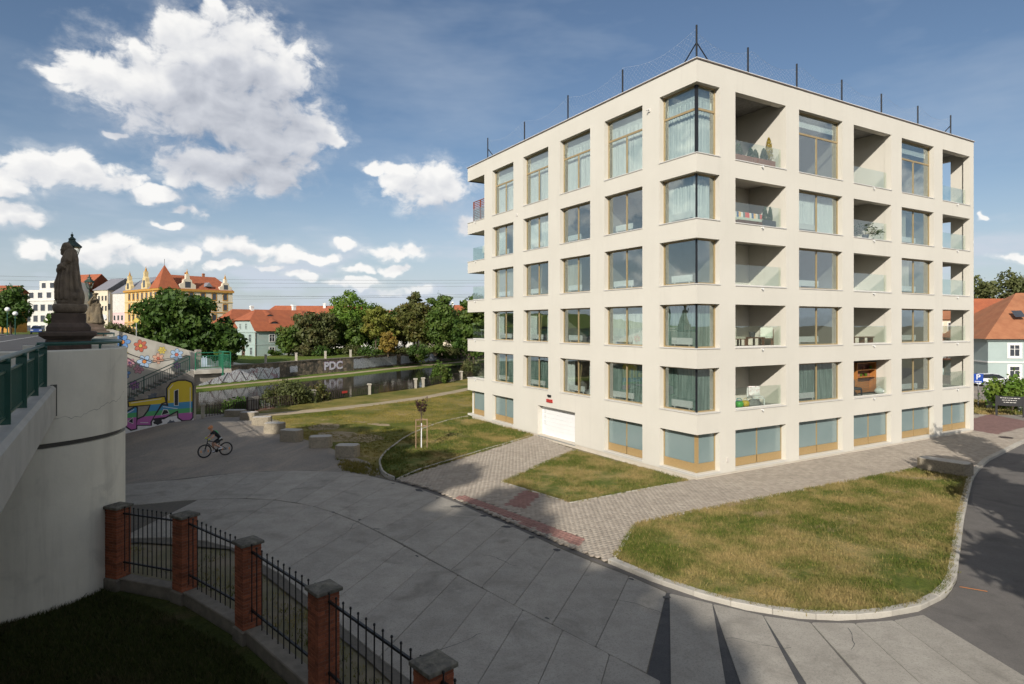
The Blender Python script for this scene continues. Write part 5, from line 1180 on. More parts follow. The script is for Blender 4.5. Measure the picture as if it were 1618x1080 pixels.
# stair railing and landing railing
def stair_rail(y, xa, xb, zf, root, mat, lab, step=.14, h=1.12, bars=True):
    MB().tube([(xa, y, zf(xa) + h), (xb, y, zf(xb) + h)], .03, 8).build('handrail', mat, root); MB().tube([(xa, y, zf(xa) + h - .22), (xb, y, zf(xb) + h - .22)], .022, 8).build('rail', mat, root); MB().tube([(xa, y, zf(xa) + .12), (xb, y, zf(xb) + .12)], .02, 8).build('rail', mat, root)
    n = max(1, int((xb - xa) / 2.4))
    for k in range(n + 1): x = xa + (xb - xa) * k / n; MB().box(x - .03, x + .03, y - .03, y + .03, zf(x) - .05, zf(x) + h).build('post', mat, root)
    mb = MB(); q = xa + step
    while q < xb: mb.box(q - .011, q + .011, y - .011, y + .011, zf(q) + .12, zf(q) + h - .22); q += step
    o = mb.build('bars', mat, root); o['kind'] = 'stuff'
sr = empty('stair_railing', (SA[0], SA[1], 0), SRZ, 'dark green railing rising along the stairs above the graffiti', 'railing'); stair_rail(.15, -4.2, 4.2, zs_, sr, M['green_rail'], '')
lr = empty('landing_railing', (SA[0], SA[1], 0), SRZ, 'bright green railing around the landing at the top of the stairs', 'railing'); stair_rail(.02, 4.55, 6.9, lambda x: 4.05, lr, M['green_rail2'], '', .11, 1.2)
MB().box(6.3, 6.4, -.06, .05, 3.6, 5.3).build('corner_post', M['green_rail2'], lr)
mb = MB()
for k in range(18): mb.box(6.9 - .011, 6.9 + .011, .1 + k * .13, .12 + k * .13, 4.1, 5.05)
mb.tube([(6.9, .02, 5.25), (6.9, 2.3, 5.25)], .03); mb.tube([(6.9, .02, 5.03), (6.9, 2.3, 5.03)], .022); mb.build('end_panel', M['green_rail2'], lr)
wr_ = MB().tube([(.4, 1.9, 5.5), (2.2, 1.9, 4.7), (4.6, 1.9, 5.0)], .02, 6).build('wall_handrail', M['iron'], st)

# ------------------------------------------------------------------ concrete blocks along the lawn
BLK = [(-9.05,34.6,.95,.62,'concrete block nearest the kerb of the sapling lawn'),(-11.35,37.3,1.0,.62,'concrete block second from the sapling lawn kerb'),(-13.75,39.2,1.05,.68,'pale concrete block third from the sapling lawn kerb'),(-15.9,42.1,1.0,.66,'concrete block in the middle of the block row'),
       (-17.9,45.0,1.0,.64,'concrete block third from the river end of the row'),(-19.9,47.6,1.0,.62,'concrete block second from the river end of the row'),(-22.0,50.0,1.3,.45,'low concrete block at the river end of the row')]
def block(x, y, l, h, rz, lab):
    o = MB(); a, b = l / 2, .42; c = .16
    P = [(-a + c, -b), (a - c, -b), (a, -b + c), (a, b - c), (a - c, b), (-a + c, b), (-a, b - c), (-a, -b + c)]
    t = empty('concrete_block', (x, y, -.05), rz, lab, 'block', 'row of concrete blocks')
    o.loft([[(p, q, 0) for p, q in P], [(p, q, h) for p, q in P]]); o.build('body', M['block'], t, bevel=.03)
    o = MB(); o.loft([[(p * .93, q * .93, h - .02) for p, q in P], [(p * .91, q * .91, h + .012) for p, q in P]]); o.build('lit_fill', M['lit_gravel_top'], t)
    return t
M['lit_gravel_top'] = pmat('block_gravel_fill_lit', (.50, .47, .42), (.36, .335, .30), 20, .95, .9, 34)  # gravel fill lightened so the block tops look sunlit
for k, (x, y, l, h, lab) in enumerate(BLK): block(x, y, l + .3, h + .04, R_(-8 + 14 * math.sin(k * 2.1)) + .1, lab)
block(20.9, 30.35, 2.2, .72, R_(-52), 'long concrete block at the tip of the large lawn by the road')

# ------------------------------------------------------------------ staked sapling
M['bark'] = pmat('bark', (.10, .075, .05), (.06, .045, .032), 6, .95, .8, 20); M['stake'] = pmat('stake_wood', (.33, .22, .14), (.26, .17, .10), 9, .85, stretch=(1, 1, .1)); M['lime'] = pmat('limewash', (.7, .7, .68), rough=.9)
M['purple_leaf'] = leafmat('purple_plum_leaf', (.045, .018, .022), (.075, .03, .03), None, .3)
def leaves(r, C, Nrm, size, aspect=.6, bend=.2):
    """two-triangle bent leaf cards at C with loosely outward normals"""
    n = len(C); t = r.normal(size=(n, 3)); nn = Nrm + r.normal(scale=.6, size=(n, 3)); nn /= np.linalg.norm(nn, axis=1)[:, None] + 1e-9
    t -= nn * (t * nn).sum(1)[:, None]; t /= np.linalg.norm(t, axis=1)[:, None] + 1e-9; b = np.cross(nn, t); s = size * np.exp(r.normal(0, .32, n))[:, None]
    V = np.empty((n, 4, 3)); V[:, 0] = C - t * s; V[:, 1] = C + b * s * aspect - nn * s * bend; V[:, 2] = C + t * s; V[:, 3] = C - b * s * aspect - nn * s * bend
    return V.reshape(-1, 3), np.arange(n * 4).reshape(-1, 4)
sp_ = empty('sapling', (-5.25, 36.4, .06), 0, 'young purple leaved tree with whitewashed trunk on the lawn by the drive', 'tree')
mb = MB(); mb.tube([(0, 0, 0), (.01, 0, 1.45)], [.035, .03], 8, 0); mb.build('trunk', M['lime'], sp_)
mb = MB(); mb.tube([(.01, 0, 1.45), (0, .02, 1.95), (.02, 0, 2.35)], [.028, .024, .012], 6); TIPS = []
for k in range(11):
    a = k * 2.4; h0 = 1.85 + .03 * k; e = (math.cos(a) * (.28 + .04 * (k % 4)), math.sin(a) * .35, h0 + .55 + .1 * (k % 3)); mb.tube([(0, 0, h0), (e[0] * .6, e[1] * .6, h0 + .22), e], [.012, .009, .004], 5); TIPS.append(((0, 0, h0), e))
mb.build('branches', M['bark'], sp_)
r = np.random.default_rng(3); C = []
for a, e in TIPS:
    a, e = np.array(a), np.array(e); t = r.uniform(.35, 1.08, 34)[:, None]; C.append(a + (e - a) * t + r.normal(scale=.05, size=(34, 3)))
C = np.concatenate(C); V, F_ = leaves(r, C, np.tile([0, 0, 1.], (len(C), 1)), .05)
bigmesh('crown', V, F_, M['purple_leaf'], sp_, col=np.repeat(r.uniform(0, 1, len(C)), 4))
sk = empty('tree_stakes', (-5.25, 36.4, .06), .2, 'three wooden stakes with cross bars around the sapling', 'tree stakes')
SP = [(-.32, -.18), (.32, -.18), (0, .36)]
for x, y in SP: MB().tube([(x, y, -.1), (x, y, 1.72)], .03, 8).build('stake', M['stake'], sk)
for i in range(3):
    a, b = SP[i], SP[(i+1) % 3]
    for z in (1.66, 1.3): MB().tube([(a[0], a[1], z), (b[0], b[1], z)], .022, 6).build('cross_bar', M['stake'], sk)

# ------------------------------------------------------------------ riverside fence
M['post_c'] = pmat('fence_post_concrete', (.46, .42, .35), (.36, .33, .27), 3, .95, .5, 14)
RP = [(-23.9,48.6),(-18.6,59.0),(-14.8,65.2),(-11.0,71.6),(-10.3,72.8),(-6.7,83.0),(-.6,96),(11.8,118)]
RPL = ['riverside fence post next to the graffiti wall', 'riverside concrete fence post behind the waterside bush', 'riverside concrete fence post standing alone in the lawn view', 'left one of two close riverside fence posts', 'right one of two close riverside fence posts', 'riverside fence post between two bushes near the white building', 'far riverside fence post hidden behind the white building', 'farthest riverside fence post']
for k, ((x, y), lab) in enumerate(zip(RP, RPL)):
    if k > 5: continue
    t = empty('river_fence_post', (x, y, -.06), R_(30), lab, 'post', 'posts of the river fence'); MB().cbox(-.13, .13, -.13, .13, 0, 1.02, .01).build('shaft', M['post_c'], t); MB().cbox(-.19, .19, -.19, .19, 1.021, 1.18, .03).build('cap', M['post_c'], t)
M['rust'] = pmat('rusty_iron', (.055, .035, .025), (.035, .025, .02), 8, .8)
for k in range(len(RP) - 1):
    a, b = Vector(RP[k]), Vector(RP[k+1]); d = b - a; L_ = d.length
    if L_ < 2 or k > 5: continue
    f = empty('river_fence', (a.x, a.y, -.05), math.atan2(d.y, d.x), ['rusty bar fence along the river left of the waterside bush', 'rusty bar fence right of the waterside bush', 'rusty bar fence left of the two close posts', '', 'rusty bar fence right of the two close posts', 'rusty bar fence nearest the white building'][k], 'fence', 'river fence panels')
    for z in (.16, .92): MB().box(.14, L_ - .14, -.02, .02, z - .015, z + .015).build('rail', M['rust'], f)
    mb = MB(); q = .3
    while q < L_ - .2: mb.box(q - .02, q + .02, -.02, .02, .1, 1.0); q += .25
    o = mb.build('bars', M['rust'], f); o['kind'] = 'stuff'
m = empty('river_warning_sign', (-16.6, 62.2, .55), math.atan2(6.2, 3.8), 'small red and white sign on the river fence', 'sign')
MB().box(-.35, .35, -.06, -.045, -.1, .12).build('board', pmat('sign_red', (.5, .05, .04), rough=.5), m)
sg = empty('river_board', (-22.0, 53.4, -.05), R_(62), 'grey metal board fixed to the river fence near the stairs', 'board'); MB().box(-.6, .6, -.05, .05, .05, 1.15).build('plate', M['stair_d'], sg); MB().box(-.62, -.56, -.06, .06, 0, 1.2).build('post', M['rust'], sg); MB().box(.56, .62, -.06, .06, 0, 1.2).build('post', M['rust'], sg)
# ------------------------------------------------------------------ stone embankment wall across the river
def stonemat():
    m, N, L, bs = nodes('embankment_stone'); pos = N.new('ShaderNodeNewGeometry').outputs['Position']
    v = N.new('ShaderNodeTexVoronoi'); v.inputs['Scale'].default_value = 2.2; L.new(pos, v.inputs['Vector']); v2 = N.new('ShaderNodeTexVoronoi'); v2.feature = 'DISTANCE_TO_EDGE'; v2.inputs['Scale'].default_value = 2.2; L.new(pos, v2.inputs['Vector'])
    c = mixc(N, L, rampf(N, L, v.outputs['Color'], .2, .8), (.10, .085, .065), (.26, .20, .14)); c = mixc(N, L, rampf(N, L, v2.outputs[0], 0, .06, .8, 0), c, (.05, .045, .04)); c = mixc(N, L, rampf(N, L, tex(N, L, pos, .4, 5), .5, .7, 0, .6), c, (.06, .06, .04))
    L.new(c, bs.inputs['Base Color']); bs.inputs['Roughness'].default_value = .95; b = N.new('ShaderNodeBump'); b.inputs['Distance'].default_value = .08; b.inputs['Strength'].default_value = .9; L.new(v2.outputs[0], b.inputs['Height']); L.new(b.outputs[0], bs.inputs['Normal']); return m
M['estone'] = stonemat()
ew = empty('embankment_wall', (WL[3][0], WL[3][1], 0), 0, 'long dark stone embankment wall with graffiti across the river', 'wall'); o3 = Vector(WL[3])
A = [Vector(p) - o3 for p in WL[1:]]; Bq = [Vector(p) - o3 for p in lerp_line(WL, 0, .6)[1:]]; n = len(A)
mb = MB(); rings = [[(A[i].x, A[i].y, -1.3), (Bq[i].x, Bq[i].y, -1.3), (Bq[i].x, Bq[i].y, 1.4), (A[i].x, A[i].y, 1.4)] for i in range(n)]; mb.loft(rings); mb.build('masonry', M['estone'], ew)
A2 = [a + (a - b).normalized() * .06 for a, b in zip(A, Bq)]
mb = MB(); mb.loft([[(A2[i].x, A2[i].y, 1.402), (Bq[i].x, Bq[i].y, 1.402), (Bq[i].x, Bq[i].y, 1.55), (A2[i].x, A2[i].y, 1.55)] for i in range(n)]); mb.build('coping', M['quay'], ew)
def wpt(s, z, off=.01):   # point on the wall face at arc length s from WL[3]
    P = [Vector(p) for p in WL[3:]]; 
    for a, b in zip(P[:-1], P[1:]):
        l = (b - a).length
        if s <= l: d = (b - a).normalized(); q = a + d * s; nn = Vector((d.y, -d.x)); q = q + nn * off - o3; return (q.x, q.y, z)
        s -= l
def gmat(name, base, dark, acc, sc_):
    m, N, L, bs = nodes(name); pos = N.new('ShaderNodeNewGeometry').outputs['Position']
    w = N.new('ShaderNodeTexWave'); w.inputs['Scale'].default_value = sc_; w.inputs['Distortion'].default_value = 9; w.inputs['Detail'].default_value = 2; w.inputs['Detail Scale'].default_value = 1.4; L.new(pos, w.inputs['Vector'])
    c = mixc(N, L, rampf(N, L, tex(N, L, pos, 3, 5, .65), .35, .75), base, tuple(x * .72 for x in base)); c = mixc(N, L, rampf(N, L, w.outputs['Fac'], .0, .16, .8, 0), c, dark); c = mixc(N, L, rampf(N, L, tex(N, L, pos, .9, 2), .64, .67, 0, .5), c, acc)
    c = mixc(N, L, rampf(N, L, tex(N, L, pos, 1.2, 6, .7), .58, .72, 0, .6), c, (.12, .10, .08))          # flaked off to the stone
    L.new(c, bs.inputs['Base Color']); bs.inputs['Roughness'].default_value = .85; return m
M['gr1'] = gmat('graffiti_silver_red', (.76, .76, .79), (.16, .06, .09), (.30, .03, .05), 2.0); M['gr2'] = gmat('graffiti_silver', (.60, .61, .65), (.16, .16, .19), (.5, .5, .55), 2.0)
def wallart(s0, s1, zlo, zhi, mat, seed, spike=.25):
    r = random.Random(seed); n = 26; top = []; bot = []
    for i in range(n + 1):
        s = s0 + (s1 - s0) * i / n; top.append(wpt(s, zhi + r.uniform(-spike, spike))); bot.append(wpt(s, zlo + r.uniform(-spike * .5, spike * .5)))
    mb = MB(); m = n + 1; mb.add(top + bot, [(i, m + i, m + i + 1, i + 1) for i in range(n)]); mb.build('graffiti', mat, ew)
wallart(2.2, 16.0, -.8, .8, M['gr1'], 4, .22)
M['maroon'] = pmat('graffiti_maroon', (.16, .02, .035), (.10, .02, .03), 5, .8)
_g = random.Random(8)
for k in range(13):
    s0 = 2.8 + k * 1.0; up = k % 2; a_, b_ = wpt(s0, -.7 if up else .65, .025), wpt(s0 + .95, .65 if up else -.7, .025); t_ = _g.uniform(.05, .11)
    MB().add([(a_[0], a_[1], a_[2] - t_), (b_[0], b_[1], b_[2] - t_), (b_[0], b_[1], b_[2] + t_), (a_[0], a_[1], a_[2] + t_)], [(0, 1, 2, 3)]).build('graffiti_stroke', M['maroon'] if k % 3 else M['paint_black'], ew)
wallart(32.8, 47, -.55, 1.15, M['gr2'], 5, .12); wallart(48.5, 62, -.5, 1.0, M['gr2'], 7, .15); wallart(18.2, 19.9, -.2, .75, M['gr2'], 9, .15)
def textmesh(s, size, bold=0.0):
    c = bpy.data.curves.new('t', 'FONT'); c.body = s; c.size = size; c.offset = bold; c.align_x = 'CENTER'; c.align_y = 'CENTER'; o = bpy.data.objects.new('t', c); COL.objects.link(o)
    bpy.context.view_layer.update(); me = bpy.data.meshes.new_from_object(o.evaluated_get(bpy.context.evaluated_depsgraph_get())); bpy.data.objects.remove(o); bpy.data.curves.remove(c); return me
def textpart(name, s, size, mat, parent, loc, rot, bold=0.0, sx=1.0):
    me = textmesh(s, size, bold); me.materials.clear(); me.materials.append(mat); o = bpy.data.objects.new(name, me); lk(o, parent); o.location = loc; o.rotation_euler = rot; o.scale = (sx, 1, 1); return o
p = wpt(26.6, .25, .03); q = wpt(29.6, .25, .03); ga_ = math.atan2(q[1] - p[1], q[0] - p[0])
M['graf_white'] = gmat('graffiti_white', (.70, .70, .74), (.25, .2, .3), (.6, .6, .66), 2.6)
textpart('graffiti_outline', 'PDC', 1.8, M['paint_purple'], ew, wpt(28.0, .25, .03), (R_(90), 0, ga_), .11, 1.2); textpart('graffiti_letters', 'PDC', 1.8, M['graf_white'], ew, wpt(28.0, .25, .045), (R_(90), 0, ga_), .06, 1.2)
EP = [(-39.2,88.6),(-36.5,93.8),(-33.8,99.2),(-31.1,105.6),(-28.2,110.8),(-25.8,116.5),(-23.4,122.5)]
EPL = ['first', 'second', 'third', 'fourth', 'fifth', 'sixth', 'seventh']
for (x, y), w in zip(EP, EPL):
    t = empty('embankment_post', (x - .3, y + .1, 1.55), R_(28), w + ' concrete post on the embankment wall counted from the green landing railing', 'post', 'posts on the embankment wall'); MB().cbox(-.16, .16, -.16, .16, 0, 1.15, .02).build('shaft', M['post_c'], t); MB().cbox(-.2, .2, -.2, .2, 1.151, 1.26, .03).build('cap', M['post_c'], t)
# ------------------------------------------------------------------ trees and shrubs
M['lf_dark'] = leafmat('leaf_dark_green', (.034, .075, .012), (.072, .13, .022), (.10, .145, .028))
M['lf_mid'] = leafmat('leaf_mid_green', (.06, .11, .018), (.11, .17, .03), (.135, .165, .035))
M['lf_bright'] = leafmat('leaf_bright_green', (.095, .175, .02), (.15, .25, .035), (.18, .235, .035))
M['lf_yellow'] = leafmat('leaf_yellow_green', (.16, .19, .03), (.24, .25, .05), (.22, .17, .04))
M['lf_rust'] = leafmat('leaf_rusty', (.085, .10, .024), (.135, .14, .034), (.17, .12, .035))
M['lf_olive'] = leafmat('leaf_olive', (.075, .09, .028), (.12, .135, .045), (.13, .11, .04))
M['lf_orange'] = leafmat('leaf_orange', (.22, .16, .03), (.30, .22, .05), (.26, .13, .03))
M['lf_birch'] = leafmat('leaf_birch', (.085, .10, .03), (.15, .17, .06), (.17, .17, .07))
def crown_points(r, lobes, n, shell=.55):
    vol = np.array([a[3] * a[4] * a[5] for a in lobes]) ** .75; cnt = (n * vol / vol.sum()).astype(int); C = []; Nn = []
    for (x, y, z, rx, ry, rz), k in zip(lobes, cnt):
        d = r.normal(size=(k, 3)); d /= np.linalg.norm(d, axis=1)[:, None]; q = r.uniform(shell, 1.0, k) ** .6 * (1 + .28 * np.sin(d[:, 0] * 6 + x * 3) * np.sin(d[:, 1] * 6 + y * 3) * np.cos(d[:, 2] * 5 + z) + .16 * r.normal(size=k))
        C.append(np.array([x, y, z]) + d * q[:, None] * np.array([rx, ry, rz])); Nn.append(d)
    return np.concatenate(C), np.concatenate(Nn)
def tree(name, lab, base, H_, W_, mat, n=2500, leaf=.3, seed=1, trunk=.18, clear=.3, lobes_n=14, group=None, cat='tree', shape=1.0, aspect=.6, top=1.0, jit=1.0):
    r = np.random.default_rng(seed); t = empty(name, base, 0, lab, cat, group); R0 = W_ / 2; zc = H_ * (clear + (1 - clear) * .5); hz = H_ * (1 - clear) / 2
    lobes = []
    for k in range(lobes_n):
        a = k * 2.399 + r.uniform(-.4, .4); f = (k + .5) / lobes_n; z = zc + hz * (2 * f - 1) * .78; prof = math.sqrt(max(.05, 1 - ((z - zc) / hz) ** 2)) * (1 - (1 - top) * f)
        rr = R0 * prof * .58 * r.uniform(.55, 1.1) * jit; s = R0 * r.uniform(.20, .46) * (.55 + .5 * prof); lobes.append((rr * math.cos(a), rr * math.sin(a), z, s, s, s * r.uniform(.6, .85) * shape))
    lobes.append((0, 0, zc, R0 * .5, R0 * .5, hz * .75))
    C, Nn = crown_points(r, lobes, n); V, F_ = leaves(r, C, Nn, leaf, aspect); bigmesh('crown', V, F_, mat, t, col=np.repeat(np.clip(r.normal(.5, .28, len(C)), 0, 1), 4))
    mb = MB(); mb.tube([(0, 0, -.3), (.03 * H_ * r.uniform(-.5, .5), 0, H_ * clear), (0, .02 * H_, zc), (0, 0, zc + hz * .6)], [trunk * 1.25, trunk, trunk * .6, trunk * .15], 8)
    for (x, y, z, *_s) in lobes[:-1:2]: h0 = max(H_ * clear * .8, z - math.hypot(x, y) * .9 - .3); mb.tube([(0, 0, h0), (x * .5, y * .5, (h0 + z) / 2 + .1), (x, y, z)], [trunk * .5, trunk * .35, trunk * .1], 6)
    mb.build('trunk', M['bark'], t); return t
def shrub(name, lab, base, w, d, h, mat, n, leaf, seed, stems=7, group=None, cat='bush'):
    r = np.random.default_rng(seed); t = empty(name, base, 0, lab, cat, group); lobes = []
    for k in range(12): a = k * 2.4; q = math.sqrt((k + .5) / 12); s = r.uniform(.28, .42); lobes.append((w/2*q*.8*math.cos(a), d/2*q*.8*math.sin(a), h * r.uniform(.3, .75) * (1.15 - .45 * q), w * s * .55, d * s * .55, h * s * .8))
    C, Nn = crown_points(r, lobes, n, .3); C[:, 2] = np.maximum(C[:, 2], .02); V, F_ = leaves(r, C, Nn, leaf); bigmesh('foliage', V, F_, mat, t, col=np.repeat(np.clip(r.normal(.5, .28, len(C)), 0, 1), 4))
    mb = MB()
    for k in range(stems): a = k * 2.4; mb.tube([(0.1*math.cos(a), .1*math.sin(a), -.1), (w*.18*math.cos(a), d*.18*math.sin(a), h*.4), (w*.3*math.cos(a), d*.3*math.sin(a), h*.8)], [.035, .025, .01], 5)
    mb.build('stems', M['bark'], t); return t
GX = 'trees across the river'
tree('broad_tree', 'large dark green tree in front of the yellow corner house', (-44.9, 86, 1.5), 10.6, 11.0, M['lf_dark'], 11000, .28, 11, .4, .08, 26, shape=.8, jit=1.15)
tree('broad_tree', 'low green tree at the left foot of the large dark tree', (-50.3, 87, 1.6), 5.6, 7.0, M['lf_mid'], 2600, .26, 13, .2, .05, 12, GX)
tree('broad_tree', 'lower dark foliage of a tree at the right foot of the large dark tree', (-40.6, 87.5, 1.4), 6.8, 7.5, M['lf_dark'], 3500, .3, 12, .2, .06, 12, GX)
TL = [(-38.2,118,1.6,8.6,8.0,'lf_olive',.04,'bushy olive tree in front of the right part of the mint house'),(-41.2,116,1.6,5.6,5.0,'lf_mid',.02,'low green tree covering the lower right of the mint house'),(-33.6,127,1.8,12.8,10.6,'lf_bright',.06,'tall bright green tree behind the embankment wall'),
      (-35.8,119.5,1.6,8.4,6.4,'lf_olive',.03,'rounded olive tree left of the tall bright green tree'),(-29.8,131,1.9,10.0,8.0,'lf_dark',.04,'dark green tree right of the tall bright green tree'),(-25.6,118.5,1.5,9.6,5.8,'lf_yellow',.3,'slender yellow green tree with bare stems above the embankment wall'),
      (-23.6,121,1.5,7.6,3.8,'lf_yellow',.24,'smaller yellow green tree leaning beside the slender one'),(-23.2,117.6,1.5,4.8,3.2,'lf_orange',.06,'small orange leaved tree above the embankment wall'),(-22.0,128,1.7,10.4,6.0,'lf_rust',.16,'thin brownish tree with sparse crown'),
      (-20.4,131,1.8,12.8,4.4,'lf_olive',.3,'tallest thin tree with wispy top in the river row'),(-18.6,123,1.6,10.6,8.0,'lf_rust',.14,'rounded tree with rusty tinged leaves'),(-15.2,134,1.9,12.4,6.2,'lf_mid',.2,'tall narrow green tree between two rounder trees'),
      (-13.6,122,1.6,9.8,8.4,'lf_mid',.16,'round green tree with clear trunk near the white building'),(-10.2,126,1.6,9.2,7.0,'lf_olive',.08,'olive tree left of the white building edge'),(-7.6,112,1.0,8.6,7.4,'lf_dark',.03,'dark dense tree touching the left edge of the white building'),
      (-4.0,118,1.2,9.8,8.0,'lf_mid',.05,'green tree partly hidden behind the white building'),(-5.9,98,.2,12.6,5.6,'lf_mid',.12,'tall tree seen past the end balconies'),(-31.6,124,1.7,7.4,6.0,'lf_mid',.02,'small green tree below the tall bright green tree'),(-27.2,128,1.8,8.8,6.6,'lf_dark',.03,'dark tree behind the slender yellow one'),
      (-24.6,134,1.9,9.4,7.0,'lf_dark',.03,'dark tree in the second row behind the thin brownish tree'),(-17.0,140,2.0,9.6,7.4,'lf_olive',.03,'olive tree in the second row behind the rusty tree'),(-37.0,132,1.9,9.0,7.6,'lf_mid',.03,'green tree in the second row behind the olive trees')]
for k, (x, y, z, h, w, m, cl, lab) in enumerate(TL):
    tree('river_tree', lab, (x, y, z), h, w, M[m], int(2200 + 34 * h * w), .24, 40 + k, .14, cl, 20, GX, jit=1.2)
for k, (x, y, z, w, d, h, lab) in enumerate([(-20.2,129,-.6,7,3,4.2,'ivy like shrub hanging over the embankment wall'),(-15.6,136.5,-.6,7,3,4.6,'green shrub growing over the wall near the white building'),(-11.4,141,-.6,8,4,5.0,'large shrub at the water end of the wall')]): shrub('wall_shrub', lab, (x, y, z), w, d, h, M['lf_mid'], 1800, .22, 80 + k, group='shrubs on the embankment wall')
for k, px in enumerate([425, 452, 478, 505, 530, 556, 580, 606, 632, 660, 688, 712]):
    dep = 117.5 + 3.5 * math.sin(k * 1.9); shrub('embankment_bush', ['low bush on the embankment in front of the mint house', 'low bush second from the mint house', 'low bush under the bushy olive tree', 'low bush under the rounded olive tree', 'low bush left below the tall bright green tree', 'low bush right below the tall bright green tree', 'low bush left of the slender yellow tree', 'low bush right of the small orange tree', 'low bush under the thin brownish tree', 'low bush under the rusty tree', 'low bush under the round green tree', 'low bush nearest the white building'][k], ((px - 809) / 993 * dep, dep, 1.5), 4.4, 2.4, 1.5 + .9 * abs(math.sin(k * 2.3)), M[('lf_dark', 'lf_mid', 'lf_olive')[k % 3]], 700, .17, 400 + k, group='low bushes along the embankment')
# street trees by the bridge head on the left
for k, (x, y, h, w, m, lab) in enumerate([(-92.5,116,9.5,8.5,'lf_dark','dark green street tree left of the cloaked statue'),(-99,122,8,8,'lf_mid','green street tree at the left edge of the photo'),(-85,118,4.8,5,'lf_dark','low dark tree beside the white modern building'),(-96,104,3.2,7,'lf_olive','olive hedge like tree at the far bridge end')]): tree('street_tree', lab, (x, y, 5.4), h, w, M[m], 2600, .3, 100 + k, .18, .15, 12, 'street trees at the bridge head')
shrub('street_shrub', 'loose green shrub by the road signs beyond the statues', (-52.5, 84, 5.4), 4.6, 3, 2.6, M['lf_olive'], 1500, .14, 120)
# right background
for k, (x, y, h, w, lab) in enumerate([(98,132,17.6,11,'tall pale birch behind the red roofs, leftmost'),(105.5,132,18.6,11,'tall pale birch behind the red roofs, middle one'),(114,130,17.2,10,'tall pale birch at the right edge of the photo'),(110,120,15,7,'darker tree in front of the birches at the right edge')]): tree('birch_tree', lab, (x, y, 0), h, w, M['lf_birch'] if k < 3 else M['lf_mid'], 5200, .3, 140 + k, .2, .2, 18, 'birches behind the red roofed house', shape=1.3)
shrub('roadside_bush', 'leafy green bush behind the black information sign', (41.6, 52.5, 0), 3.6, 3.0, 3.4, M['lf_bright'], 2600, .13, 150)
shrub('roadside_bush', 'lower leafy bush at the right edge behind the sign', (45.2, 54, 0), 3.4, 3.0, 2.0, M['lf_mid'], 1600, .13, 151)
shrub('house_hedge', 'clipped round shrub beside the porch of the mint house on the right', (62, 84, 0), 2.2, 1.6, 2.2, M['lf_bright'], 800, .14, 152)
# river bushes
shrub('waterside_bush', 'big olive bush at the near river bank behind the concrete blocks', (-20.6, 58.2, -.4), 5.4, 3.4, 2.9, M['lf_olive'], 4200, .12, 160)
shrub('waterside_bush', 'reddish brown bush beside the big olive river bush', (-18.7, 60.3, -.5), 2.4, 2.0, 2.5, M['lf_rust'], 1400, .11, 161)
shrub('waterside_bush', 'green bush on the river bank behind the lawn path', (-8.9, 78.5, -.4), 2.8, 2.6, 3.4, M['lf_mid'], 1700, .14, 162)
shrub('waterside_bush', 'dark bush on the river bank next to the white building', (-5.7, 86.5, -.4), 3.2, 2.6, 3.2, M['lf_olive'], 1500, .14, 163)
shrub('waterside_bush', 'dark shrub at the waterside left below the graffiti wall', (-23.6, 54.6, -.8), 3.6, 2.4, 2.0, M['lf_dark'], 1800, .12, 164)
# trees behind the photographer whose shade falls into the picture
GS_ = 'tall trees on the other side of the bridge'
k = 0
for off, edge in ((5.2, [(-8,39.5),(-6,36),(-4.2,31.6),(-2.6,27.2),(-1.0,22.8),(1.0,19.4),(3.2,16.2),(5.2,13.0)]), (8.5, [(-9,40),(-5.5,34),(-2.5,28),(1,23),(4,18.5),(7,14)]), (15, [(-10,42),(-6,35),(-2,28),(2,22)])):
    for ex, ey in edge:
        h = 25.5 + 1.3 * math.sin(k * 2.7); t_ = 40.0; x = ex - .78 * off - TRAV.x * t_; y = ey - .63 * off - TRAV.y * t_; k += 1
        tree('shade_tree', 'tall tree behind the photographer beyond the bridge, shading the road', (x, y, 0), h, 8.6, M['lf_mid'], 6000, .46, 200 + k, .35, .4, 20, GS_)
tree('shade_tree', 'tall tree left of the photographer beyond the bridge, shading the concrete blocks', (-28.5, -2.0, 0), 24.0, 11, M['lf_mid'], 7000, .46, 260, .4, .38, 22, GS_)
for k, (x, y, z, h, w, cl, lab) in enumerate([(17.9,17.2,0,9.4,5.0,.34,'slim roadside tree right of the frame whose shade falls on the lawn tip'),(22.8,23.0,0,10.2,4.8,.34,'roadside tree right of the frame whose shade touches the building base'),(16.3,12.6,0,9.2,4.8,.36,'roadside tree right of the frame shading the side road'),(11.6,5.6,0,8.8,4.8,.36,'roadside tree right of the camera shading the asphalt')]):
    tree('roadside_tree', lab, (x, y, z), h, w, M['lf_mid'], 1500, .34, 220 + k, .15, cl, 14, 'roadside trees right of the frame', aspect=.28)
# forest on the far hill
r = np.random.default_rng(77); nF = 520; V_ = []; F2 = []
ico = bmesh.new(); bmesh.ops.create_icosphere(ico, subdivisions=2, radius=1); iv = np.array([v.co[:] for v in ico.verts]); iff = np.array([[v.index for v in f.verts] for f in ico.faces]); ico.free()
fx = r.uniform(-560, 120, nF); fn = r.uniform(430, 900, nF)
cnt = 0
for k in range(nF):
    px = r.uniform(300, 800); dep = r.uniform(480, 900); x = (px - 809) / 993 * dep; n_ = dep * .8
    z = 20 * float(sst(380, 900, n_)) + 2.0; s = r.uniform(4, 8); v = iv * (1 + .22 * r.normal(size=(len(iv), 1))) * np.array([s, s, s * .9]) + np.array([x, dep, z + s * .3]); V_.append(v); F2.append(iff + cnt); cnt += len(iv)
M['forest'] = pmat('distant_foliage', (.035, .055, .02), (.06, .08, .03), .3, .95)
tag(bigmesh('distant_forest', np.concatenate(V_), np.concatenate(F2), M['forest']), 'wooded hill ridge on the horizon', 'forest', kind='stuff')
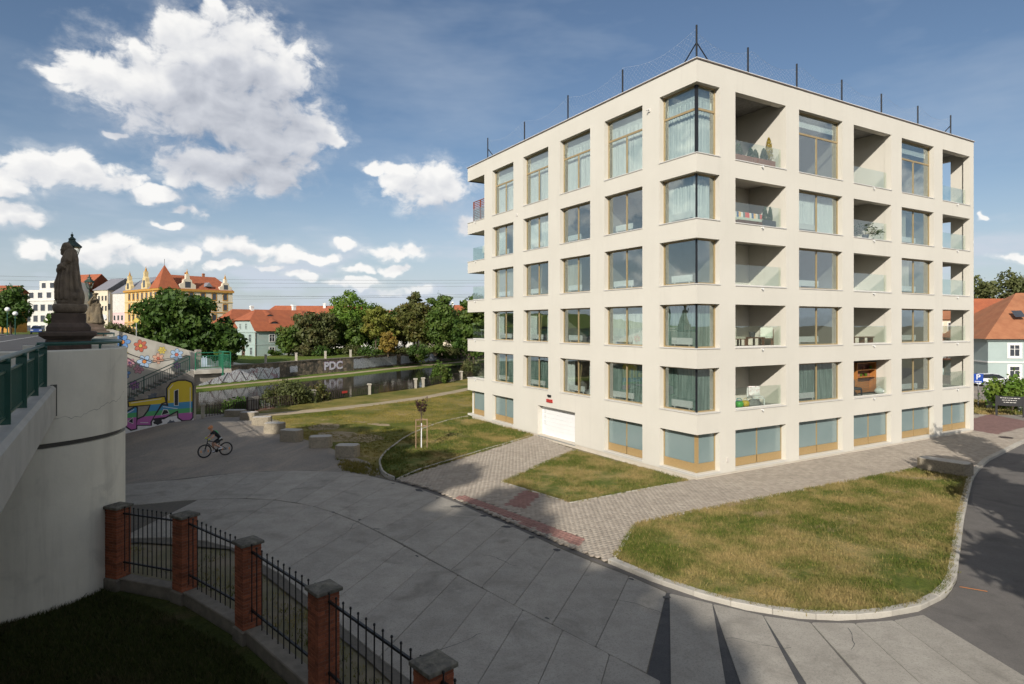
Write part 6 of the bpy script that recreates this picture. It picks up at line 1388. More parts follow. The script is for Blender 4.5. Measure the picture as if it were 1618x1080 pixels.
# ------------------------------------------------------------------ background houses
M['tile'] = pmat('red_roof_tile', (.36, .105, .042), (.28, .078, .034), 1.2, .85, .7, 7, stain=(.24, .08, .04), stain_scale=.5, stain_amt=.4)
M['tile_b'] = pmat('brown_roof_tile', (.36, .15, .07), (.29, .11, .05), 1.0, .85, .7, 7, stain=(.20, .10, .05), stain_scale=.4, stain_amt=.5)
M['mint'] = pmat('mint_render', (.34, .43, .40), (.29, .38, .36), .7, .9, .2, 10, stain=(.42, .42, .38), stain_scale=.7, stain_amt=.5)
M['mint2'] = pmat('pale_mint_render', (.36, .43, .41), (.33, .40, .38), .6, .9)
M['yellow'] = pmat('yellow_render', (.62, .48, .25), (.57, .43, .21), .5, .9); M['ochre'] = pmat('ochre_trim', (.48, .25, .05), (.42, .21, .04), 1, .85)
M['cream'] = pmat('cream_render', (.66, .58, .45), (.60, .52, .40), .5, .9); M['pinkw'] = pmat('pink_render', (.68, .46, .46), (.62, .40, .40), .5, .9); M['whitew'] = pmat('white_render', (.60, .58, .54), (.55, .53, .49), .5, .9); M['greyw'] = pmat('grey_blue_render', (.42, .45, .50), (.38, .41, .46), .4, .9)
M['dkglass'] = pmat('house_window_glass', (.035, .04, .05), (.06, .065, .075), .3, .12, spec=.6); M['trim'] = pmat('window_trim_white', (.70, .69, .66), rough=.7); M['slate'] = pmat('grey_sheet_roof', (.22, .22, .24), (.18, .18, .20), 1, .6); M['brownwood'] = pmat('brown_timber', (.10, .045, .022), (.07, .03, .016), 4, .8, stretch=(1, 1, .2))
def hwin(root, u, z, w, h, side, y=0.0, trim=None, cross=True, mat=None, t=.1):
    """window on the wall plane y (side 'f': facing -y) or x (side 'l': facing -x)"""
    mb = MB(); tr = trim or M['trim']; f = (lambda a, b, c, d, e, g: mb.box(a, b, y + c, y + d, e, g)) if side == 'f' else (lambda a, b, c, d, e, g: mb.box(y + c, y + d, a, b, e, g))
    f(u - w/2 - t, u - w/2, -.06, .02, z - h/2 - t, z + h/2 + t); f(u + w/2, u + w/2 + t, -.06, .02, z - h/2 - t, z + h/2 + t); f(u - w/2, u + w/2, -.06, .02, z + h/2, z + h/2 + t); f(u - w/2, u + w/2, -.09, .02, z - h/2 - t, z - h/2)
    if cross: f(u - .035, u + .035, -.045, .0, z - h/2, z + h/2); f(u - w/2, u - .036, -.044, .0, z + h*.12, z + h*.12 + .06); f(u + .036, u + w/2, -.044, .0, z + h*.12, z + h*.12 + .06)
    o = mb.build('window', tr, root); mb = MB(); f = (lambda a, b, c, d, e, g: mb.box(a, b, y + c, y + d, e, g)) if side == 'f' else (lambda a, b, c, d, e, g: mb.box(y + c, y + d, a, b, e, g))
    f(u - w/2 + .001, u + w/2 - .001, -.02, .01, z - h/2 + .001, z + h/2 - .001); mb.build('pane', mat or M['dkglass'], o); return o
def roof_gable(root, L_, D_, z0, zr, mat, ov=.4, hip=0.0, hip2=0.0, name='roof'):
    mb = MB(); a = [(-ov, -ov, z0), (L_ + ov, -ov, z0), (L_ + ov, D_ + ov, z0), (-ov, D_ + ov, z0)]; r0 = (hip - (ov if hip == 0 else 0), D_/2, zr); r1 = (L_ - hip2 + (ov if hip2 == 0 else 0), D_/2, zr)
    th = .18; vs = a + [r0, r1] + [(x, y, z - th) for x, y, z in a + [r0, r1]]
    mb.add(vs, [(0,1,5,4),(2,3,4,5),(3,0,4),(1,2,5),(6,10,11,7),(8,11,10,9),(9,10,6),(7,11,8),(0,6,7,1),(1,7,8,2),(2,8,9,3),(3,9,6,0)]); return mb.build(name, mat, root)
def chimney(par, x, y, z, h=1.2, mat=None): 
    mb = MB(); mb.cbox(x - .3, x + .3, y - .3, y + .3, z - 1.2, z + h, .03); mb.box(x - .36, x + .36, y - .36, y + .36, z + h - .25, z + h - .12); return mb.build('chimney', mat or M['trim'], par)
# mint house across the river
mh = empty('mint_house', (-46.9, 115, 1.15), math.atan2(.77, .63), 'mint green two storey house with red roof and eyebrow dormers across the river', 'house')
L_, D_, E_ = 15.0, 9.0, 4.9
MB().box(0, L_, 0, D_, -1, E_).build('wall', M['mint'], mh); MB().box(-.05, L_ + .05, -.05, D_ + .05, 2.35, 2.5).build('string_course', M['mint2'], mh); MB().box(-.12, L_ + .12, -.12, D_ + .12, E_ - .25, E_).build('cornice', M['mint2'], mh)
mb = MB(); o_ = .5; mb.add([(-o_, -o_, E_), (L_ + o_, -o_, E_), (L_ + o_, D_ + o_, E_), (-o_, D_ + o_, E_), (-o_ + .05, 1.4, E_ + 2.0), (-o_ + .05, D_ - 1.4, E_ + 2.0), (2.4, D_/2, E_ + 4.1), (L_ - 2, D_/2, E_ + 4.1)], [(0,1,7,6,4),(2,3,5,6,7),(4,6,5),(1,2,7)]); rf = mb.build('roof', M['tile'], mh)
mb = MB(); mb.add([(-.02, .0, E_), (-.02, D_, E_), (-.02, D_ - 1.6, E_ + 1.95), (-.02, 1.6, E_ + 1.95)], [(0, 3, 2, 1)]); mb.build('gable', M['mint2'], mh)
def eyebrow(u, t, w, h):
    sl = 4.1 / (D_/2 + o_); y = -o_ + t; z = E_ + sl * (y + o_); mb = MB(); n = 14; arc = [(u - w + 2*w*i/n, h * (math.cos(math.pi * (i/n - .5)) ** 1.6)) for i in range(n + 1)]
    fr = [(x, y - .02, z + d + .02) for x, d in arc]; bk = [(u + (x - u) * .6, y + d / sl * 1.5 + .3, z + d * .96 + sl * (d / sl * .5 + .3) + .03) for x, d in arc]
    bk = [(u + (x - u) * .75, y + h / sl + .9, z + sl * (h / sl + .9) + .01) for x, d in arc]; m = n + 1
    mb.add(fr + bk, [(i, i+1, m+i+1, m+i) for i in range(n)]); d_ = mb.build('eyebrow_dormer', M['tile'], rf, smooth=True)
    mb = MB(); mb.add([(u + (x - u) * .8, y + .02, z + d * .8) for x, d in arc] + [(u, y + .02, z - .05)], [tuple(range(n + 2))]); mb.build('dormer_opening', M['dkglass'], rf)
for u, t, w, h in ((4.2, 1.3, 1.8, .75), (10.2, 1.3, 1.8, .75), (4.4, 3.3, 1.1, .45), (12, 3.3, 1.1, .45)): eyebrow(u, t, w, h)
for u in (3.2, 6.6, 10.0, 13.2):
    for z in (1.2, 3.6): hwin(mh, u, z, 1.0, 1.3, 'f')
for u in (2.0, 4.5, 7.0): hwin(mh, u, 3.6, .8, 1.3, 'l', trim=M['mint2']); 
hwin(mh, 1.6, 1.2, .8, 1.3, 'l', trim=M['mint2']); MB().box(-.03, .02, 3.9, 5.0, -.1, 2.1).build('door', M['brownwood'], mh); hwin(mh, 3.4, 5.8, .6, .9, 'l', trim=M['mint2']); hwin(mh, 5.6, 5.8, .6, .9, 'l', trim=M['mint2'])
chimney(rf, 11, D_/2 + .8, E_ + 3.9); MB().tube([(-.06, -.06, 0), (-.06, -.06, E_ - .2)], .06, 6).build('downpipe', M['brownwood'], mh)
def house(name, lab, loc, ang, L_, D_, zE, zR, wall, roofm, rows, ncol, lcol=0, hip=0, hip2=0, cat='house', group=None, ww=1.0, wh=1.4, trim=None, ch=(), wm=None, z_base=-2):
    t = empty(name, loc, ang, lab, cat, group); MB().box(0, L_, 0, D_, z_base, zE).build('wall', wall, t); MB().box(-.15, L_ + .15, -.15, D_ + .15, zE - .3, zE + .02).build('cornice', trim or M['trim'], t)
    rf = roof_gable(t, L_, D_, zE, zR, roofm, .4, hip, hip2)
    if hip == 0: MB().add([(0.01, 0, zE), (0.01, D_, zE), (0.01, D_/2, zR - .2)], [(0, 2, 1)]).build('gable', wall, t)
    if hip2 == 0: MB().add([(L_ - .01, 0, zE), (L_ - .01, D_, zE), (L_ - .01, D_/2, zR - .2)], [(0, 1, 2)]).build('gable', wall, t)
    for z in rows:
        for k in range(ncol): hwin(t, L_ * (k + .5) / ncol, z, ww, wh, 'f', trim=trim, mat=wm, cross=False)
        for k in range(lcol): hwin(t, D_ * (k + .5) / lcol, z, ww, wh, 'l', trim=trim, mat=wm, cross=False)
    for u, y, h in ch: chimney(rf, u, y, zE + (zR - zE) * .6, h)
    return t, rf
GB = 'houses across the river'
house('white_house', 'white house with red roof left of the mint house', (-53.5, 118, 1.3), math.atan2(.77, .63), 9, 8, 5.4, 9.0, M['whitew'], M['tile'], (1.5, 4.0), 2, 2, 3, 0, group=GB, ch=((7, 4, 2.2),))
house('long_house', 'long white building with red roof behind the mint house', (-62, 150, 2.6), .15, 30, 11, 5.0, 9.4, M['whitew'], M['tile'], (1.5, 3.7), 9, 2, 4, 4, group=GB, ch=((8, 6, 2.0), (16, 5, 2.4), (24, 6, 2.0)))
house('low_house', 'cream house seen between the tree trunks near the white building', (-21, 158, 2.8), .1, 22, 9, 4.6, 8.4, M['cream'], M['tile'], (1.2, 3.4), 7, 2, 3, 3, group=GB, ch=((5, 4, 2.2), (15, 4, 2.2)))
house('low_house', 'white house behind the slender yellow green tree', (-38, 152, 2.6), -.05, 14, 9, 4.2, 8.2, M['whitew'], M['tile'], (1.2, 3.2), 5, 2, 0, 0, group=GB, ch=((5, 4, 1.8),))
house('tall_house', 'distant white house with red roof at the white building edge', (-22, 190, 3.2), .1, 13, 10, 6.0, 10.2, M['whitew'], M['tile'], (1.5, 4.4), 4, 2, 0, 0, group=GB, ch=((4, 4, 2.6),))
# ornate yellow corner house
yh = empty('yellow_corner_house', (-95.4, 170, 4.6), math.atan2(.79, .62), 'ornate yellow corner house with red roofs, turret and decorated gables', 'house'); LR, LL, ZE = 20.5, 23.0, 12.6
MB().box(0, LR, 0, 12, -3, ZE).build('wall', M['cream'], yh); MB().box(-.02, 12, 11.9, LL, -3, ZE).build('wall', M['yellow'], yh); MB().box(-.03, .4, -.03, 11.95, -3, ZE - .01).build('wall', M['yellow'], yh)
for z in (3.2, 6.2, 9.2): MB().box(-.16, LR + .1, -.16, LL, z - .12, z + .12).build('string_course', M['ochre'] if z != 9.2 else M['yellow'], yh)
MB().box(-.4, LR + .3, -.4, LL + .3, ZE - .6, ZE).build('cornice', M['ochre'], yh)
for z in (1.7, 4.7, 7.7, 10.7):
    for k in range(7): hwin(yh, 2.2 + k * 2.9, z, 1.1, 1.8, 'l', y=-.03, trim=M['ochre'], cross=False, mat=M['ochre'] if z > 100 else None, t=.28)
    for k in range(6): hwin(yh, 2.0 + k * 3.25, z, 1.1, 1.8, 'f', trim=M['ochre'], cross=False, t=.22)
mb = MB(); mb.add([(4, -.3, ZE), (LR + .2, -.3, ZE), (LR + .2, 12, ZE), (4, 12, ZE), (5, 5.5, ZE + 4.2), (LR - 2.5, 5.5, ZE + 4.2)], [(0,1,5,4),(1,2,5),(2,3,4,5),(3,0,4)]); yr = mb.build('roof', M['tile'], yh)
mb = MB(); mb.add([(-.3, 5, ZE), (-.3, LL + .2, ZE), (11, LL + .2, ZE), (11, 5, ZE), (5, 6, ZE + 4.0), (5, LL - 1, ZE + 4.0)], [(0,4,5,1),(1,5,2),(2,5,4,3),(3,4,0)]); mb.build('roof', M['slate'], yh)
mb = MB(); mb.add([(-.5, -.5, ZE + .002), (5.2, -.5, ZE + .002), (5.2, 5.2, ZE + .002), (-.5, 5.2, ZE + .002), (2.3, 2.3, ZE + 6.6)], [(0,1,4),(1,2,4),(2,3,4),(3,0,4)]); tw = mb.build('turret_roof', M['tile'], yh); MB().tube([(2.3, 2.3, ZE + 6.4), (2.3, 2.3, ZE + 8.2)], .07, 6).build('finial', M['slate'], tw)
def ygable(x, y, side, w, h):
    mb = MB(); P = [(-w, 0), (w, 0), (w, h*.3), (w*.55, h*.42), (w*.5, h*.62), (w*.22, h*.7), (w*.2, h), (-w*.2, h), (-w*.22, h*.7), (-w*.5, h*.62), (-w*.55, h*.42), (-w, h*.3)]
    f = (lambda u, v, d: (x + u, y + d, ZE + v)) if side == 'f' else (lambda u, v, d: (x + d, y + u, ZE + v)); mb.loft([[f(u, v, -.1) for u, v in P], [f(u, v, .9) for u, v in P]]); g = mb.build('ornate_gable', M['cream'] if side == 'f' else M['yellow'], yh)
    mb = MB(); c = f(0, h, .4); mb.lathe([(.32, 0), (.36, .15), (.2, .4), (.25, .65), (.1, .9), (.03, 1.5)], 10, c); mb.build('finial', M['ochre'], g)
    mb = MB(); P2 = [(-w*.35, h*.1), (w*.35, h*.1), (w*.35, h*.5), (-w*.35, h*.5)]; mb.add([f(u, v, -.12) for u, v in P2], [(0, 1, 2, 3)]); mb.build('gable_window', M['dkglass'], g)
ygable(0, 9.5, 'l', 1.9, 5.0); ygable(0, 20.5, 'l', 1.9, 4.2); ygable(7.5, 0, 'f', 2.2, 4.2); ygable(18.4, 0, 'f', 1.8, 3.4)
for u in (10, 15): chimney(yr, u, 6.5, ZE + 4.0, 1.2, M['tile_b'])
mb = MB(); mb.add([(12.5, -.1, ZE + 1.0), (14.5, -.1, ZE + 1.0), (13.5, -.1, ZE + 2.2), (13.5, 3, ZE + 2.2), (12.5, 1.4, ZE + 1.0), (14.5, 1.4, ZE + 1.0)], [(0, 1, 2), (0, 2, 3, 4), (1, 5, 3, 2)]); mb.build('roof_dormer', M['slate'], yr)
# the street behind the statues
GSx = 'houses along the street behind the statues'
def flat(name, lab, loc, ang, L_, D_, H_, wall, rows, ncol, roofm, trim, steps=(), ww=1.0, wh=1.5, lcol=0, base=-2):
    t = empty(name, loc, ang, lab, 'house', GSx); MB().box(0, L_, 0, D_, base, H_).build('wall', wall, t); MB().box(-.15, L_ + .15, -.15, D_ + .15, H_ + .001, H_ + .3).build('cornice', trim, t)
    for z in rows:
        for k in range(ncol): hwin(t, L_ * (k + .5) / ncol, z, ww, wh, 'f', trim=trim, cross=False)
        for k in range(lcol): hwin(t, D_ * (k + .5) / lcol, z, ww, wh, 'l', trim=trim, cross=False)
    return t
A_ = -.45
t = flat('pink_house', 'pink and white town house left of the yellow corner house', (-124.5, 196, 4.6), A_, 7.4, 10, 12.2, M['pinkw'], (1.6, 4.8, 7.8, 10.6), 4, M['tile'], M['whitew'], ww=.9); MB().box(-.02, 7.42, -.03, .5, 6.4, 12.19).build('upper_wall', M['whitew'], t); rf = roof_gable(t, 7.4, 10, 12.5, 16.0, M['slate'], .3)
t = flat('cream_house', 'tall cream town house left of the pink one', (-133, 200, 4.6), A_, 7.0, 11, 13.4, M['cream'], (1.6, 4.8, 7.8, 11), 4, M['slate'], M['cream'], ww=.9); roof_gable(t, 7.0, 11, 13.7, 17.6, M['slate'], .3)
t, rf = house('grey_house', 'grey blue side wall house with red roof edge behind the statue group', (-152, 205, 4.6), -.35, 17, 12, 13.4, 19.2, M['greyw'], M['tile'], (10.6,), 3, 0, 0, 0, group=GSx); chimney(rf, 6, 5, 17.4, 2.0, M['whitew'])
t = flat('grey_flats', 'grey flat roofed house with aerials behind the statue group', (-168, 225, 4.6), -.3, 20, 14, 17.8, M['greyw'], (7, 10, 13, 15.6), 5, M['slate'], M['slate'])
t = flat('white_modern_block', 'white modern stepped apartment building left of the cloaked statue', (-151, 192, 4.6), -.25, 14, 12, 9.8, M['whitew'], (1.5, 4.5, 7.8), 5, M['slate'], M['whitew'], ww=1.7, wh=1.9); MB().box(3.0, 14, 0.6, 12, 10.12, 13.2).build('upper_storey', M['whitew'], t); MB().box(6.5, 13.5, 1.6, 12, 13.21, 16.0).build('top_storey', M['whitew'], t)
for k in range(3): hwin(t, 4.6 + k * 3.4, 11.6, 1.8, 1.7, 'f', y=.6, cross=False); 
for k in range(2): hwin(t, 8.2 + k * 3.2, 14.6, 1.6, 1.6, 'f', y=1.6, cross=False)
house('brick_house', 'brown house corner at the left edge of the photo', (-124, 150, 4.6), .1, 4.0, 6, 10.5, 12.2, M['ochre'], M['tile'], (4, 7, 9.4), 1, 0, 0, 0, group=GSx)
# flats on the hill horizon
for k, (px, w, h, c, lab) in enumerate([(470, 46, 11, 'whitew', 'long pale apartment block on the far hill'), (434, 26, 8, 'cream', 'low cream block on the far hill, left'), (498, 28, 8, 'ochre', 'ochre block on the far hill, right')]):
    dep = 830; x = (px - 809) / 993 * dep; t = empty('hill_flats', (x - w / 2, dep, 18.5), .1, lab, 'building', 'apartment blocks on the far hill'); MB().box(0, w, 0, 14, -6, h).build('wall', M[c], t); MB().box(-.5, w + .5, -.5, 14.5, h, h + .8).build('roof', M['slate'], t)
    for z in (1.5, 4.5, 7.2):
        if z < h - 1: MB().box(1.5, w - 1.5, -.12, .05, z - .8, z + .8).build('window_band', M['dkglass'], t)
house('shed', 'long low white shed on the far slope behind the mint house', (-140, 260, 4), .15, 46, 12, 6.5, 7.2, M['whitew'], M['slate'], (3,), 8, 0, group=GB)

# ------------------------------------------------------------------ houses on the right
rh = empty('pale_mint_house', (60.6, 80, -.05), R_(-10), 'pale mint house with tall brown tiled roof at the right edge', 'house')
MB().box(0, 20, 0, 14, -.5, 5.45).build('wall', M['mint2'], rh); MB().box(-.08, 20, -.08, 14, 2.45, 2.62).build('string_course', M['trim'], rh); MB().box(-.25, 20.2, -.25, 14.2, 5.2, 5.46).build('cornice', M['mint2'], rh)
mb = MB(); mb.add([(-.7, -.7, 5.47), (20.7, -.7, 5.47), (20.7, 14.7, 5.47), (-.7, 14.7, 5.47), (7.0, 7, 11.6), (13, 7, 11.6)], [(0,1,5,4),(1,2,5),(2,3,4,5),(3,0,4)]); rr = mb.build('roof', M['tile_b'], rh)
for u in (3.0, 7.2, 11.6):
    for z, h in ((4.0, 1.35), (1.3, 1.3)): hwin(rh, u, z, 1.05, h, 'f', t=.32)
mb = MB(); mb.add([(4.2, 1.9, 8.15), (5.4, 1.9, 8.15), (5.4, 2.9, 9.0), (4.2, 2.9, 9.0)], [(0, 1, 2, 3)]); mb.build('roof_window', M['dkglass'], rr, (-.1, -.1, .12))
rw = empty('dormer_house', (49.5, 88, 0), R_(-4), 'red roofed wing with white dormer and timber porch beside the white building', 'house')
MB().box(0, 26, 4, 14, -.5, 5.0).build('wall', M['mint2'], rw)
mb = MB(); mb.add([(-1, 2.6, 5.0), (28, 2.6, 5.0), (28, 9, 11.2), (-1, 9, 11.2), (28, 15.4, 5.0), (-1, 15.4, 5.0)], [(0,1,2,3),(3,2,4,5)]); wr2 = mb.build('roof', M['tile'], rw)
mb = MB(); mb.add([(5, 1.2, 4.6), (28, 1.2, 4.6), (28, 2.9, 5.1), (5, 2.9, 5.1)], [(0,1,2,3)]); mb.build('porch_roof', M['tile_b'], rw)
mb = MB(); mb.box(4.6, 15.6, 3.6, 3.9, 5.6, 8.0); mb.add([(15.6, 3.6, 5.6), (15.6, 3.6, 8.0), (15.6, 7.9, 10.1)], [(0,1,2)]); dm = mb.build('dormer', M['cream'], rw)
mb = MB(); mb.add([(4.4, 3.2, 8.0), (15.9, 3.2, 8.0), (15.9, 8.2, 10.5), (4.4, 8.2, 10.5)], [(0,1,2,3)]); mb.build('dormer_roof', M['tile_b'], dm)
for u in (6.5, 9.2, 11.9, 13.7): hwin(dm, u, 6.9, 1.0, 1.2, 'f', y=3.6)
mb = MB(); mb.add([(11, 3.9, 8.6), (12.6, 3.9, 8.6), (12.6, 5.2, 9.2), (11, 5.2, 9.2)], [(0,1,2,3)]); mb.build('roof_window', M['dkglass'], dm, (0, 0, .1))
for u in (6, 9.5, 13): MB().box(u - .1, u + .1, 1.4, 1.6, -.1, 4.6).build('porch_post', M['brownwood'], rw)
MB().box(5, 14, 1.45, 1.55, 2.3, 2.5).build('porch_beam', M['brownwood'], rw); MB().box(5, 14, 1.45, 1.55, 3.2, 3.3).build('porch_beam', M['brownwood'], rw)
for k in range(12): MB().box(5 + k * .75, 5.08 + k * .75, 1.46, 1.54, 2.5, 3.2).build('baluster', M['brownwood'], rw)
MB().box(5, 14, 1.6, 4.0, 2.2, 2.3).build('porch_floor', M['brownwood'], rw); MB().box(11.6, 12.6, 3.93, 3.99, 0, 2.1).build('door', M['oak'], rw)
# ------------------------------------------------------------------ parked cars
M['tyre'] = pmat('rubber', (.015, .015, .016), rough=.85); M['rim'] = pmat('alloy', (.45, .46, .48), rough=.35, metal=.8); M['carglass'] = pmat('car_glass', (.012, .016, .02), rough=.06, spec=.7); M['lamp_red'] = pmat('tail_lamp', (.35, .01, .01), rough=.2); M['lamp_white'] = pmat('head_lamp', (.6, .62, .65), rough=.1)
def car(loc, rz, paint, lab, estate=True):
    t = empty('parked_car', loc, rz, lab, 'car', 'cars parked by the houses'); L2 = 2.25; W2 = .88
    pm = pmat('car_paint_' + lab.split()[0], paint, rough=.28, spec=.6)
    lower = [(-L2, .35), (-L2 + .05, .72), (-L2 + .35, .86), (-.95, .98), (L2 - .15, 1.0), (L2, .85), (L2, .38), (L2 - .1, .28), (-L2 + .15, .26)]
    def ring(y, k): return [(x * (1 - .02 * k), y, z) for x, z in lower]
    MB().loft([ring(-W2 + .08, 1), ring(-W2, 0), ring(W2, 0), ring(W2 - .08, 1)]).build('body', pm, t, bevel=.05, smooth=False)
    top = [(-1.05, .97), (-.25, 1.42), (.35, 1.48), (1.5 if estate else .9, 1.44), (L2 - .12 if estate else 1.7, .99)]
    MB().loft([[(x * .96, -W2 + (.24 if z > 1.2 else .06), z) for x, z in top], [(x, -W2 + (.26 if z > 1.2 else .10), z) for x, z in top], [(x, W2 - (.26 if z > 1.2 else .10), z) for x, z in top], [(x * .96, W2 - (.24 if z > 1.2 else .06), z) for x, z in top]]).build('cabin', M['carglass'], t, bevel=.03)
    MB().loft([[(-.32, -W2 + .27, 1.425), (1.45 if estate else .9, -W2 + .27, 1.45), (1.45 if estate else .9, W2 - .27, 1.45), (-.32, W2 - .27, 1.425)], [(-.2, -W2 + .3, 1.475), (1.3 if estate else .8, -W2 + .3, 1.49), (1.3 if estate else .8, W2 - .3, 1.49), (-.2, W2 - .3, 1.475)]]).build('roof', pm, t)
    for s in (-1, 1):
        for x0, x1 in ((.32, .40), (1.28, 1.36)): MB().loft([[(x0, s * (W2 - .085), .97), (x1, s * (W2 - .085), .97), (x1, s * (W2 - .245), 1.44), (x0, s * (W2 - .245), 1.44)], [(x0, s * (W2 - .11), .97), (x1, s * (W2 - .11), .97), (x1, s * (W2 - .27), 1.44), (x0, s * (W2 - .27), 1.44)]]).build('door_pillar', pm, t)
        for x in (-1.38, 1.36):
            mb = MB(); mb.tube([(x, s * (W2 - .2), .32), (x, s * (W2 + .01), .32)], .32, 20); w = mb.build('wheel', M['tyre'], t); MB().tube([(x, s * (W2 - .02), .32), (x, s * (W2 + .02), .32)], .21, 16).build('rim', M['rim'], w)
        MB().cbox(-L2 - .012, -L2 + .12, s * .62 - .2, s * .62 + .2, .62, .76, .02).build('headlight', M['lamp_white'], t); MB().cbox(L2 - .1, L2 + .012, s * .7 - .14, s * .7 + .14, .7, .95, .02).build('tail_light', M['lamp_red'], t); MB().cbox(-.85, -.68, s * (W2 + .08) - .09, s * (W2 + .08) + .09, .95, 1.08, .02).build('mirror', pm, t)
car((57.0, 74.5, -.05), R_(172), (.75, .76, .78), 'white estate car parked in front of the porch on the right'); car((64.0, 72.5, -.05), R_(175), (.012, .015, .03), 'dark blue car at the right edge behind the bush', False)
car((-88.5, 117, 5.55), R_(125), (.03, .06, .2), 'blue car on the road at the bridge head', False); car((-84.5, 122, 5.55), R_(125), (.05, .05, .055), 'black car behind the blue one at the bridge head')
# ------------------------------------------------------------------ signs and small street furniture on the right
M['sign_blue'] = pmat('sign_blue', (.012, .06, .33), rough=.35); M['steel'] = pmat('galvanised_steel', (.38, .39, .40), rough=.45, metal=.6); M['sign_black'] = pmat('black_sign_board', (.02, .02, .022), rough=.4)
ps = empty('parking_sign', (40.8, 55.0, -.05), R_(-36), 'blue square parking sign on a grey pole beside the white building', 'road sign')
MB().tube([(0, 0, 0), (0, 0, 3.0)], .035, 8).build('pole', M['steel'], ps); MB().cbox(-.36, .36, -.06, -.045, 2.2, 2.98, .004).build('board', M['sign_blue'], ps)
textpart('letter', 'P', .62, M['paint_white'], ps, (0, -.065, 2.68), (R_(90), 0, 0), .012); textpart('small_lettering', 'REZERVE', .1, M['paint_white'], ps, (0, -.065, 2.30), (R_(90), 0, 0)) if False else MB().box(-.24, .24, -.066, -.063, 2.27, 2.33).build('lettering_line', M['paint_white'], ps)
bs_ = empty('information_sign', (39.3, 49.6, -.05), R_(-32), 'black information board on two legs by the pavement', 'sign')
for x in (-.85, .85): MB().box(x - .07, x + .07, -.07, .07, 0, 1.65).build('leg', M['sign_black'], bs_)
MB().box(-.78, .78, -.05, .0, .85, 1.62).build('board', M['sign_black'], bs_)
_w = random.Random(4)
for k, half in enumerate((.62, .5, .4)):
    x_ = -half
    while x_ < half - .05:
        wd = _w.uniform(.07, .2); MB().box(x_, min(x_ + wd, half), -.056, -.052, 1.45 - k * .17, 1.495 - k * .17).build('lettering_word', M['sill'], bs_); x_ += wd + .045
wp = empty('gate_post', (41.4, 54.2, -.05), R_(-30), 'white rendered gate post beside the parking sign', 'post'); MB().cbox(-.36, .36, -.2, .2, 0, 1.72, .02).build('shaft', M['whitew'], wp, bevel=.02)
bp_ = empty('gate_leaf_post', (41.9, 58.4, -.05), 0, 'slim black post behind the parking sign', 'post'); MB().box(-.07, .07, -.07, .07, 0, 2.0).build('shaft', M['sign_black'], bp_)
gp = empty('meter_pillar', (42.2, 52.2, -.05), R_(-30), 'grey metal pillar standing in the bush behind the black sign', 'pillar'); MB().tube([(0, 0, 0), (0, 0, 1.9)], .17, 12).build('tube', M['steel'], gp); MB().lathe([(.18, 1.9), (.18, 1.95), (.02, 2.0)], 12).build('cap', M['steel'], gp)
mh_ = MB().lathe([(.38, 0), (.38, .012), (.33, .014), (.01, .014)], 24).build('manhole_cover', M['rust'], None, (31.2, 39.7, .088)); tag(mh_, 'rusty round manhole cover in the pavement at the building end', 'manhole')
sheet('house_forecourt', [(38.5,44),(38.0,50),(38.5,52),(36,62),(48,95),(110,95),(110,60),(60,52)], -.04, M['gravel'])
sheet('verge', [(37.8,50.6),(39.0,57.5),(44,60),(50,56),(43,50.5)], -.02, M['lawn_dry']); tag(tufts('verge_grass', [(37.8,50.6),(39.0,57.5),(44,60),(50,56),(43,50.5)], M['lawn_dry'], 2200, (.1, .3), .03, -.02, 31), 'rough grass around the parking sign and gate post', 'grass')
# street furniture at the bridge head, far left
for k, (x, y, lab) in enumerate([(-81.5, 101.5, 'tall street lamp with round globe at the left edge'), (-83, 105, 'second street lamp with globe near the left edge')]):
    t = empty('globe_lamp', (x, y, 5.5), 0, lab, 'street lamp', 'globe lamps at the bridge head'); MB().tube([(0, 0, 0), (0, 0, 3.9 - k * .6)], [.09, .06], 8).build('pole', M['green_rail'], t); mb = MB(); mb.ell((0, 0, 4.2 - k * .6), (.38, .38, .36)); mb.build('globe', M['lampglass'], t, smooth=True)
for k, (x, y, h, lab) in enumerate([(-71.5, 100, 2.6, 'round road sign left of the pedestal'), (-62.8, 98, 6.6, 'traffic light mast left of the cloaked statue'), (-52.0, 80, 3.0, 'road sign post right of the statue group'), (-49.0, 82, 2.6, 'yellow diamond priority sign by the shrub')]):
    t = empty('road_sign', (x, y, 5.5), R_(25), lab, 'road sign', 'road signs at the bridge head'); MB().tube([(0, 0, 0), (0, 0, h)], .06, 8).build('pole', M['steel'], t)
    if k == 1: MB().cbox(-.18, .18, -.18, .05, h * .62, h * .62 + .9, .03).build('signal_head', M['sign_black'], t)
    else: MB().tube([(0, -.06, h - .3), (0, -.09, h - .3)], .36, 18 if k != 3 else 4).build('plate', M['paint_white'] if k != 3 else M['paint_yellow'], t)
# overhead power lines
M['cable'] = pmat('cable', (.10, .10, .11), rough=.6)
for k, (ya, yb, dep) in enumerate([(430, 442, 260), (437, 446, 268), (449, 450, 285), (466, 462, 300), (472, 464, 310), (452, 470, 290)]):
    pts = []
    for i in range(25):
        f = i / 24; px = -250 + f * 1150; py = ya + (yb - ya) * f + 5 * math.sin(math.pi * f); d = dep + 60 * f; pts.append(((px - 809) / 993 * d, d, 7.2 + (513 - py) / 993 * d))
    tag(MB().tube(pts, .045, 4).build('power_line', M['cable']), ['topmost', 'second', 'third', 'fourth', 'fifth', 'lowest'][k] + ' of the thin power lines crossing the sky above the river', 'power line', 'power lines')

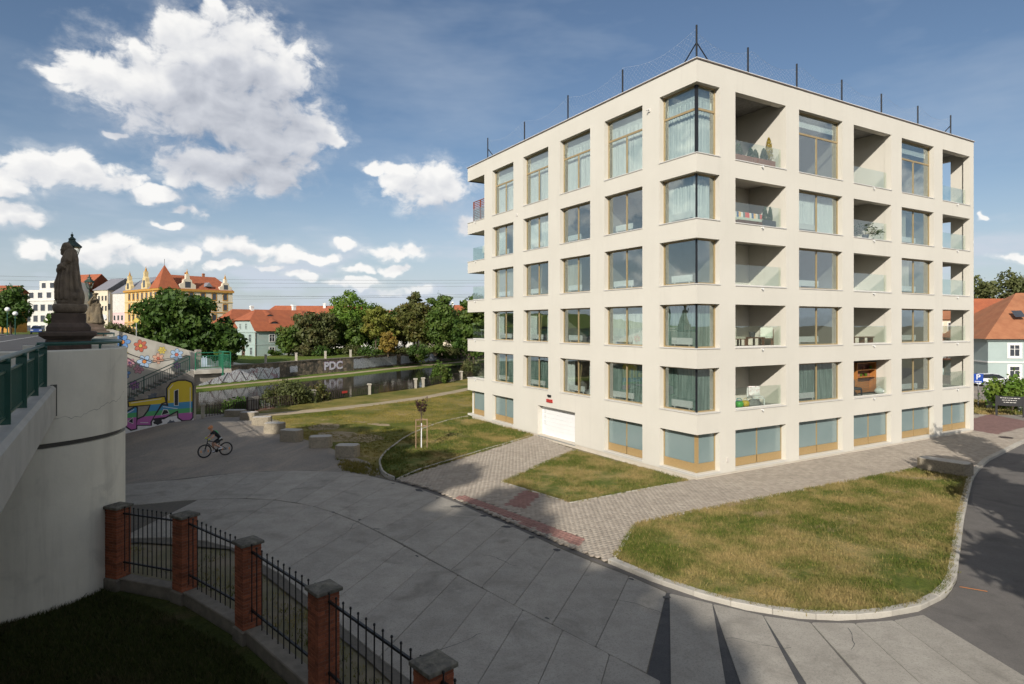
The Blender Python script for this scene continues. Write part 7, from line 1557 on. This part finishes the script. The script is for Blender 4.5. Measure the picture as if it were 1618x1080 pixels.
# ------------------------------------------------------------------ people
def skin_body(name, joints, bones, rad, mats, assign, parent, sub=2):
    """one continuous skinned surface; assign(index of nearest joint) picks the material"""
    ks = list(joints); me = bpy.data.meshes.new(name); me.from_pydata([joints[k] for k in ks], [(ks.index(a), ks.index(b)) for a, b in bones], []); o = bpy.data.objects.new(name, me); COL.objects.link(o)
    sk = o.modifiers.new('skin', 'SKIN'); sk.use_smooth_shade = True
    for i, k in enumerate(ks):
        d = me.skin_vertices[0].data[i]; r = rad[k]; d.radius = (r, r) if not isinstance(r, tuple) else r; d.use_root = (k == 'pelvis')
    ss = o.modifiers.new('sub', 'SUBSURF'); ss.levels = sub; ss.render_levels = sub
    bpy.context.view_layer.update(); em = bpy.data.meshes.new_from_object(o.evaluated_get(bpy.context.evaluated_depsgraph_get())); bpy.data.objects.remove(o)
    em.materials.clear()
    for m in mats: em.materials.append(m)
    segs = [(Vector(joints[a]), Vector(joints[b]), a, b) for a, b in bones]; mi = []
    for p in em.polygons:
        c = p.center; best = None
        for a, b, ka, kb in segs:
            d = b - a; t = max(0, min(1, (c - a).dot(d) / d.length_squared)); q = (c - (a + d * t)).length
            if best is None or q < best[0]: best = (q, ka, kb, t)
        mi.append(assign(best[1], best[2], best[3]))
    em.polygons.foreach_set('material_index', mi); em.polygons.foreach_set('use_smooth', [True] * len(em.polygons))
    n = bpy.data.objects.new(name, em); lk(n, parent); return n
M['skin'] = pmat('skin', (.48, .27, .18), (.44, .24, .16), 5, .6); M['jersey'] = pmat('black_jersey', (.014, .014, .016), rough=.8); M['shorts'] = pmat('black_shorts', (.012, .012, .014), rough=.6); M['shoe_w'] = pmat('white_shoe', (.65, .65, .68), rough=.6); M['glove'] = pmat('neon_yellow_glove', (.62, .66, .03), rough=.7); M['helmet'] = pmat('orange_helmet', (.55, .22, .08), rough=.4); M['green_panel'] = pmat('green_jersey_panel', (.03, .40, .12), rough=.7); M['grey_panel'] = pmat('pale_side_panel', (.5, .52, .52), rough=.7)
M['hair'] = pmat('dark_hair', (.03, .02, .015), rough=.7); M['bike'] = pmat('bike_frame_black', (.015, .015, .017), rough=.35); M['reflector'] = pmat('orange_reflector', (.75, .25, .03), rough=.4)
# bicycle: local +x = forward, wheelbase 1.10
BKP = Vector((-16.3, 34.55)); BKA = math.atan2(-.66, -.75)
bk = empty('mountain_bike', (BKP.x, BKP.y, -.035), BKA, 'black mountain bike ridden across the gravel yard', 'bicycle'); WR = .365; FX, RX = .56, -.54
def wheel(x):
    mb = MB(); n = 40; rings = []
    for k in range(n): a = 2*math.pi*k/n; c = Vector((x + (WR - .025)*math.cos(a), 0, WR + (WR - .025)*math.sin(a))); rr = Vector((math.cos(a), 0, math.sin(a))); rings.append([tuple(c + rr * .027*math.cos(t) + Vector((0, .027*math.sin(t), 0))) for t in [2*math.pi*q/8 for q in range(8)]])
    mb.loft(rings + [rings[0]], cap=False); w = mb.build('wheel', M['tyre'], bk, smooth=True)
    mb = MB(); rings = []
    for k in range(n): a = 2*math.pi*k/n; rings.append([(x + r_*math.cos(a), y_, WR + r_*math.sin(a)) for r_, y_ in ((WR - .055, -.012), (WR - .055, .012), (WR - .07, .012), (WR - .07, -.012))])
    mb.loft(rings + [rings[0]], cap=False); mb.build('rim', M['bike'], w)
    mb = MB()
    for k in range(24): a = 2*math.pi*k/24; mb.tube([(x, .02 * (1 if k % 2 else -1), WR), (x + (WR - .06)*math.cos(a), 0, WR + (WR - .06)*math.sin(a))], .0018, 3, cap=False)
    mb.tube([(x, -.06, WR), (x, .06, WR)], .025, 10); mb.tube([(x, -.03, WR), (x, -.027, WR)], .09, 16); o = mb.build('spokes', M['steel'], w)
    for s in (.18, -.18): MB().box(x + s - .02, x + s + .02, -.008, .008, WR - .07, WR + .06).build('reflector', M['reflector'], w)
wheel(FX); wheel(RX)
hd = (.40, .0, .93); hb = (.43, 0, .78); bb = (-.08, 0, .30); stt = (-.24, 0, .84); ra = (RX, 0, WR)
mb = MB(); mb.tube([hd, hb], .028, 8); mb.tube([(.405, 0, .91), (-.2, 0, .72)], .022, 8); mb.tube([(.43, 0, .80), bb], .026, 8); mb.tube([bb, (-.2, 0, .72), stt], [.022, .02, .016], 8)
for s in (-1, 1): mb.tube([bb, (RX, s * .06, WR)], .012, 6); mb.tube([(-.19, 0, .70), (RX, s * .06, WR)], .011, 6)
mb.build('frame', M['bike'], bk, smooth=True)
mb = MB(); mb.tube([hb, (.45, 0, .72)], .022, 8)
for s in (-1, 1): mb.tube([(.45, s * .05, .74), (FX, s * .055, WR)], [.02, .014], 8)
mb.box(.43, .47, -.06, .06, .71, .75); mb.build('fork', M['bike'], bk)
mb = MB(); mb.tube([hd, (.38, 0, .99), (.45, 0, 1.0)], .017, 8); mb.tube([(.40, -.36, 1.0), (.45, -.1, 1.0), (.45, .1, 1.0), (.40, .36, 1.0)], .013, 8); mb.build('handlebar', M['bike'], bk)
for s in (-1, 1): MB().tube([(.402, s * .36, 1.0), (.42, s * .24, 1.0)], .018, 8).build('grip', M['tyre'], bk)
mb = MB(); mb.loft([[(x, y * w, z) for y, z in ((-1, 0), (-.6, .03), (.6, .03), (1, 0), (.6, -.03), (-.6, -.03))] and [(x, y * w, .88 + z) for y, z in ((-1, 0), (-.6, .03), (.6, .03), (1, 0), (.6, -.03), (-.6, -.03))] for x, w in ((-.38, .05), (-.34, .075), (-.24, .06), (-.12, .025), (-.08, .015))]); mb.build('saddle', M['tyre'], bk, smooth=True)
mb = MB(); mb.tube([(bb[0], -.05, bb[2]), (bb[0], -.057, bb[2])], .09, 20); mb.tube([(bb[0], -.07, bb[2]), (bb[0] + .15, -.08, bb[2] - .08)], .012, 6); mb.tube([(bb[0], .07, bb[2]), (bb[0] - .15, .08, bb[2] + .08)], .012, 6); mb.build('crankset', M['bike'], bk)
PR = (bb[0] + .15, -.13, bb[2] - .08); PL = (bb[0] - .15, .13, bb[2] + .08)
for q in (PR, PL): MB().box(q[0] - .05, q[0] + .05, q[1] - .05, q[1] + .05, q[2] - .012, q[2] + .012).build('pedal', M['bike'], bk)
mb = MB(); mb.tube([(bb[0], -.055, bb[2] + .09), (RX, -.055, WR + .045)], .005, 4); mb.tube([(bb[0], -.055, bb[2] - .09), (RX, -.055, WR - .045)], .005, 4); mb.build('chain', M['steel'], bk)
cy = empty('person', (BKP.x, BKP.y, -.035), BKA, 'cyclist in black jersey, orange helmet and yellow gloves leaning over the handlebar', 'person')
J = {'pelvis': (-.26, 0, .99), 'waist': (-.14, 0, 1.13), 'chest': (.04, 0, 1.29), 'neckb': (.15, 0, 1.38), 'neck': (.20, 0, 1.45), 'head': (.26, 0, 1.55), 'crown': (.27, 0, 1.63),
     'nose': (.345, 0, 1.525)}
R0 = {'pelvis': (.125, .115), 'waist': (.125, .10), 'chest': (.15, .12), 'neckb': .085, 'neck': .056, 'head': (.085, .092), 'crown': (.07, .08), 'nose': .018}
BN_ = [('pelvis', 'waist'), ('waist', 'chest'), ('chest', 'neckb'), ('neckb', 'neck'), ('neck', 'head'), ('head', 'crown'), ('head', 'nose')]
for s, n in ((-1, 'r'), (1, 'l')):
    foot = PR if s < 0 else PL; hip = (-.25, s * .09, .95); ank = (foot[0] - .05, s * .12, foot[2] + .10); H_, A_2 = Vector(hip), Vector(ank); d = A_2 - H_; m = (H_ + A_2) / 2; h = math.sqrt(max(.0, .435 ** 2 - (d.length / 2) ** 2)); pr = Vector((-d.z, 0, d.x)).normalized(); pr = pr if pr.x > 0 else -pr; kn = m + pr * h
    for k, v, rr in (('hip', hip, .092), ('thigh', tuple(H_.lerp(kn, .5)), .078), ('knee', tuple(kn), .056), ('calf', tuple(kn.lerp(A_2, .35)), .056), ('ankle', ank, .036), ('heel', (ank[0] - .03, ank[1], foot[2] + .05), .04), ('toe', (foot[0] + .12, ank[1], foot[2] + .045), .036)): J[n + k] = v; R0[n + k] = rr
    BN_ += [('pelvis', n + 'hip'), (n + 'hip', n + 'thigh'), (n + 'thigh', n + 'knee'), (n + 'knee', n + 'calf'), (n + 'calf', n + 'ankle'), (n + 'ankle', n + 'heel'), (n + 'heel', n + 'toe')]
    hand = (.405, s * .30, 1.03)
    for k, v, rr in (('sh', (.11, s * .17, 1.34), .07), ('elb', (.20, s * .30, 1.15), .045), ('fore', (.29, s * .30, 1.09), .042), ('wri', (.355, s * .30, 1.05), .028), ('palm', hand, .033)): J[n + k] = v; R0[n + k] = rr
    BN_ += [('neckb', n + 'sh'), (n + 'sh', n + 'elb'), (n + 'elb', n + 'fore'), (n + 'fore', n + 'wri'), (n + 'wri', n + 'palm')]
    for q in range(4):
        y = s * (.265 + .022 * q); J[n + 'f%d' % q] = (.445, y, 1.02 + .003 * (q % 2)); R0[n + 'f%d' % q] = .0095; J[n + 'g%d' % q] = (.44, y, .985); R0[n + 'g%d' % q] = .009; BN_ += [(n + 'palm', n + 'f%d' % q), (n + 'f%d' % q, n + 'g%d' % q)]
    J[n + 'th'] = (.40, s * .255, 1.0); R0[n + 'th'] = .010; BN_ += [(n + 'palm', n + 'th')]
def asg(a, b, t):
    k = b
    if k in ('waist', 'chest', 'neckb'): return 1
    if k[1:] == 'sh': return 1
    if k[1:] == 'elb': return 1 if t < .55 else 0
    if k[1:] in ('hip', 'thigh'): return 2
    if k[1:] == 'knee': return 2 if t < .55 else 0
    if k[1:] in ('heel', 'toe'): return 3
    if k[1:] == 'ankle': return 3 if t > .6 else 0
    if k[1:] in ('palm', 'th') or k[1:2] in 'fg' and k[2:].isdigit(): return 4
    return 0
skin_body('body', J, BN_, R0, [M['skin'], M['jersey'], M['shorts'], M['shoe_w'], M['glove']], asg, cy)
mb = MB(); n = 20; mb.loft([[(.265 + .0 + r1*1.15*math.cos(2*math.pi*k/n) , r1*.95*math.sin(2*math.pi*k/n), z + .03*math.cos(2*math.pi*k/n)*-1) for k in range(n)] for r1, z in ((.118, 1.575), (.122, 1.60), (.115, 1.645), (.09, 1.69), (.05, 1.715), (.01, 1.722))]); mb.build('helmet', M['helmet'], cy, smooth=True)
mb = MB(); mb.tube([(-.12, 0, 1.25), (-.02, 0, 1.35), (.08, 0, 1.43)], [.05, .075, .04], 10); mb.build('jersey_panel', M['green_panel'], cy, smooth=True)
for s in (-1, 1): mb = MB(); mb.tube([(-.30, s * .10, 1.02), (-.22, s * .135, 1.0), (-.13, s * .155, .94)], [.03, .045, .02], 8); mb.build('side_panel', M['grey_panel'], cy, smooth=True)
# pedestrian in front of the mint house
pd = empty('person', (-47.6, 111.2, 1.5), R_(200), 'dark dressed pedestrian walking in front of the mint house', 'person')
J = {'pelvis': (0, 0, .95), 'waist': (.01, 0, 1.1), 'chest': (.02, 0, 1.32), 'neckb': (.02, 0, 1.45), 'neck': (.03, 0, 1.53), 'head': (.05, 0, 1.64), 'crown': (.04, 0, 1.74), 'nose': (.14, 0, 1.62)}; R0 = {'pelvis': (.15, .11), 'waist': (.14, .10), 'chest': (.17, .12), 'neckb': .09, 'neck': .055, 'head': (.085, .095), 'crown': (.07, .08), 'nose': .016}
BN_ = [('pelvis', 'waist'), ('waist', 'chest'), ('chest', 'neckb'), ('neckb', 'neck'), ('neck', 'head'), ('head', 'crown'), ('head', 'nose')]
for s, n in ((-1, 'r'), (1, 'l')):
    f = .22 * s
    for k, v, rr in (('hip', (0, s * .1, .9), .10), ('knee', (f * .7 + .04, s * .1, .5), .06), ('calf', (f * .7, s * .1, .35), .058), ('ankle', (f, s * .1, .09), .04), ('toe', (f + .16, s * .1, .04), .035), ('sh', (.02, s * .2, 1.42), .07), ('elb', (-f * .4, s * .26, 1.15), .045), ('wri', (-f * .8 + .08, s * .25, .92), .03), ('palm', (-f * .9 + .1, s * .25, .85), .034)): J[n + k] = v; R0[n + k] = rr
    BN_ += [('pelvis', n + 'hip'), (n + 'hip', n + 'knee'), (n + 'knee', n + 'calf'), (n + 'calf', n + 'ankle'), (n + 'ankle', n + 'toe'), ('neckb', n + 'sh'), (n + 'sh', n + 'elb'), (n + 'elb', n + 'wri'), (n + 'wri', n + 'palm')]
    for q in range(4): J[n + 'f%d' % q] = (-f * .9 + .13 - .02 * q, s * .25, .775 - .004 * (q % 3)); R0[n + 'f%d' % q] = .009; BN_ += [(n + 'palm', n + 'f%d' % q)]
    J[n + 'th'] = (-f * .9 + .15, s * .24, .82); R0[n + 'th'] = .01; BN_ += [(n + 'palm', n + 'th')]
skin_body('body', J, BN_, R0, [M['skin'], M['jersey'], M['hair']], lambda a, b, t: 2 if b == 'crown' else (0 if b in ('neck', 'head', 'nose') or b[1:] in ('palm', 'th') or (b[1:2] == 'f' and b[2:].isdigit()) else 1), pd)

# ------------------------------------------------------------------ things on the balconies (building frame)
def bl(u, v, z): return (C0.x + u * RD.x + v * LD.x, C0.y + u * RD.y + v * LD.y, z + .06)
M['terracotta_box'] = pmat('red_brown_planter', (.30, .12, .07), (.26, .10, .06), 4, .6); M['dk_planter'] = pmat('dark_grey_planter', (.05, .055, .065), rough=.6); M['conifer'] = leafmat('conifer_leaf', (.035, .075, .02), (.06, .11, .03)); M['gold_conifer'] = leafmat('golden_conifer_leaf', (.30, .24, .03), (.42, .30, .05)); M['wood_d'] = pmat('brown_furniture_wood', (.16, .06, .03), (.12, .045, .022), 8, .6, stretch=(1, 1, .2)); M['cushion'] = pmat('striped_cushion', (.66, .68, .60), rough=.9)
def planter(u0, u1, z, lab, mat, h=.42, v=.36): t = empty('planter_box', bl(u0, v, z), BRZ, lab, 'planter'); MB().cbox(0, u1 - u0, 0, .34, 0, h, .012).build('box', mat, t); MB().box(.03, u1 - u0 - .03, .03, .31, h - .05, h - .02 + .025).build('soil', M['dirt'], t)
def conifer(u, z, h, w, lab, mat, seed, v=.53):
    r = np.random.default_rng(seed); t = empty('potted_conifer', bl(u, v, z), 0, lab, 'plant'); n = 900; zz = r.uniform(0, 1, n) ** .8; a = r.uniform(0, 6.28, n); rad = w / 2 * np.sqrt(np.clip(1 - zz, 0, 1)) * (.55 + .45 * r.uniform(0, 1, n) ** .5) * np.where(zz < .12, zz / .12 * .7 + .3, 1); C = np.c_[rad * np.cos(a), rad * np.sin(a), zz * h]; V, F_ = leaves(r, C, np.c_[np.cos(a), np.sin(a), np.full(n, .6)], .035, .5); bigmesh('foliage', V, F_, mat, t, col=np.repeat(r.uniform(0, 1, n), 4)); MB().tube([(0, 0, -.02), (0, 0, h * .8)], [.02, .006], 6).build('stem', M['bark'], t)
z5 = SILL[4]; b1 = RU[1]
planter(b1[0] + .08, b1[0] + 1.75, z5, 'left red brown planter box on the top corner balcony', M['terracotta_box']); planter(b1[0] + 1.8, b1[1] - .35, z5, 'right red brown planter box on the top corner balcony', M['terracotta_box'])
for k, (du, h, w, m, lab) in enumerate([(.35, .55, .5, 'conifer', 'low dark conifer leftmost in the top balcony planter'), (.85, .62, .5, 'conifer', 'dark conifer second from left in the top balcony planter'), (1.75, .5, .42, 'conifer', 'small round conifer in the middle of the top balcony planter'), (2.1, .48, .4, 'conifer', 'small round conifer right of the middle one'), (2.75, .62, .45, 'conifer', 'green conifer left of the golden tipped one'), (3.15, 1.25, .5, 'gold_conifer', 'tall golden tipped conifer at the right end of the top planter')]): conifer(b1[0] + du, z5 + .40, h, w, lab, M[m], 300 + k)
conifer(b1[0] + .08, z5 + 1.0, 1.2, .3, 'slim orange plant at the left jamb of the top balcony', M['gold_conifer'], 320, 1.0)
# striped lounge bench on the fourth storey balcony
z4 = SILL[3]; STR = [(.55, .08, .08), (.62, .60, .52), (.05, .12, .25), (.75, .45, .2), (.62, .6, .55), (.12, .2, .2), (.6, .12, .1)]
t = empty('striped_bench', bl(b1[0] + .85, .5, z4), BRZ, 'low bench with colourful striped cushion on the upper corner balcony', 'bench'); MB().box(0, 2.3, 0, .7, .12, .28).build('frame', M['wood_d'], t)
for x in (.05, 2.15): MB().box(x, x + .1, .05, .65, 0, .12).build('leg', M['wood_d'], t)
for k in range(14): m = M.setdefault('stripe%d' % (k % 7), pmat('cushion_stripe_%d' % (k % 7), STR[k % 7], rough=.9)); MB().cbox(.02 + k * .161, .02 + k * .161 + .158, .42, .66, .29, .78, .03).build('cushion_stripe', m, t)
MB().cbox(.02, 2.28, .02, .41, .285, .42, .03).build('seat_cushion', M['cushion'], t)
planter(b1[1] - 1.2, b1[1] - .3, z4, 'dark planter with two small shrubs on the upper corner balcony', M['dk_planter'], .38); conifer(b1[1] - .95, z4 + .36, .72, .34, 'left small shrub in the dark balcony planter', M['conifer'], 330); conifer(b1[1] - .55, z4 + .36, .75, .28, 'right slim shrub in the dark balcony planter', M['conifer'], 331)
# timber furniture on the second storey balcony
z2 = SILL[1]
def chair(u, v, z, rz, lab, mat, cush, name='balcony_chair'):
    t = empty(name, bl(u, v, z), BRZ + rz, lab, 'chair', 'balcony seats')
    for x in (-.3, .3):
        for y in (-.28, .28): MB().box(x - .03, x + .03, y - .03, y + .03, 0, .40 if y < 0 else .85).build('leg', mat, t)
    MB().box(-.33, .33, -.31, .31, .36, .40).build('seat', mat, t); MB().cbox(-.3, .3, -.3, .24, .401, .50, .03).build('seat_cushion', cush, t); MB().cbox(-.3, .3, .16, .27, .5, .95, .04).build('back_cushion', cush, t)
    for z_ in (.62, .8): MB().box(-.3, .3, .275, .30, z_, z_ + .06).build('back_slat', mat, t)
chair(b1[1] - .62, .72, z2, R_(-60), 'wooden armchair with striped cushion on the corner balcony by the table', M['wood_d'], M['cushion']); chair(b1[0] + 1.0, .72, z2, R_(60), 'wooden armchair with pale cushion at the left side of the same balcony', M['wood_d'], M['curt_warm'])
t = empty('balcony_table', bl(b1[0] + 2.1, .75, z2), BRZ, 'low brown wooden table with flower pot on the corner balcony', 'table'); MB().cbox(-.75, .6, -.35, .35, .40, .46, .01).build('top', M['wood_d'], t)
for x in (-.68, .53):
    for y in (-.28, .28): MB().box(x - .04, x + .04, y - .04, y + .04, 0, .40).build('leg', M['wood_d'], t)
t = empty('flower_pot', bl(b1[0] + 2.15, .75, z2 + .46), 0, 'black flower pot with green leaves on the balcony table', 'plant pot'); MB().lathe([(.12, 0), (.17, .25), (.18, .27), (.15, .27)], 14).build('pot', M['dk_planter'], t)
# white chair, toys on the lowest balcony
z1_ = SILL[0]
M['print'] = pmat('printed_cover', (.72, .70, .68), (.50, .25, .22), 14, .9, lo=.55, hi=.62)
chair(b1[0] + 2.35, .7, z1_, R_(-25), 'white chair with printed cover on the lowest corner balcony', M['white_paint'], M['print'], 'white_chair')
t = empty('blanket_heap', bl(b1[0] + 2.0, .55, z1_), .3, 'grey patterned blanket heap beside the white chair', 'blanket'); mb = MB(); mb.loft([wavy_ring(0, 0, r_, r_ * .7, z, 24, 5, .1, z * 9) for r_, z in ((.34, 0), (.38, .1), (.33, .22), (.2, .32), (.05, .36))]); mb.build('heap', pmat('grey_pattern_fabric', (.35, .34, .33), (.12, .12, .12), 18, .9), t, smooth=True)
for k, (du, dv, c, lab) in enumerate([(.95, .55, (.08, .4, .06), 'bright green toy on the floor of the lowest corner balcony'), (1.15, .75, (.08, .2, .5), 'blue toy bag on the floor of the lowest corner balcony'), (1.45, .6, (.62, .42, .03), 'yellow bucket on the floor of the lowest corner balcony')]):
    t = empty('toy', bl(b1[0] + du, dv, z1_), .3 * k, lab, 'toy'); mm = pmat('toy_plastic_%d' % k, c, rough=.5); MB().lathe([(.14, 0), (.2, .1), (.2, .22), (.12, .3)], 12).build('body', mm, t, smooth=True); MB().tube([(-.18, 0, .22), (-.1, 0, .42), (.1, 0, .42), (.18, 0, .22)], .012, 6).build('handle', mm, t)
# second balcony column
b2 = RU[3]
t = empty('potted_plant', bl(b2[0] + 1.9, .45, z4), 0, 'spreading potted plant on the upper middle balcony', 'plant'); r = np.random.default_rng(9); MB().lathe([(.14, 0), (.2, .28), (.18, .28)], 12).build('pot', M['dk_planter'], t); C = []; mb = MB()
for k in range(16): a = k * 2.4; e = np.array([math.cos(a) * (.4 + .5 * r.uniform()), math.sin(a) * .3, .35 + .5 * r.uniform()]); mb.tube([(0, 0, .25), tuple(e * .6 + [0, 0, .15]), tuple(e)], .008, 4); C.append(e + r.normal(scale=.1, size=(26, 3)))
mb.build('stems', M['bark'], t); C = np.concatenate(C); V, F_ = leaves(r, C, np.tile([0, 0, 1.], (len(C), 1)), .06, .4); bigmesh('foliage', V, F_, M['conifer'], t, col=np.repeat(r.uniform(0, 1, len(C)), 4))
t = empty('low_bench', bl(b2[0] + .8, .42, z2), BRZ, 'low dark bench on the lower middle balcony', 'bench'); MB().box(0, 2.0, 0, .4, .34, .40).build('seat', M['wood_d'], t)
for x in (.05, 1.0, 1.85): MB().box(x, x + .08, .05, .35, 0, .34).build('leg', M['wood_d'], t)
M['orange_wood'] = pmat('orange_wood', (.42, .17, .04), (.34, .13, .03), 6, .6, stretch=(1, 1, .15))
t = empty('plant_cabinet', bl(b2[0] + 1.75, .85, z1_), BRZ, 'orange wooden shelf cabinet with pots on the lowest middle balcony', 'cabinet')
for x in (0, 1.9): MB().box(x, x + .08, 0, .4, 0, 1.85).build('side', M['orange_wood'], t)
for z in (.1, .98, 1.4, 1.8): MB().box(.085, 1.895, 0, .4, z, z + .05).build('shelf', M['orange_wood'], t)
for k in range(7): MB().box(.085, 1.895, .36, .39, .16 + k * .11, .25 + k * .11).build('slat', M['orange_wood'], t)
for k in range(7): MB().lathe([(.06, 0), (.09, .15), (.10, .16)], 10).build('pot', M['terracotta_box'] if k % 2 else M['lf_bright'], t, (.22 + k * .25, .2, 1.03 if k % 3 else 1.45))
MB().box(.085, 1.895, .37, .40, 1.0, 1.8).build('back_panel', M['wood_d'], t)
chair(b2[0] + 1.0, .62, z1_, R_(70), 'black wicker armchair beside the orange cabinet', M['sign_black'], M['dk_planter'], 'wicker_chair'); t = empty('white_bag', bl(b2[1] - .45, .45, z1_), 0, 'white round bag on the floor of the lowest middle balcony', 'bag'); mb = MB(); mb.ell((0, 0, .18), (.28, .24, .18)); mb.tube([(-.12, 0, .33), (0, 0, .45), (.12, 0, .33)], .015, 6); mb.build('body', M['curt_white'], t, smooth=True)
# things on the far end balconies
def ble(u, v, z): return bl(v, u, z)
t = empty('lattice_screen', ble(LU[5][0] + .05, .32, SILL[4]), BRZ + math.pi / 2, 'red brown timber lattice screen on the top end balcony', 'screen')
M['red_wood'] = pmat('red_stained_wood', (.28, .07, .03), (.22, .055, .025), 6, .7)
for x in (0, 1.15, 2.25): MB().box(x, x + .08, -.04, .04, 0, 1.6).build('post', M['red_wood'], t)
for z in (.02, .9, 1.55): MB().box(.081, 2.249, -.035, .035, z, z + .05).build('rail', M['red_wood'], t)
for k in range(11): MB().box(.082, 2.248, -.01, .01, .1 + k * .13, .16 + k * .13).build('slat', M['red_wood'], t)
t = empty('covered_grill', ble(LU[5][0] + .75, .8, SILL[3]), BRZ, 'grill with white cover on an end balcony of the white building', 'grill'); MB().cbox(-.4, .4, -.3, .3, .55, 1.15, .12).build('cover', M['white_paint'], t)
for x in (-.3, .3): MB().box(x - .03, x + .03, -.2, .2, 0, .56).build('leg', M['sign_black'], t)
t = empty('end_balcony_table', ble(LU[5][0] + .9, .8, SILL[1]), BRZ, 'small white table on an end balcony of the white building', 'table'); MB().cbox(-.5, .5, -.35, .35, .68, .72, .01).build('top', M['white_paint'], t)
for x in (-.42, .42):
    for y in (-.28, .28): MB().tube([(x, y, 0), (x, y, .68)], .02, 6).build('leg', M['steel'], t)
t = empty('folding_chair', bl(RU[5][0] + 1.0, .8, z4), BRZ, 'small folding chair on the right end balcony', 'chair'); MB().box(-.25, .25, -.22, .22, .40, .44).build('seat', M['wood_d'], t); MB().box(-.25, .25, .2, .24, .44, .5).build('back', M['wood_d'], t)
for x in (-.22, .22): MB().tube([(x, -.2, 0), (x, .2, .42)], .015, 6).build('leg', M['steel'], t); MB().tube([(x, .2, 0), (x, -.2, .42)], .015, 6).build('leg', M['steel'], t)
